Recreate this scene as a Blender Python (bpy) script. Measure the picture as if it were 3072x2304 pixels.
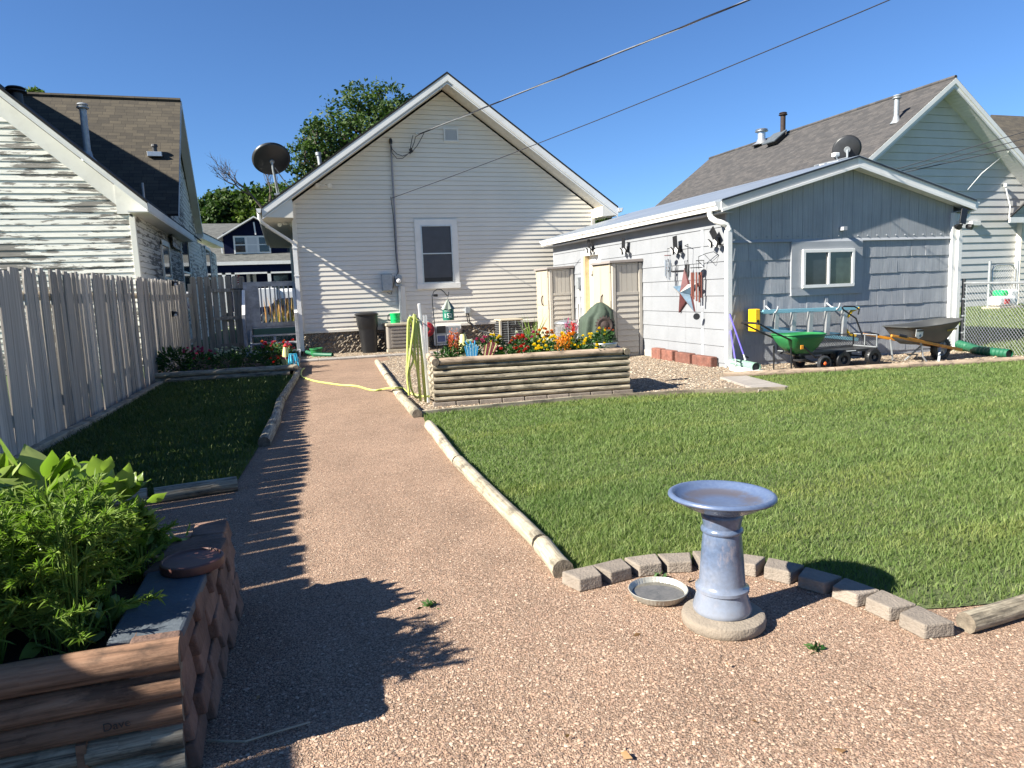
import bpy, bmesh, math, random
import numpy as np
from mathutils import Vector, Matrix
random.seed(7); RS = np.random.RandomState(11)
for o in list(bpy.data.objects): bpy.data.objects.remove(o)
SC = bpy.context.scene
COL = SC.collection
R = math.radians
# ---------------------------------------------------------------- camera, sky, sun, exposure
EYE = 1.36; FOC = 2131.0; PITCH, ROLL, YAW = 0.13009679, -0.0387335, 0.30516872
def _cam_axes():
    cp, sp, cr, sr = math.cos(PITCH), math.sin(PITCH), math.cos(ROLL), math.sin(ROLL)
    r = np.array([1, 0, 0.]); u = np.array([0, sp, cp]); f = np.array([0, cp, -sp])
    r, u = cr*r+sr*u, -sr*r+cr*u
    c, s = math.cos(YAW), math.sin(YAW)
    M = np.array([[c, s, 0], [-s, c, 0], [0, 0, 1]])
    return M@r, M@u, M@f
CR, CU, CF = _cam_axes()
cd = bpy.data.cameras.new('camera'); cam = bpy.data.objects.new('camera', cd); COL.objects.link(cam)
cd.sensor_width = 36; cd.lens = FOC/3072*36; cd.clip_start = 0.05; cd.clip_end = 2000
mw = Matrix.Identity(4)
for i in range(3):
    mw[i][0] = CR[i]; mw[i][1] = CU[i]; mw[i][2] = -CF[i]
mw[2][3] = EYE
cam.matrix_world = mw
SC.camera = cam
SUN = Vector((1.45, 0.25, -1.0)).normalized()
W = bpy.data.worlds.new('World'); SC.world = W; W.use_nodes = True
wn = W.node_tree; bgn = wn.nodes['Background']
sky = wn.nodes.new('ShaderNodeTexSky'); sky.sky_type = 'NISHITA'; sky.sun_disc = False
sky.sun_elevation = math.asin(-SUN.z); sky.sun_rotation = math.atan2(-SUN.x, -SUN.y)
sky.altitude = 1200; sky.air_density = 1.0; sky.dust_density = 0.35; sky.ozone_density = 2.2
tint = wn.nodes.new('ShaderNodeMix'); tint.data_type = 'RGBA'; tint.blend_type = 'MULTIPLY'; tint.inputs[0].default_value = 1.; tint.inputs[7].default_value = (.54, .78, 1.07, 1)
wn.links.new(sky.outputs[0], tint.inputs[6]); wn.links.new(tint.outputs[2], bgn.inputs[0]); bgn.inputs[1].default_value = 0.051
sl = bpy.data.lights.new('sun', 'SUN'); sl.energy = 5.0; sl.angle = R(0.53); sl.color = (1, .95, .85)
so = bpy.data.objects.new('sun', sl); COL.objects.link(so)
so.rotation_euler = SUN.to_track_quat('-Z', 'Y').to_euler()
SC.view_settings.view_transform = 'Standard'; SC.view_settings.look = 'None'
SC.view_settings.gamma = 1; SC.view_settings.exposure = 1.6

# ---------------------------------------------------------------- measuring helpers
# world axes follow the houses; these turn a sighting of the photograph into a point of the
# ground, of a wall facing the yard (known y) or of a side wall (known x)
def ray(x, y):
    x *= 3072/2212; y *= 3072/2212
    return (x-1536)/FOC*CR-(y-1152)/FOC*CU+CF
def gd(x, y, z=0.):
    d = ray(x, y); t = (z-EYE)/d[2]; return Vector((d[0]*t, d[1]*t, z))
def pyd(x, y, Y):
    d = ray(x, y); t = Y/d[1]; return Vector((d[0]*t, Y, EYE+d[2]*t))
def pxd(x, y, X):
    d = ray(x, y); t = X/d[0]; return Vector((X, d[1]*t, EYE+d[2]*t))
def V(*a): return Vector(a)

# ---------------------------------------------------------------- materials
def newmat(name):
    m = bpy.data.materials.new(name); m.use_nodes = True
    nt = m.node_tree; b = nt.nodes['Principled BSDF']
    return m, nt, b
def N(nt, typ, **k):
    n = nt.nodes.new(typ)
    for a, v in k.items():
        if a in n.inputs: n.inputs[a].default_value = v
        else: setattr(n, a, v)
    return n
def lk(nt, a, b): nt.links.new(a, b)
def mixc(nt, fac, a, b, blend='MIX'):
    n = nt.nodes.new('ShaderNodeMix'); n.data_type = 'RGBA'; n.blend_type = blend
    for i, v in ((0, fac), (6, a), (7, b)):
        if hasattr(v, 'links') or hasattr(v, 'is_linked'): nt.links.new(v, n.inputs[i])
        else: n.inputs[i].default_value = v if i == 0 else (*v[:3], 1)
    return n.outputs[2]
def ramp(nt, fac, stops, interp='LINEAR'):
    n = nt.nodes.new('ShaderNodeValToRGB'); cr = n.color_ramp; cr.interpolation = interp
    while len(cr.elements) > 1: cr.elements.remove(cr.elements[-1])
    cr.elements[0].position = stops[0][0]; cr.elements[0].color = (*stops[0][1], 1)
    for p, c in stops[1:]:
        e = cr.elements.new(p); e.color = (*c, 1)
    nt.links.new(fac, n.inputs[0]); return n.outputs[0]
def g3(v): return (v, v, v)
def coords(nt, kind='Object', scale=(1, 1, 1)):
    tc = nt.nodes.new('ShaderNodeTexCoord'); mp = nt.nodes.new('ShaderNodeMapping')
    mp.inputs['Scale'].default_value = scale
    nt.links.new(tc.outputs[kind], mp.inputs[0]); return mp.outputs[0]
def bump(nt, b, h, strength=.3, dist=.01):
    n = nt.nodes.new('ShaderNodeBump'); n.inputs['Strength'].default_value = strength
    n.inputs['Distance'].default_value = dist
    nt.links.new(h, n.inputs['Height']); nt.links.new(n.outputs[0], b.inputs['Normal'])
def noise(nt, co, scale, detail=4, rough=.55):
    n = N(nt, 'ShaderNodeTexNoise', Scale=scale, Detail=detail, Roughness=rough); nt.links.new(co, n.inputs['Vector']); return n.outputs['Fac']
def paint(name, c, rough=.5, var=.08, scale=3., metal=0., dirt=.0, dirtc=(.12, .1, .08), bmp=.05, bs=40., rnd=0., world=False):
    m, nt, b = newmat(name)
    co = coords(nt)
    if world:
        ge = nt.nodes.new('ShaderNodeNewGeometry'); co = ge.outputs['Position']
    f = noise(nt, co, scale)
    lo = [x*(1-var*1.6) for x in c]; hi = [min(1, x*(1+var)) for x in c]
    col = ramp(nt, f, [(.3, lo), (.7, hi)])
    if dirt:
        f2 = noise(nt, co, scale*2.7, 8, .7)
        d = ramp(nt, f2, [(.52, g3(0)), (.72, g3(dirt))])
        col = mixc(nt, d, col, dirtc)
    if rnd:
        oi = nt.nodes.new('ShaderNodeObjectInfo')
        rr = ramp(nt, oi.outputs['Random'], [(0, g3(1-rnd)), (1, g3(1))])
        col = mixc(nt, 1., col, rr, 'MULTIPLY')
    nt.links.new(col, b.inputs['Base Color'])
    b.inputs['Roughness'].default_value = rough; b.inputs['Metallic'].default_value = metal
    if bmp: bump(nt, b, noise(nt, co, bs, 3), bmp, .01)
    return m
def wood(name, stops, uv=False, axis=2, rnd=.3, streak=28., fine=90., bmp=.5, rough=.85, knots=False):
    """weathered timber: streaks run along one axis (or along u of the UV map)"""
    m, nt, b = newmat(name)
    sc = [streak]*3
    if uv: sc = [4., streak*1.1, 1]
    else: sc[axis] = 1.0
    co = coords(nt, 'UV' if uv else 'Object', sc)
    oi = nt.nodes.new('ShaderNodeObjectInfo')
    add = nt.nodes.new('ShaderNodeVectorMath'); add.operation = 'ADD'
    mul = nt.nodes.new('ShaderNodeMath'); mul.operation = 'MULTIPLY'; mul.inputs[1].default_value = 57.
    lk(nt, oi.outputs['Random'], mul.inputs[0]); lk(nt, co, add.inputs[0]); lk(nt, mul.outputs[0], add.inputs[1])
    co = add.outputs[0]
    f = noise(nt, co, 1., 8, .65)
    col = ramp(nt, f, stops)
    if knots:
        vo = N(nt, 'ShaderNodeTexVoronoi', Scale=.35); lk(nt, co, vo.inputs['Vector'])
        col = mixc(nt, ramp(nt, vo.outputs['Distance'], [(.03, g3(.85)), (.1, g3(0))]), col, (.05, .03, .02))
    rr = ramp(nt, oi.outputs['Random'], [(0, g3(1-rnd)), (1, g3(1))])
    col = mixc(nt, 1., col, rr, 'MULTIPLY')
    if uv:
        fl = noise(nt, coords(nt, 'Object', (3, 3, 9)), 1.4, 6, .7); col = mixc(nt, 1., col, ramp(nt, fl, [(.38, g3(.42)), (.5, g3(.95)), (.7, g3(1.12))]), 'MULTIPLY')
    lk(nt, col, b.inputs['Base Color']); b.inputs['Roughness'].default_value = rough
    bump(nt, b, f, bmp, .008)
    return m
def leafmat(name, c1, c2, c3, trans=.35, rough=.5, patch=False):
    m, nt, b = newmat(name)
    ge = nt.nodes.new('ShaderNodeNewGeometry')
    col = ramp(nt, ge.outputs['Random Per Island'], [(0, c1), (.5, c2), (1, c3)])
    if patch:
        mpn = nt.nodes.new('ShaderNodeMapping'); mpn.inputs['Scale'].default_value = (.35, 1.9, 1); mpn.inputs['Rotation'].default_value = (0, 0, .12); nt.links.new(ge.outputs['Position'], mpn.inputs[0]); f = noise(nt, mpn.outputs[0], 1.1, 5, .6); f2 = noise(nt, ge.outputs['Position'], 6., 3, .6)
        col = mixc(nt, 1., col, ramp(nt, f, [(.3, (.8, .88, .85)), (.5, (1, 1, 1)), (.7, (1.35, 1.15, 1.1))]), 'MULTIPLY')
        col = mixc(nt, 1., col, ramp(nt, f2, [(.3, g3(.85)), (.7, g3(1.15))]), 'MULTIPLY')
    lk(nt, col, b.inputs['Base Color']); b.inputs['Roughness'].default_value = rough
    b.inputs['Specular IOR Level'].default_value = .3
    tr = nt.nodes.new('ShaderNodeBsdfTranslucent')
    hs = mixc(nt, 1., col, (1.0, 1.25, .5), 'MULTIPLY'); lk(nt, hs, tr.inputs['Color'])
    mx = nt.nodes.new('ShaderNodeMixShader'); mx.inputs[0].default_value = trans
    lk(nt, b.outputs[0], mx.inputs[1]); lk(nt, tr.outputs[0], mx.inputs[2])
    lk(nt, mx.outputs[0], nt.nodes['Material Output'].inputs[0])
    return m
def gravel(name, cols, scale, big=(.8, 1.1), bstr=.8, dist=.006, dark=.35):
    m, nt, b = newmat(name)
    ge = nt.nodes.new('ShaderNodeNewGeometry'); co = ge.outputs['Position']
    # warp a little so cells are irregular
    nz = N(nt, 'ShaderNodeTexNoise', Scale=scale*.8, Detail=1.); lk(nt, co, nz.inputs['Vector'])
    mv = nt.nodes.new('ShaderNodeVectorMath'); mv.operation = 'MULTIPLY_ADD'
    mv.inputs[1].default_value = (.5/scale,)*3
    lk(nt, nz.outputs['Color'], mv.inputs[0]); lk(nt, co, mv.inputs[2])
    vo = N(nt, 'ShaderNodeTexVoronoi', Scale=scale, Randomness=1.); lk(nt, mv.outputs[0], vo.inputs['Vector'])
    sp = nt.nodes.new('ShaderNodeSeparateColor'); lk(nt, vo.outputs['Color'], sp.inputs[0])
    n = len(cols)
    col = ramp(nt, sp.outputs[0], [(i/n, c) for i, c in enumerate(cols)], 'CONSTANT')
    edge = ramp(nt, vo.outputs['Distance'], [(.35, g3(1)), (.85, g3(dark))])
    col = mixc(nt, 1., col, edge, 'MULTIPLY')
    f = noise(nt, co, .9, 6, .6)
    bg = ramp(nt, f, [(.3, g3(big[0])), (.7, g3(big[1]))])
    col = mixc(nt, 1., col, bg, 'MULTIPLY')
    fs = noise(nt, co, .55, 7, .68); fd = noise(nt, co, 3.5, 6, .7)
    col = mixc(nt, ramp(nt, fs, [(.5, g3(0)), (.7, g3(.3))]), col, [c*.82 for c in cols[len(cols)//2]])
    col = mixc(nt, 1., col, ramp(nt, fd, [(.3, g3(.82)), (.55, g3(1.)), (.75, g3(1.1))]), 'MULTIPLY')
    lk(nt, col, b.inputs['Base Color']); b.inputs['Roughness'].default_value = .9
    b.inputs['Specular IOR Level'].default_value = .2
    inv = ramp(nt, vo.outputs['Distance'], [(0., g3(1)), (.9, g3(0))])
    inv = mixc(nt, .5, inv, ramp(nt, noise(nt, co, scale*.22, 4, .7), [(.3, g3(0)), (.7, g3(1))]))
    bump(nt, b, inv, bstr, dist)
    return m
def shingle(name, c1, c2, c3, w=.33, h=.14, bstr=.8):
    m, nt, b = newmat(name)
    co = coords(nt, 'UV')
    br = N(nt, 'ShaderNodeTexBrick', Scale=1.); lk(nt, co, br.inputs['Vector'])
    br.inputs['Brick Width'].default_value = w; br.inputs['Row Height'].default_value = h
    br.inputs['Mortar Size'].default_value = .006; br.inputs['Mortar Smooth'].default_value = .3
    br.inputs['Bias'].default_value = 0.
    br.offset = .37; br.squash = .8; br.squash_frequency = 3
    br.inputs['Color1'].default_value = (*c1, 1); br.inputs['Color2'].default_value = (*c2, 1); br.inputs['Mortar'].default_value = (*c3, 1)
    nz = noise(nt, coords(nt, 'UV', (1, 1, 1)), 160., 3)
    col = mixc(nt, 1., br.outputs['Color'], ramp(nt, nz, [(.3, g3(.6)), (.7, g3(1.25))]), 'MULTIPLY')
    n2 = noise(nt, coords(nt, 'UV', (1, 4, 1)), 1.6, 4)
    col = mixc(nt, 1., col, ramp(nt, n2, [(.3, g3(.8)), (.7, g3(1.15))]), 'MULTIPLY')
    lk(nt, col, b.inputs['Base Color']); b.inputs['Roughness'].default_value = .95
    bump(nt, b, br.outputs['Fac'], -bstr, .01)
    return m
MT = {}
MT['siding'] = paint('cream_vinyl', (.67, .625, .54), .45, .03, 1.2, bmp=.03, bs=25)
MT['trim'] = paint('white_trim', (.66, .65, .61), .45, .05, 2., dirt=.25, dirtc=(.4, .38, .34))
MT['gutter'] = paint('white_aluminium', (.7, .69, .66), .35, .04, 2., dirt=.2, dirtc=(.45, .42, .36))
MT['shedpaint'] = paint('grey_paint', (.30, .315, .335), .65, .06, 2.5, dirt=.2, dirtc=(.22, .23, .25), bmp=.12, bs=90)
MT['shedside'] = paint('grey_paint_sun_dimmed', (.215, .223, .236), .65, .05, 2.5, dirt=.2, dirtc=(.17, .17, .17), bmp=.12, bs=90)  # same grey paint, colour darkened to offset the strong sun on the side wall
MT['rwall'] = paint('pale_grey_lap', (.5, .5, .485), .6, .04, 2.)
MT['navy'] = paint('navy_paint', (.005, .008, .028), .9, .1, 2.); MT['navy'].node_tree.nodes['Principled BSDF'].inputs['Specular IOR Level'].default_value = .1
MT['darkscreen'] = paint('insect_screen', (.05, .055, .065), .5, .1, 5.)
def glass(name, c=(.02, .025, .03), rough=.06):
    m, nt, b = newmat(name)
    f = noise(nt, coords(nt), 2.5, 3)
    lk(nt, ramp(nt, f, [(.35, [x*.6 for x in c]), (.7, [x*1.6 for x in c])]), b.inputs['Base Color'])
    b.inputs['Roughness'].default_value = rough; b.inputs['Specular IOR Level'].default_value = .8; return m
MT['glass'] = glass('window_glass'); MT['glassgreen'] = glass('green_glass', (.05, .07, .06))
MT['black'] = paint('black_plastic', (.012, .012, .013), .45, .2, 8.)
MT['blackmetal'] = paint('black_metal', (.01, .01, .011), .4, .2, 12.)
MT['darkgrey'] = paint('dark_grey', (.03, .031, .034), .4, .15, 6.)
MT['steel'] = paint('galvanised_steel', (.5, .52, .54), .35, .15, 9., metal=.8)
MT['galv'] = paint('dull_zinc', (.35, .37, .38), .5, .12, 14., metal=.5)
MT['concrete'] = paint('concrete', (.33, .3, .26), .9, .12, 5., dirt=.4, dirtc=(.17, .14, .11), bmp=.4, bs=90)
MT['plinth'] = paint('stained_concrete', (.24, .2, .155), .9, .15, 9., dirt=.4, dirtc=(.13, .1, .075), bmp=.5, bs=90)
MT['paver'] = paint('paver', (.3, .27, .24), .9, .1, 5., bmp=.3, bs=120, rnd=.25)
MT['edgeblock'] = paint('edging_block', (.25, .21, .17), .95, .15, 10., dirt=.45, dirtc=(.12, .1, .085), bmp=.7, bs=110, rnd=.25)
MT['brickred'] = paint('red_brick', (.19, .075, .052), .9, .2, 9., dirt=.4, dirtc=(.35, .25, .2), bmp=.5, bs=90, rnd=.3)
MT['roofdark'] = shingle('dark_shingle', (.045, .042, .04), (.03, .03, .032), (.01, .01, .01))
MT['roofbrown'] = shingle('brown_shingle', (.085, .07, .048), (.05, .042, .031), (.018, .015, .012))
MT['roofgrey'] = shingle('grey_shingle', (.075, .068, .064), (.042, .04, .04), (.022, .021, .02), .28, .13, .5)
MT['roofmetal'] = paint('grey_metal_roof', (.22, .25, .29), .45, .06, 1.5, metal=.3)
MT['roofblue'] = shingle('weathered_shingle', (.12, .122, .112), (.075, .077, .072), (.04, .04, .038), .3, .15, .4)
MT['fence'] = wood('weathered_fence', [(.25, (.13, .115, .1)), (.42, (.42, .38, .325)), (.62, (.62, .565, .49)), (.85, (.74, .69, .6))], axis=2, rnd=.5, streak=34)
MT['gatewood'] = wood('weathered_gate', [(.25, (.14, .11, .085)), (.5, (.42, .35, .28)), (.8, (.6, .52, .43))], axis=2, rnd=.35, streak=22)
MT['log'] = wood('pale_log', [(.28, (.15, .125, .085)), (.42, (.33, .285, .2)), (.6, (.46, .4, .3)), (.8, (.54, .47, .36))], uv=True, rnd=.25, streak=70)
MT['loggrey'] = wood('grey_log', [(.3, (.05, .04, .028)), (.43, (.24, .2, .14)), (.58, (.45, .39, .28)), (.8, (.6, .53, .4))], uv=True, rnd=.3, streak=80, knots=True)
MT['logtan'] = wood('tan_log', [(.3, (.2, .14, .09)), (.5, (.36, .27, .19)), (.8, (.47, .38, .29))], uv=True, rnd=.12, streak=60, knots=True)
MT['logred'] = wood('red_cedar_log', [(.3, (.1, .05, .025)), (.5, (.26, .14, .08)), (.8, (.38, .23, .14))], uv=True, rnd=.15, streak=60, knots=True)
MT['logend'] = paint('log_end_grain', (.16, .13, .095), .95, .3, 30., bmp=.6, bs=140)
MT['deckpaint'] = paint('worn_deck_paint', (.3, .31, .33), .8, .2, 6., dirt=.6, dirtc=(.14, .13, .12))
MT['soil'] = paint('dark_soil', (.035, .024, .016), 1., .4, 12., bmp=1., bs=60)
MT['resin'] = paint('beige_resin', (.37, .325, .245), .5, .03, 3.)
MT['resingrey'] = paint('taupe_resin', (.42, .385, .33), .55, .04, 3.)
MT['resindark'] = paint('dark_taupe_resin', (.22, .195, .165), .55, .05, 3.)
MT['resinlid'] = paint('brown_grey_resin', (.2, .175, .16), .6, .05, 3.)
MT['green'] = paint('green_plastic', (.02, .17, .05), .45, .08, 5.)
MT['brightgreen'] = paint('bright_green_plastic', (.0, .42, .1), .4, .06, 5.)
MT['yellow'] = paint('yellow_plastic', (.7, .42, .01), .4, .05, 6.)
MT['orangewood'] = paint('orange_painted_wood', (.55, .22, .015), .5, .12, 9., dirt=.3)
MT['ladder'] = paint('pale_blue_fibreglass', (.2, .42, .5), .45, .06, 6.)
MT['alu'] = paint('aluminium', (.55, .56, .56), .35, .08, 12., metal=.7)
MT['tray'] = paint('graphite_plastic', (.06, .062, .061), .5, .1, 3., dirt=.1, dirtc=(.15, .14, .12))
MT['purple'] = paint('purple_enamel', (.1, .08, .38), .4, .08, 6.)
MT['hose'] = paint('lime_hose', (.44, .49, .13), .5, .06, 12.)
MT['pipegreen'] = paint('dark_green_pipe', (.01, .1, .05), .5, .1, 9.)
MT['pipepale'] = paint('sage_pipe', (.17, .28, .22), .6, .1, 9.)
MT['cover'] = paint('green_canvas', (.042, .062, .042), .8, .15, 6., bmp=.3, bs=15)
MT['rust'] = paint('rusted_metal', (.03, .017, .013), .8, .3, 14., bmp=.4, bs=60)
MT['starred'] = paint('barn_red_tin', (.11, .03, .032), .7, .25, 12., dirt=.4)
MT['starwhite'] = paint('white_tin', (.4, .38, .35), .7, .15, 12., dirt=.4)
MT['starblue'] = paint('blue_tin', (.06, .11, .16), .7, .25, 12., dirt=.4)
MT['copper'] = paint('copper_tube', (.22, .08, .06), .4, .1, 9., metal=.4)
MT['wire'] = paint('wire_black', (.012, .013, .02), .5, .1, 9.)
MT['wiregrey'] = paint('wire_grey', (.25, .25, .27), .5, .1, 9.)
MT['bark'] = paint('bark', (.09, .07, .055), .95, .3, 9., bmp=1., bs=30)
MT['redp'] = paint('red_plastic', (.5, .03, .03), .45, .05, 9.)
MT['whitep'] = paint('white_plastic', (.7, .7, .68), .45, .04, 9.)
MT['terracotta'] = paint('terracotta', (.11, .045, .035), .55, .12, 9., dirt=.2)
MT['slate'] = paint('slate_cap', (.07, .085, .1), .75, .15, 8., bmp=.3, bs=60)
MT['stone'] = paint('sandstone_block', (.22, .128, .092), .95, .25, 8., dirt=.35, dirtc=(.09, .06, .045), bmp=.8, bs=50, rnd=.35)
MT['leafbig'] = leafmat('broad_leaf', (.13, .2, .03), (.2, .27, .055), (.32, .38, .13), .4, .35)
MT['leaffeather'] = leafmat('feathery_leaf', (.1, .17, .022), (.155, .235, .04), (.23, .3, .07), .4, .6)
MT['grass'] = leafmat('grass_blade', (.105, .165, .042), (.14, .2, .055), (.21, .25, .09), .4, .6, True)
MT['grassshade'] = leafmat('grass_shade', (.05, .08, .02), (.08, .12, .03), (.12, .15, .05), .3, .5, True)  # lawn blades again, shade of the side strip put into the colour
MT['grassfar'] = leafmat('grass_far', (.08, .125, .03), (.12, .17, .05), (.2, .22, .09), .3, .5)
MT['tree'] = leafmat('tree_leaf', (.025, .05, .012), (.042, .078, .018), (.07, .11, .026), .3, .6)
MT['tree2'] = leafmat('tree_leaf_yellow', (.045, .085, .012), (.08, .12, .018), (.12, .16, .03), .3, .6)
MT['plant'] = leafmat('flower_foliage', (.015, .05, .01), (.03, .085, .018), (.06, .12, .03), .25, .55)
# ---------------------------------------------------------------- geometry helpers
class MB:
    def __init__(s): s.v = []; s.f = []; s.uv = []; s.mi = []; s.cur = 0
    def add(s, vs, fs, uvs=None):
        b = len(s.v); s.v += [tuple(p) for p in vs]
        for i, f in enumerate(fs):
            s.f.append([b+j for j in f]); s.uv.append(uvs[i] if uvs else None); s.mi.append(s.cur)
        return s
    def box(s, a, b, rot=0., piv=None):
        x0, y0, z0 = a; x1, y1, z1 = b
        vs = [V(x, y, z) for z in (z0, z1) for y in (y0, y1) for x in (x0, x1)]
        if rot:
            piv = V(*piv) if piv is not None else V((x0+x1)/2, (y0+y1)/2, (z0+z1)/2)
            M = Matrix.Rotation(rot, 3, 'Z'); vs = [M@(p-piv)+piv for p in vs]
        return s.hexa(vs)
    def hexa(s, vs):
        return s.add(vs, [(0, 2, 3, 1), (4, 5, 7, 6), (0, 1, 5, 4), (2, 6, 7, 3), (0, 4, 6, 2), (1, 3, 7, 5)])
    def beam(s, p, q, w, h, up=V(0, 0, 1)):
        """rectangular bar from p to q"""
        p, q = Vector(p), Vector(q); d = (q-p).normalized(); sd = d.cross(up)
        if sd.length < 1e-4: sd = d.cross(V(0, 1, 0))
        sd.normalize(); u = sd.cross(d).normalized()
        c = lambda e, a, b: e+sd*a*w/2+u*b*h/2
        vs = [c(p, -1, -1), c(p, 1, -1), c(q, -1, -1), c(q, 1, -1), c(p, -1, 1), c(p, 1, 1), c(q, -1, 1), c(q, 1, 1)]
        return s.hexa(vs)
    def tube(s, pts, r, n=8, cap=True, closed=False):
        pts = [Vector(p) for p in pts]; L = len(pts)
        rs = r if isinstance(r, (list, tuple)) else [r]*L
        rings = []; dist = 0; ds = []; prev = None
        for i, p in enumerate(pts):
            if closed: t = (pts[(i+1) % L]-pts[i-1])
            else: t = pts[min(i+1, L-1)]-pts[max(i-1, 0)]
            t.normalize()
            if prev is None:
                a = t.cross(V(0, 0, 1))
                if a.length < .05: a = t.cross(V(0, 1, 0))
            else: a = prev-t*prev.dot(t)
            a.normalize(); prev = a; b = t.cross(a)
            rings.append([p+(a*math.cos(k*2*math.pi/n)+b*math.sin(k*2*math.pi/n))*rs[i] for k in range(n)])
            if i: dist += (p-pts[i-1]).length
            ds.append(dist)
        vs = [q for rg in rings for q in rg]; fs = []; uv = []
        for i in range(L if closed else L-1):
            j = (i+1) % L
            for k in range(n):
                k2 = (k+1) % n
                fs.append((i*n+k, i*n+k2, j*n+k2, j*n+k))
                u0, u1 = ds[i], ds[j] if j else ds[i]+.1; w = rs[i]*6.283/n
                uv.append([(u0, k*w), (u0, (k+1)*w), (u1, (k+1)*w), (u1, k*w)])
        if cap and not closed:
            fs.append(tuple(range(n-1, -1, -1))); uv.append([(0, 0)]*n)
            fs.append(tuple((L-1)*n+k for k in range(n))); uv.append([(0, 0)]*n)
        return s.add(vs, fs, uv)
    def cyl(s, p, q, r, r2=None, n=16): return s.tube([p, q], [r, r if r2 is None else r2], n)
    def lathe(s, c, prof, n=32, axis=V(0, 0, 1), capb=True, capt=False):
        c = Vector(c); ax = Vector(axis).normalized()
        a = ax.cross(V(0, 1, 0)) if abs(ax.y) < .9 else ax.cross(V(1, 0, 0)); a.normalize(); b = ax.cross(a)
        vs = []
        for r, z in prof:
            for k in range(n):
                t = 2*math.pi*k/n; vs.append(c+ax*z+(a*math.cos(t)+b*math.sin(t))*r)
        fs = []; uv = []
        for i in range(len(prof)-1):
            for k in range(n):
                k2 = (k+1) % n; fs.append((i*n+k, i*n+k2, (i+1)*n+k2, (i+1)*n+k))
                uv.append([(k/n, prof[i][1]), ((k+1)/n, prof[i][1]), ((k+1)/n, prof[i+1][1]), (k/n, prof[i+1][1])])
        if capb: fs.append(tuple(range(n-1, -1, -1))); uv.append([(0, 0)]*n)
        if capt: fs.append(tuple((len(prof)-1)*n+k for k in range(n))); uv.append([(0, 0)]*n)
        return s.add(vs, fs, uv)
    def prism(s, poly, d):
        """polygon (list of points) pushed along d"""
        n = len(poly); d = Vector(d); vs = [Vector(p) for p in poly]+[Vector(p)+d for p in poly]
        fs = [tuple(range(n-1, -1, -1)), tuple(range(n, 2*n))]+[(i, (i+1) % n, n+(i+1) % n, n+i) for i in range(n)]
        return s.add(vs, fs)
    def quad(s, a, b, c, d, uv=None): return s.add([a, b, c, d], [(0, 1, 2, 3)], [uv] if uv else None)
    def build(s, name, mat, parent=None, smooth=False, bevel=0., fixn=True, seg=2):
        me = bpy.data.meshes.new(name)
        off = Vector(parent['_w']) if parent is not None and '_w' in parent else V(0, 0, 0)
        me.from_pydata([(p[0]-off.x, p[1]-off.y, p[2]-off.z) for p in s.v], [], s.f)
        mats = mat if isinstance(mat, (list, tuple)) else [mat]
        for m in mats: me.materials.append(MT[m] if isinstance(m, str) else m)
        if len(mats) > 1: me.polygons.foreach_set('material_index', s.mi)
        if any(u is not None for u in s.uv):
            ul = me.uv_layers.new(name='uv'); li = 0
            for fi, f in enumerate(s.f):
                u = s.uv[fi]
                for k in range(len(f)):
                    ul.data[li].uv = u[k] if u else (s.v[f[k]][0], s.v[f[k]][2]); li += 1
        if fixn:
            bm = bmesh.new(); bm.from_mesh(me)
            if bevel: bmesh.ops.remove_doubles(bm, verts=bm.verts, dist=1e-5)
            bmesh.ops.recalc_face_normals(bm, faces=bm.faces); bm.to_mesh(me); bm.free()
        if smooth:
            me.polygons.foreach_set('use_smooth', [len(f.vertices) <= 4 for f in me.polygons])
        o = bpy.data.objects.new(name, me); COL.objects.link(o)
        if smooth and smooth != 'all':
            try: me.set_sharp_from_angle(angle=R(smooth if smooth is not True else 40))
            except Exception: pass
        if parent is not None:
            o.parent = parent
            if '_w' in parent: o['_w'] = list(parent['_w'])
        if bevel:
            bv = o.modifiers.new('bevel', 'BEVEL'); bv.width = bevel; bv.segments = seg; bv.limit_method = 'ANGLE'; bv.angle_limit = R(40)
        return o
def tag(o, label=None, cat=None, group=None, kind=None):
    if label: o['label'] = label
    if cat: o['category'] = cat
    if group: o['group'] = group
    if kind: o['kind'] = kind
    return o
def thing(name, label, cat, loc=(0, 0, 0), group=None):
    o = bpy.data.objects.new(name, None); COL.objects.link(o); o.empty_display_size = .1
    o.location = loc; o['_w'] = list(loc)
    return tag(o, label, cat, group)
def copy_thing(o, loc, rz=0., label=None, sc=None, rx=None):
    c = o.copy(); COL.objects.link(c); c.location = loc; c.rotation_euler = (rx or 0., 0, rz)
    if sc: c.scale = (sc,)*3 if not hasattr(sc, '__len__') else sc
    if label: c['label'] = label
    for ch in [k for k in bpy.data.objects if k.parent == o]:
        d = ch.copy(); COL.objects.link(d); d.parent = c
        for g in [k for k in bpy.data.objects if k.parent == ch]:
            e = g.copy(); COL.objects.link(e); e.parent = d
    return c
def npmesh(name, verts, faces_flat, sizes, mat, parent=None, smooth=False):
    me = bpy.data.meshes.new(name); nv = len(verts); nf = len(sizes)
    me.vertices.add(nv); me.vertices.foreach_set('co', np.asarray(verts, np.float32).ravel())
    me.loops.add(len(faces_flat)); me.loops.foreach_set('vertex_index', np.asarray(faces_flat, np.int32))
    me.polygons.add(nf); st = np.concatenate([[0], np.cumsum(sizes)[:-1]]).astype(np.int32)
    me.polygons.foreach_set('loop_start', st)
    try: me.polygons.foreach_set('loop_total', np.asarray(sizes, np.int32))
    except Exception: pass
    me.materials.append(MT[mat] if isinstance(mat, str) else mat)
    if smooth: me.polygons.foreach_set('use_smooth', np.ones(nf, bool))
    me.update(calc_edges=True); me.validate()
    o = bpy.data.objects.new(name, me); COL.objects.link(o)
    if parent is not None:
        o.parent = parent
        if '_w' in parent: o['_w'] = list(parent['_w'])
    return o
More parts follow.
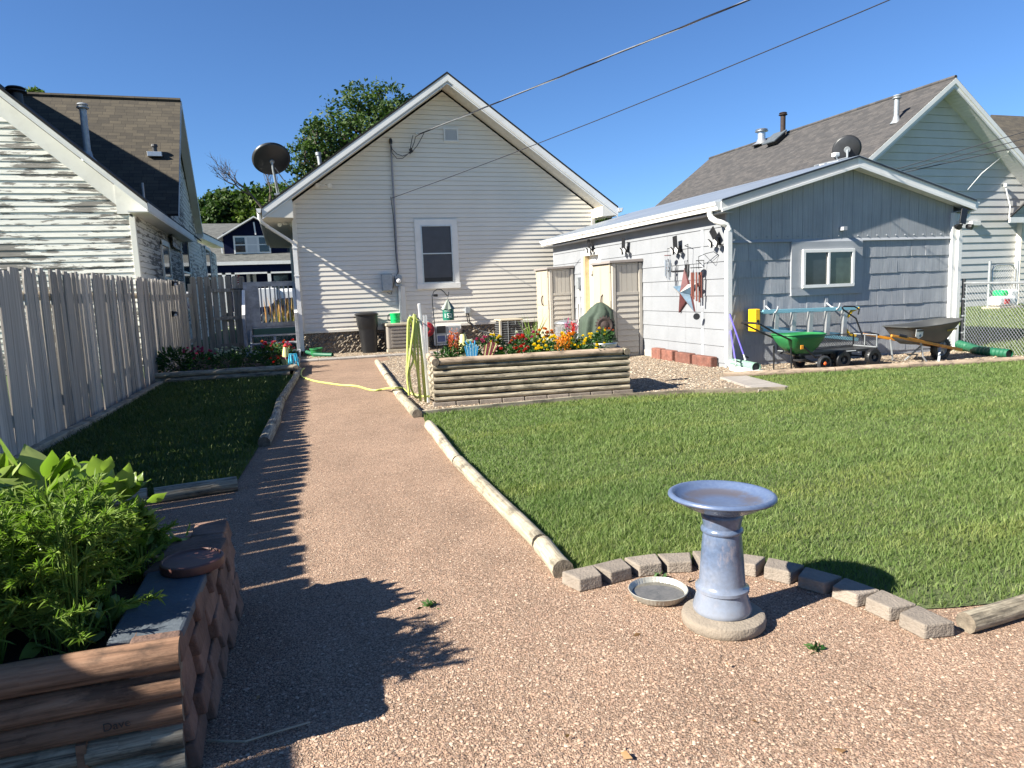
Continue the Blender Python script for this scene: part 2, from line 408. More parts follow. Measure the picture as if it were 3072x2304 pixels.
def off_of(parent): return np.array(parent['_w']) if parent is not None and '_w' in parent else np.zeros(3)
def blades(name, pos, h, w, lean, mat, parent=None, seed=1):
    """grass: every blade bends over, quad plus tip"""
    rs = np.random.RandomState(seed); n = len(pos); pos = np.asarray(pos)-off_of(parent)
    a = rs.rand(n)*2*np.pi; la = rs.rand(n)*2*np.pi
    sd = np.stack([np.cos(a), np.sin(a), np.zeros(n)], 1); ln = np.stack([np.cos(la), np.sin(la), np.zeros(n)], 1)
    H = (h*(.6+.8*rs.rand(n)))[:, None] if not np.isscalar(h) else (h*(.6+.8*rs.rand(n)))[:, None]
    Wd = (w*(.6+.8*rs.rand(n)))[:, None]; Ln = (lean*(.2+1.2*rs.rand(n)))[:, None]*H
    up = np.array([[0, 0, 1.]])
    v = np.stack([pos-sd*Wd/2, pos+sd*Wd/2, pos+up*H*.55+ln*Ln*.35+sd*Wd*.42, pos+up*H*.55+ln*Ln*.35-sd*Wd*.42, pos+up*H+ln*Ln], 1)
    base = (np.arange(n)*5)[:, None]
    f = np.concatenate([base+[0, 1, 2, 3], base+[3, 2, 4]], 1).ravel()
    sizes = np.tile([4, 3], n)
    return npmesh(name, v.reshape(-1, 3), f, sizes, mat, parent)
def leaves(name, pos, size, mat, parent=None, seed=1, up=.3, aspect=.5, nrm=None):
    """small folded leaves: two triangles each side of a midrib"""
    rs = np.random.RandomState(seed); n = len(pos); pos = np.asarray(pos)-off_of(parent)
    d = rs.normal(size=(n, 3)); d[:, 2] = d[:, 2]*.7+up
    if nrm is not None: d += nrm
    d /= np.linalg.norm(d, axis=1)[:, None]
    q = rs.normal(size=(n, 3)); s = np.cross(d, q); s /= np.linalg.norm(s, axis=1)[:, None]; nn = np.cross(s, d)
    L = (size*(.6+.8*rs.rand(n)))[:, None]; Wd = L*aspect/2
    m = pos+d*L*.45+nn*L*.08
    v = np.stack([pos, m+s*Wd, pos+d*L, m-s*Wd, pos+d*L*.5], 1)
    base = (np.arange(n)*5)[:, None]
    f = np.concatenate([base+[0, 1, 4], base+[1, 2, 4], base+[2, 3, 4], base+[3, 0, 4]], 1).ravel()
    return npmesh(name, v.reshape(-1, 3), f, np.full(4*n, 3), mat, parent)
def in_poly(P, poly):
    x, y = P[:, 0], P[:, 1]; r = np.zeros(len(P), bool); n = len(poly)
    for i in range(n):
        x0, y0 = poly[i]; x1, y1 = poly[(i+1) % n]
        c = ((y0 > y) != (y1 > y)) & (x < (x1-x0)*(y-y0)/((y1-y0) or 1e-9)+x0); r ^= c
    return r
def scatter(poly, dens, seed=3, fov=1.25):
    """random points of a polygon, thinned with distance from the viewing area"""
    rs = np.random.RandomState(seed); P = np.array(poly); lo, hi = P.min(0), P.max(0)
    dmax = dens(0.) if callable(dens) else dens
    n = int((hi-lo).prod()*dmax); q = lo+rs.rand(n, 2)*(hi-lo); q = q[in_poly(q, poly)]
    if callable(dens):
        d = np.hypot(q[:, 0], q[:, 1]); q = q[rs.rand(len(q)) < np.array(dens(d))/dmax]
    fw = q@CF[:2]; rt = q@CR[:2]
    return q[(fw > .5) & (np.abs(rt) < fw*.72*fov+1.0)]
def sheet(name, poly, z, mat, label=None, kind='structure'):
    o = MB().add([(x, y, z) for x, y in poly], [tuple(range(len(poly)))]).build(name, mat, fixn=False)
    if o.data.polygons[0].normal.z < 0: o.data.flip_normals()
    tag(o, label, None, None, kind); return o
def siding(name, mat, parent, O, U, Nn, poly, period, proj, z0, jit=0., seed=0, gap=.007):
    """lap boards: every course leans out at its bottom edge; poly is convex in (s,z)"""
    O, U, Nn = Vector(O), Vector(U), Vector(Nn); mb = MB(); rs = random.Random(seed)
    def rng(z):
        xs = []
        for i in range(len(poly)):
            (a, za), (b, zb) = poly[i], poly[(i+1) % len(poly)]
            if abs(za-zb) < 1e-9:
                if abs(z-za) < 1e-6: xs += [a, b]
            elif min(za, zb)-1e-9 <= z <= max(za, zb)+1e-9: xs.append(a+(b-a)*(z-za)/(zb-za))
        return (min(xs), max(xs)) if xs else None
    zmin = min(p[1] for p in poly); zmax = max(p[1] for p in poly)
    cuts = sorted({zmin, zmax, *[p[1] for p in poly]}); z = z0
    while z > zmin: z -= period
    P = lambda s_, z_, d_: O+U*s_+V(0, 0, z_)+Nn*d_
    while z < zmax:
        zt = z+period; pr = proj*(1+rs.uniform(-jit, jit))
        zs = [z]+[c for c in cuts if z+1e-4 < c < zt-1e-4]+[zt]
        for a, b in zip(zs[:-1], zs[1:]):
            a2, b2 = max(a, zmin), min(b, zmax)
            if b2 == zt: b2 -= gap
            if b2-a2 < 1e-4: continue
            ra, rb = rng(a2+1e-7), rng(b2-1e-7)
            if not ra or not rb: continue
            da, db = pr*(1-(a2-z)/period)+.001, pr*(1-(b2-z)/period)+.001
            uv = [(ra[0], a2), (ra[1], a2), (rb[1], b2), (rb[0], b2)]
            mb.quad(P(ra[0], a2, da), P(ra[1], a2, da), P(rb[1], b2, db), P(rb[0], b2, db), uv)
            if a2 == z: mb.quad(P(ra[0], a2, -.02), P(ra[1], a2, -.02), P(ra[1], a2, da), P(ra[0], a2, da), uv)
        z = zt
    mb.add([P(a, b, -.02) for a, b in poly], [tuple(range(len(poly)))])
    o = mb.build(name, mat, parent, fixn=False)
    return o
def roofslab(name, mat, parent, a, b, c, d, t=.1, edge=None):
    """a,b along the eave, c,d along the ridge (c above b)"""
    a, b, c, d = map(Vector, (a, b, c, d)); n = (b-a).cross(d-a).normalized()
    if n.z < 0: n = -n
    mb = MB(); u = (b-a).normalized(); v = n.cross(u)
    uvf = lambda p: ((p-a).dot(u), (p-a).dot(v))
    mb.quad(a, b, c, d, [uvf(p) for p in (a, b, c, d)])
    q = [p-V(0, 0, t) for p in (a, b, c, d)]
    mb.cur = 1 if edge else 0
    mb.quad(q[3], q[2], q[1], q[0])
    for i in range(4):
        j = (i+1) % 4; P = (a, b, c, d); mb.quad(P[i], P[j], q[j], q[i], [(0, 0)]*4)
    return mb.build(name, [mat, edge] if edge else mat, parent)
def text_mb(txt, size, O, U, Up, name, mat, parent, ext=.002, align='CENTER'):
    cu = bpy.data.curves.new('t', 'FONT'); cu.body = txt; cu.size = size; cu.extrude = ext; cu.align_x = align; cu.align_y = 'CENTER'
    to = bpy.data.objects.new('t', cu); COL.objects.link(to)
    dg = bpy.context.evaluated_depsgraph_get(); me = bpy.data.meshes.new_from_object(to.evaluated_get(dg))
    bpy.data.objects.remove(to); U, Up = Vector(U).normalized(), Vector(Up).normalized(); Nn = U.cross(Up)
    off = Vector(parent['_w']) if parent is not None and '_w' in parent else V(0, 0, 0)
    for v in me.vertices: v.co = Vector(O)-off+U*v.co.x+Up*v.co.y+Nn*v.co.z
    me.materials.clear(); me.materials.append(MT[mat]); o = bpy.data.objects.new(name, me); COL.objects.link(o)
    if parent is not None: o.parent = parent
    return o
def arc(p, q, sag, n=12):
    p, q = Vector(p), Vector(q)
    return [p.lerp(q, i/n)-V(0, 0, sag*4*(i/n)*(1-i/n)) for i in range(n+1)]
def log(name, p, q, r, mat, label, cat='log', group=None, parent=None, seed=0, n=12, half=False):
    p, q = Vector(p), Vector(q); rs = random.Random(seed); L = (q-p).length; k = max(3, int(L/.35))
    pts = [p.lerp(q, i/k)+V(0, 0, rs.uniform(-.003, .003)) for i in range(k+1)]
    rr = [r*(1+rs.uniform(-.05, .05)) for _ in pts]
    mb = MB()
    if parent is None:
        class D(dict): pass
        mid = (p+q)/2; par = {'_w': (mid.x, mid.y, 0)}
    nf0 = 0
    mb.tube(pts, rr, n)
    mb.mi[-1] = 1; mb.mi[-2] = 1
    o = mb.build(name, [mat, 'logend'], parent, smooth=35)
    if parent is None: tag(o, label, cat, group)
    elif label: o['label'] = label
    return o
# ---------------------------------------------------------------- ground and surfaces
MT['pathgravel'] = gravel('pink_gravel', [(0.397, 0.262, 0.179), (0.456, 0.315, 0.221), (0.298, 0.196, 0.133), (0.417, 0.291, 0.208), (0.347, 0.228, 0.157), (0.486, 0.358, 0.262), (0.238, 0.162, 0.115), (0.397, 0.252, 0.175)], 170, (.8, 1.08), 1., .007, .42)
MT['peagravel'] = gravel('pea_gravel', [(.3, .22, .15), (.42, .33, .23), (.2, .15, .1), (.5, .42, .32), (.13, .1, .075), (.36, .25, .16), (.55, .48, .38)], 58, (.85, 1.08), 1., .014, .22)
def turf(name, c1, c2, c3):
    m, nt, b = newmat(name); ge = nt.nodes.new('ShaderNodeNewGeometry'); co = ge.outputs['Position']
    f = noise(nt, co, 55., 5, .7); c = ramp(nt, f, [(.3, c1), (.5, c2), (.7, c3)])
    f2 = noise(nt, co, .8, 4); c = mixc(nt, 1., c, ramp(nt, f2, [(.3, g3(.75)), (.7, g3(1.2))]), 'MULTIPLY')
    lk(nt, c, b.inputs['Base Color']); b.inputs['Roughness'].default_value = 1.; bump(nt, b, f, 1., .03); return m
MT['turf'] = turf('turf_base', (.07, .1, .03), (.1, .13, .04), (.14, .16, .065))
MT['turffar'] = turf('far_turf', (.05, .085, .018), (.08, .12, .03), (.12, .15, .05))
MT['asphalt'] = paint('asphalt', (.06, .06, .06), .95, .15, 2., bmp=.4, bs=80)
sheet('ground', [(-400, -300), (400, -300), (400, 700), (-400, 700)], -.03, 'turffar', 'flat ground around the houses')
# front gravel and pink path: one sheet under everything in the yard
sheet('gravel_path', [(-2.6, -6), (11.24, -6), (11.24, 17.9), (-2.6, 17.9)], 0., 'pathgravel', 'pink crushed gravel path')
bedpts = [(1.34, 7.95), (3.4, 8.02), (4.77, 7.73), (5.5, 7.5), (5.97, 8.75), (7.6, 8.42), (10.05, 7.98), (11.3, 8.2), (11.3, 17.9), (.3, 17.9), (.3, 16.5), (2.1, 16.5), (2.1, 15.2), (1.75, 14.8), (1.62, 11.6)]
sheet('pebble_bed', bedpts, .004, 'peagravel', 'beige pea gravel around the planter and shed')
cs = [(1262, 1250), (1326, 1234), (1394, 1221), (1462, 1214), (1535, 1212), (1610, 1220), (1688, 1234), (1765, 1254), (1843, 1280), (1918, 1309), (1995, 1345)]
BP = [gd(x, y, .03) for x, y in cs]; _c = V(1.55, 2.2, 0)
lawnpts = [(p.x+(p.x-_c.x)/(p-_c).length*.03, p.y+(p.y-_c.y)/(p-_c).length*.03) for p in BP[:-1]]+[(2.52, 2.1), (2.9, 2.03), (11.1, 2.03), (11.25, 7.95), (10.05, 7.93), (7.6, 8.36), (6.1, 8.66), (5.95, 7.35), (5.5, 7.33), (4.77, 7.62), (3.4, 7.92), (1.42, 7.86), (1.3, 7.15), (1.25, 5.6)]
sheet('lawn', lawnpts, .006, 'turf', 'mown lawn')
llawn = [(-2.4, 5.5), (-.45, 5.5), (-.32, 6.95), (-.12, 10.8), (.1, 13.25), (-2.1, 13.4), (-2.2, 9.0)]
sheet('side_lawn', llawn, .006, 'turf', 'shaded strip of lawn beside the fence')
# neighbour's yard rises slightly to their wall
o = MB().add([(11.25, -6, 0), (60, -6, .05), (60, 40, .3), (11.25, 40, .0), (19, -6, .05), (19, 18, .22), (11.25, 18, 0), (60, 18, .25)], [(0, 4, 5, 6), (4, 1, 7, 5), (6, 5, 7, 2), (6, 2, 3)]).build('neighbour_lawn', 'turffar', fixn=False); tag(o, kind='structure')
sheet('street', [(-200, 44), (200, 44), (200, 53), (-200, 53)], -.01, 'asphalt')
sheet('sidewalk', [(-200, 40.5), (200, 40.5), (200, 42), (-200, 42)], -.012, 'concrete')
P = scatter(lawnpts, lambda d: np.clip(13000*(3.2/np.maximum(d, 3.2))**1.3, 2000, 13000), 5)
# thinner, patchy right at the front edge
keep = ~((P[:, 1] < 2.3) & (P[:, 0] < 3.6) & (RS.rand(len(P)) < .5)); P = P[keep]
dd = np.hypot(P[:, 0], P[:, 1])
hh = .03+.006*np.sin(P[:, 0]*2.1+np.sin(P[:, 1]*1.3)*2)+.004*RS.rand(len(P))
g = blades('grass', np.c_[P, np.full(len(P), .004)], hh, .0018+.00055*dd, .8, 'grass', None, 4)
tag(g, 'bright green mown grass of the main lawn', 'grass', kind='stuff')
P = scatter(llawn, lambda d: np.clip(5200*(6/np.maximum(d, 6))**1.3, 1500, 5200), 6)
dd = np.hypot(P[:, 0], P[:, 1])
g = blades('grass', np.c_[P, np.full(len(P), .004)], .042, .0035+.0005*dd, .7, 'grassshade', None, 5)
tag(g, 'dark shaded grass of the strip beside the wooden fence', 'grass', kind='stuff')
P = scatter([(11.35, 6), (13, 6), (24, 16.8), (24, 18), (11.35, 18)], lambda d: np.clip(900*(12/np.maximum(d, 12))**1.2, 300, 900), 7)
dd = np.hypot(P[:, 0], P[:, 1])
g = blades('grass', np.c_[P, .22*np.clip((P[:, 0]-11.25)/7.75, 0, 1)*np.clip((P[:, 1]+6)/24, 0, 1)], .06, .004+.0008*dd, .6, 'grassfar', None, 8)
tag(g, 'neighbour\'s grass beyond the chain link fence', 'grass', kind='stuff')
# loose stones lying proud of the gravel
def stones(name, mat, poly, dens, size, label, seed, z=.0):
    P = scatter(poly, dens, seed); rs = np.random.RandomState(seed); n = len(P)
    t = np.array([[0, 0, 1], [.9, 0, .25], [.25, .85, .2], [-.75, .5, .25], [-.7, -.6, .2], [.35, -.85, .25], [0, 0, -.5]])
    F = np.array([[0, 1, 2], [0, 2, 3], [0, 3, 4], [0, 4, 5], [0, 5, 1]])
    s = (size*(.45+1.1*rs.rand(n)**1.5))[:, None, None]; a = rs.rand(n)*6.283
    v = t[None]*(1+.35*rs.normal(size=(n, 7, 3)))*s; v[:, :, 2] *= .5
    c, q = np.cos(a)[:, None], np.sin(a)[:, None]
    x = v[:, :, 0]*c-v[:, :, 1]*q; y = v[:, :, 0]*q+v[:, :, 1]*c
    v = np.stack([x+P[:, :1], y+P[:, 1:], v[:, :, 2]+z+.1*s[:, :, 0]], 2)
    f = (F[None]+(np.arange(n)*7)[:, None, None]).reshape(-1)
    return tag(npmesh(name, v.reshape(-1, 3), f, np.full(n*5, 3), mat), label, 'gravel', kind='stuff')
def stonemat(name, cols):
    m, nt, b = newmat(name); ge = nt.nodes.new('ShaderNodeNewGeometry'); n = len(cols)
    lk(nt, ramp(nt, ge.outputs['Random Per Island'], [(i/n, c) for i, c in enumerate(cols)], 'CONSTANT'), b.inputs['Base Color'])
    b.inputs['Roughness'].default_value = .85; return m
MT['st1'] = stonemat('pink_stones', [(0.377, 0.252, 0.175), (0.446, 0.31, 0.221), (0.278, 0.181, 0.129), (0.417, 0.296, 0.216), (0.327, 0.22, 0.152), (0.496, 0.372, 0.276), (0.198, 0.138, 0.101), (0.387, 0.248, 0.17)])
MT['st2'] = stonemat('beige_stones', [(.3, .22, .15), (.45, .36, .26), (.2, .15, .1), (.5, .43, .33), (.36, .26, .17), (.14, .11, .09)])
stones('loose_gravel', 'st1', [(-2.4, 1.2), (8, 1.2), (8, 2.0), (2.9, 2.05), (2.4, 2.4), (1.8, 3.), (1.15, 3.05), (1.15, 7.1), (1.5, 14), (.15, 14), (-.2, 7.), (-.3, 5.4), (-2.3, 5.4)],
       lambda d: np.clip(6500*(2./np.maximum(d, 2.))**1.9, 250, 6500), .0048, 'loose pink stones scattered over the gravel path', 21)
stones('loose_pebbles', 'st2', bedpts, lambda d: np.clip(1100*(9/np.maximum(d, 9.))**1.2, 300, 1100), .013, 'rounded beige pebbles scattered over the pebble bed', 22, .004)
# a few dry leaves and chips on the path
MT['dryleaf'] = leafmat('dry_leaf', (.35, .16, .05), (.22, .12, .06), (.4, .26, .1), .2)
DL = ['dry leaf in front of the metal pan', 'dry leaf below the round plinth', 'dry leaf at the bottom edge, left of centre', 'dry leaf at the bottom edge under the plinth', 'dry leaf by the metal pan rim', 'dry leaf half way down the sunny path', 'dry leaf right of the small weed', 'dry leaf at the bottom of the planter shadow', 'dry leaf in the shade by the stone planter', 'dry leaf near the bottom edge on the right', 'dry leaf right of the planter shadow', 'dry leaf on the gravel straight below the plinth']
for k, (x, y) in enumerate([(1385, 1368), (1575, 1440), (1340, 1625), (1885, 1655), (1495, 1250), (1300, 1130), (1890, 1490), (1020, 1560), (560, 1500), (1830, 1620), (1230, 1590), (1640, 1560)]):
    p = gd(x, y, .008)
    o = leaves('dry_leaf', np.array([[p.x, p.y, .008]]), .03+.02*random.random(), 'dryleaf', None, 50+k, -.02, .5)
    tag(o, DL[k], 'leaf', 'dry leaves lying on the gravel')
for k, (x, y) in enumerate([(1763, 1402), (1420, 1250), (930, 1310), (1545, 1330)]):
    p = gd(x, y); q = np.array([[p.x+random.gauss(0, .012), p.y+random.gauss(0, .012), .004] for _ in range(26)])
    tag(leaves('weed', q, .03, 'plant', None, 70+k, .5, .4), ['small green weed in the gravel in front of the birdbath', 'tiny weed by the edging blocks', 'tiny weed at the edge of the path shadow', 'tiny weed beside the round plinth'][k], 'weed', 'weeds in the gravel')
sx = MB().tube([gd(448, 1600, .01), gd(530, 1602, .02), gd(600, 1580, .015), gd(670, 1560, .01)], .004, 5).build('twig', 'log', None, smooth=True)
tag(sx, 'long thin dry twig on the shaded gravel by the stone planter', 'twig')

# ---------------------------------------------------------------- log edging of path and lawn
GE = 'half buried edging logs'
def elog(p, q, r, mat, label, seed, sink=.35):
    p, q = V(p[0], p[1], r*(1-sink)), V(q[0], q[1], r*(1-sink)); return log('edging_log', p, q, r, mat, label, 'log', GE, seed=seed)
def gxy(x, y): a = gd(x, y); return (a.x, a.y)
elog((1.33, 7.12), (1.23, 5.42), .05, 'log', 'top log of the pale line between path and lawn', 1)
elog((1.23, 5.38), (1.2, 3.42), .05, 'log', 'longest pale log between the pink path and the lawn', 2)
elog((1.2, 3.38), (1.17, 3.02), .052, 'log', 'short log with a split end beside the first edging block', 3)
elog((1.33, 7.78), (1.38, 9.3), .058, 'log', 'nearest log of the row beside the pebble bed', 4)
elog((1.385, 9.35), (1.54, 11.7), .055, 'log', 'log the yellow hose crosses', 5)
elog((1.545, 11.75), (1.73, 14.55), .055, 'log', 'farthest log beside the pebble bed, near the pavers', 6)
elog((.2, 14.0), (.06, 12.0), .055, 'log', 'farthest log on the fence side of the path', 7)
elog((.05, 11.95), (-.12, 9.9), .055, 'loggrey', 'middle log on the fence side of the path', 8)
elog((-.13, 9.85), (-.18, 8.3), .055, 'loggrey', 'thin shaded log on the fence side of the path', 9)
elog((-.18, 8.25), (-.27, 6.95), .06, 'loggrey', 'nearest log on the fence side of the path, with its cut end showing', 10)
elog((-.95, 5.33), (-.42, 5.42), .055, 'loggrey', 'short dark log ending the shaded lawn', 11, .1)
elog((-2.3, 5.2), (-1.0, 5.36), .055, 'loggrey', 'shaded log behind the broad leaved plants', 12, .1)
a = gxy(2085, 1365); elog((a[0], a[1]+.0), (a[0]+1.6, a[1]+.1), .042, 'loggrey', 'weathered log at the right edge after the last block', 13, .1)
b = V(5.95, 8.78, 0); c = V(7.6, 8.43, 0); d = V(8.75, 8.22, 0); e = V(10.75, 7.86, 0)
for k, (p, q, lab) in enumerate([(b, c, 'tan rail edging the gravel in front of the green spreader'), (c+V(.01, 0, 0), d, 'red brown rail edging the gravel in front of the wagon'), (d+V(.01, 0, 0), e, 'tan rail edging the gravel in front of the wheelbarrow')]):
    log('edging_log', p+V(0, 0, .03), q+V(0, 0, .03), .05, 'logtan', lab, 'log', GE, seed=20+k)
for k, (p, q, lab) in enumerate([((1.4, 7.9), (3.4, 7.97), 'grey timber edge in front of the log planter'), ((3.4, 7.97), (4.8, 7.68), 'grey timber edge to the right of the log planter'), ((4.8, 7.68), (5.85, 7.3), 'grey timber edge that runs to the pavers')]):
    o = MB().beam(V(*p, .025), V(*q, .025), .035, .06).build('edging_board', 'loggrey', None, bevel=.005); tag(o, lab, 'edging', 'grey timber lawn edges')
for k, (p, q, lab) in enumerate([((-2.48, 5.6), (-2.38, 7.6), 'near pale board laid along the foot of the wooden fence'), ((-2.38, 7.62), (-2.2, 10.2), 'middle pale board laid along the foot of the wooden fence'), ((-2.2, 10.22), (-2.1, 13.3), 'far pale board laid along the foot of the wooden fence')]):
    o = MB().beam(V(*p, .03), V(*q, .03), .1, .07).build('edging_board', 'log', None, bevel=.008); tag(o, lab, 'edging', 'boards along the foot of the fence')
# edging blocks in an arc round the birdbath
def wedge():
    vs = []
    for z, k in ((0, 1.), (.058, .97)):
        vs += [V(-.05*k, -.052*k, z), V(.05*k, -.052*k, z), V(-.072*k, .052*k, z), V(.072*k, .052*k, z)]
    return MB().hexa(vs).build('edging_block', 'edgeblock', None, bevel=.006)
blk = wedge(); first = True
bl = ['leftmost edging block, touching the end of the pale log', 'second edging block from the left, with dark flakes', 'third edging block from the left, with dark stains, behind the metal pan', 'fourth edging block from the left, behind the rim of the pan', 'edging block mostly hidden behind the birdbath column', 'edging block just right of the birdbath column', 'edging block at the edge of the basin shadow', 'edging block darkened by the basin shadow', 'fourth edging block from the right', 'third edging block from the right', 'second edging block from the right end']
pts = BP
for i, p in enumerate(pts):
    q0 = pts[max(i-1, 0)]; q1 = pts[min(i+1, len(pts)-1)]
    ang = math.atan2(q1.y-q0.y, q1.x-q0.x)+random.uniform(-.06, .06)
    lgt = (q1-q0).length/(2 if 0 < i < len(pts)-1 else 1)
    s = (lgt/.137, 1.22, .98+random.uniform(-.05, .1))
    if i == 0: blk.location = (p.x, p.y, 0); blk.rotation_euler = (0, 0, ang); blk.scale = s; b_ = blk
    else: b_ = copy_thing(blk, (p.x, p.y, 0), ang, None, s)
    tag(b_, bl[i], 'paving block', 'edging blocks in an arc round the birdbath')
# paver row across the head of the path, and the pad in the lawn
pv = MB().box((-.2, -.2, 0), (.2, .2, .035)).build('paving_slab', 'paver', None, bevel=.006)
n = 0
for i in range(10):
    x = .45+i*.4105; y = 16.25-.012*i
    if i == 0: pv.location = (x, y, .0); c = pv
    else: c = copy_thing(pv, (x, y, 0), random.uniform(-.01, .01))
    tag(c, ['square slab at the left end of the row below the house, beside the steps', 'slab second from the steps', 'slab third from the steps', 'slab fourth from the steps', 'slab fifth from the steps', 'slab sixth from the steps', 'slab just left of the hose post', 'slab behind the hanging hose', 'slab at the planter corner', 'slab at the right end of the row'][i], 'paving slab', 'paving slabs along the house')
A, B, C_, D_ = V(5.853, 8.70, 0), V(6.237, 8.616, 0), V(6.009, 7.432, 0), V(5.52, 7.37, 0)
for k in range(3):
    t0, t1 = k/3+.005, (k+1)/3-.005
    q = [A.lerp(D_, t0), B.lerp(C_, t0), B.lerp(C_, t1), A.lerp(D_, t1)]
    o = MB().prism([p+V(0, 0, .002) for p in q], V(0, 0, .03)).build('paving_slab', 'paver', None, bevel=.004)
    tag(o, ['slab of the lawn pad nearest the tan rail', 'middle slab of the lawn pad', 'slab of the lawn pad nearest the camera'][k], 'paving slab', 'pad of slabs set in the lawn')
# ---------------------------------------------------------------- main house
HY = 17.85
hw0, hw1 = .37, 8.09          # wall corners
hz0, hz1 = .55, 3.66          # bottom of siding, wall top at corners
pk = pyd(965, 155, 17.25); PXc, PZ = pk.x, pk.z
eL, eR = -.30, PXc+(PXc+.30); eZ = pyd(567, 450, 17.25).z+.03
house = thing('white_house', 'cream sided house with a steep gable and one window at the end of the path', 'house', (4.2, HY, 0))
sl_ = (PZ-eZ)/(PXc-eL)
wallpk = PZ-.26
zc = lambda x: PZ-.30-abs(x-PXc)*sl_
poly = [(hw0, hz0), (hw1, hz0), (hw1, zc(hw1)), (PXc, PZ-.30), (hw0, zc(hw0))]
MT['vinyl'] = MT['siding']
siding('wall', 'siding', house, (0, HY, 0), (1, 0, 0), (0, -1, 0), poly, .1125, .015, hz0)
mb = MB(); mb.quad(V(hw0, HY, hz0), V(hw0, 27, hz0), V(hw0, 27, zc(hw0)), V(hw0, HY, zc(hw0)))
mb.quad(V(hw1, HY, hz0), V(hw1, 27, hz0), V(hw1, 27, zc(hw1)), V(hw1, HY, zc(hw1)))
mb.prism([V(hw0, 27, hz0), V(hw1, 27, hz0), V(hw1, 27, zc(hw1)), V(PXc, 27, PZ-.3), V(hw0, 27, zc(hw0))], V(0, .1, 0)); mb.build('side_wall', 'siding', house)
m, nt, b = newmat('rubble_foundation'); co = coords(nt)
vo = N(nt, 'ShaderNodeTexVoronoi', Scale=22.); lk(nt, co, vo.inputs['Vector']); nz = noise(nt, co, 40, 6, .7)
lk(nt, mixc(nt, 1., ramp(nt, vo.outputs['Distance'], [(.1, (.46, .39, .3)), (.6, (.26, .215, .165))]), ramp(nt, nz, [(.3, g3(.6)), (.7, g3(1.3))]), 'MULTIPLY'), b.inputs['Base Color'])
b.inputs['Roughness'].default_value = 1.
ad = nt.nodes.new('ShaderNodeMath'); ad.operation = 'SUBTRACT'; lk(nt, nz, ad.inputs[0]); lk(nt, vo.outputs['Distance'], ad.inputs[1])
bump(nt, b, ad.outputs[0], 1., .06); MT['rubble'] = m
# rough stone foundation: displaced grid
mb = MB(); nx, nz_ = 190, 16; g_ = []
rs = np.random.RandomState(5); dp = rs.rand(nz_+1, nx+1)*.05
for j in range(nz_+1):
    for i in range(nx+1): mb.v.append((hw0-.02+(hw1-hw0+.04)*i/nx, HY+.03-dp[j, i]*(0 if j in (0, nz_) else 1), -.05+(hz0+.05)*j/nz_))
for j in range(nz_):
    for i in range(nx): mb.f.append([j*(nx+1)+i, j*(nx+1)+i+1, (j+1)*(nx+1)+i+1, (j+1)*(nx+1)+i]); mb.uv.append(None); mb.mi.append(0)
mb.quad(V(hw0-.02, HY, -.05), V(hw0-.02, 27, -.05), V(hw0-.02, 27, hz0), V(hw0-.02, HY, hz0))
mb.build('foundation', 'rubble', house, fixn=False)
MB().box((hw0-.01, HY-.03, hz0-.02), (hw1+.01, HY+.01, hz0+.045)).build('starter_strip', 'siding', house, bevel=.004)
for x0, x1 in ((hw0-.035, hw0+.065), (hw1-.065, hw1+.035)):
    mb = MB(); mb.box((x0, HY-.03, hz0), (x1, HY-.002, zc((x0+x1)/2)-.02)); mb.build('corner_trim', 'siding', house, bevel=.004)
o = roofslab('roof', 'roofdark', house, V(eL, 17.22, eZ), V(eL, 27.4, eZ), V(PXc, 27.4, PZ), V(PXc, 17.22, PZ), .05)
o2 = roofslab('roof', 'roofdark', house, V(eR, 17.22, eZ), V(eR, 27.4, eZ), V(PXc, 27.4, PZ), V(PXc, 17.22, PZ), .05)
# rake fascia: lower band proud of the upper one, as in the crown moulding
def rake(sx):
    e = V(eL if sx < 0 else eR, 17.25, eZ-.05); p = V(PXc, 17.25, PZ-.05)
    mb = MB(); mb.prism([e, p, p-V(0, 0, .15), e-V(0, 0, .15)], V(0, -.025, 0))
    e2, p2 = e+V(.0, .0, -.06), p+V(0, 0, -.06)
    mb.prism([e2, p2, p2-V(0, 0, .16), e2-V(0, 0, .16)], V(0, .03, 0))
    mb.build('fascia', 'gutter', house)
    # soffit under the overhang, with strip seams
    s0 = MB(); a, b2 = e-V(0, 0, .19), p-V(0, 0, .19)
    n_ = 34
    for i in range(n_):
        t0, t1 = i/n_, (i+.93)/n_
        q0, q1 = a.lerp(b2, t0), a.lerp(b2, t1); s0.prism([q0, q1, q1+V(0, .62, 0), q0+V(0, .62, 0)], V(0, 0, .012))
        q2 = a.lerp(b2, (i+1)/n_); s0.prism([q1+V(0, 0, .004), q2+V(0, 0, .004), q2+V(0, .62, .004), q1+V(0, .62, .004)], V(0, 0, .008))
    s0.build('soffit', 'siding', house)
rake(-1); rake(1)
# eaves along the sides: soffit boxes and gutters
for sx in (-1, 1):
    ex = eL if sx < 0 else eR; wx = hw0 if sx < 0 else hw1
    mb = MB(); mb.prism([V(ex, 17.27, eZ-.07), V(ex, 17.27, eZ-.22), V(wx, 17.27, eZ-.24), V(wx, 17.27, zc(wx))], V(0, 10, 0)); mb.build('soffit', 'siding', house)
    g = MB(); s = sx
    pr = [(0, 0), (.02, -.1), (.09, -.11), (.12, -.05), (.13, .0), (.122, .0), (.11, -.045), (.085, -.1), (.028, -.092), (.01, 0)]
    g.prism([V(ex+s*a, 17.2, eZ-.04+b2) for a, b2 in pr], V(0, 10, 0))
    g.prism([V(ex+s*a, 17.2, eZ-.04+b2) for a, b2 in pr[:5]], V(0, .006, 0)); g.build('gutter', 'gutter', house)
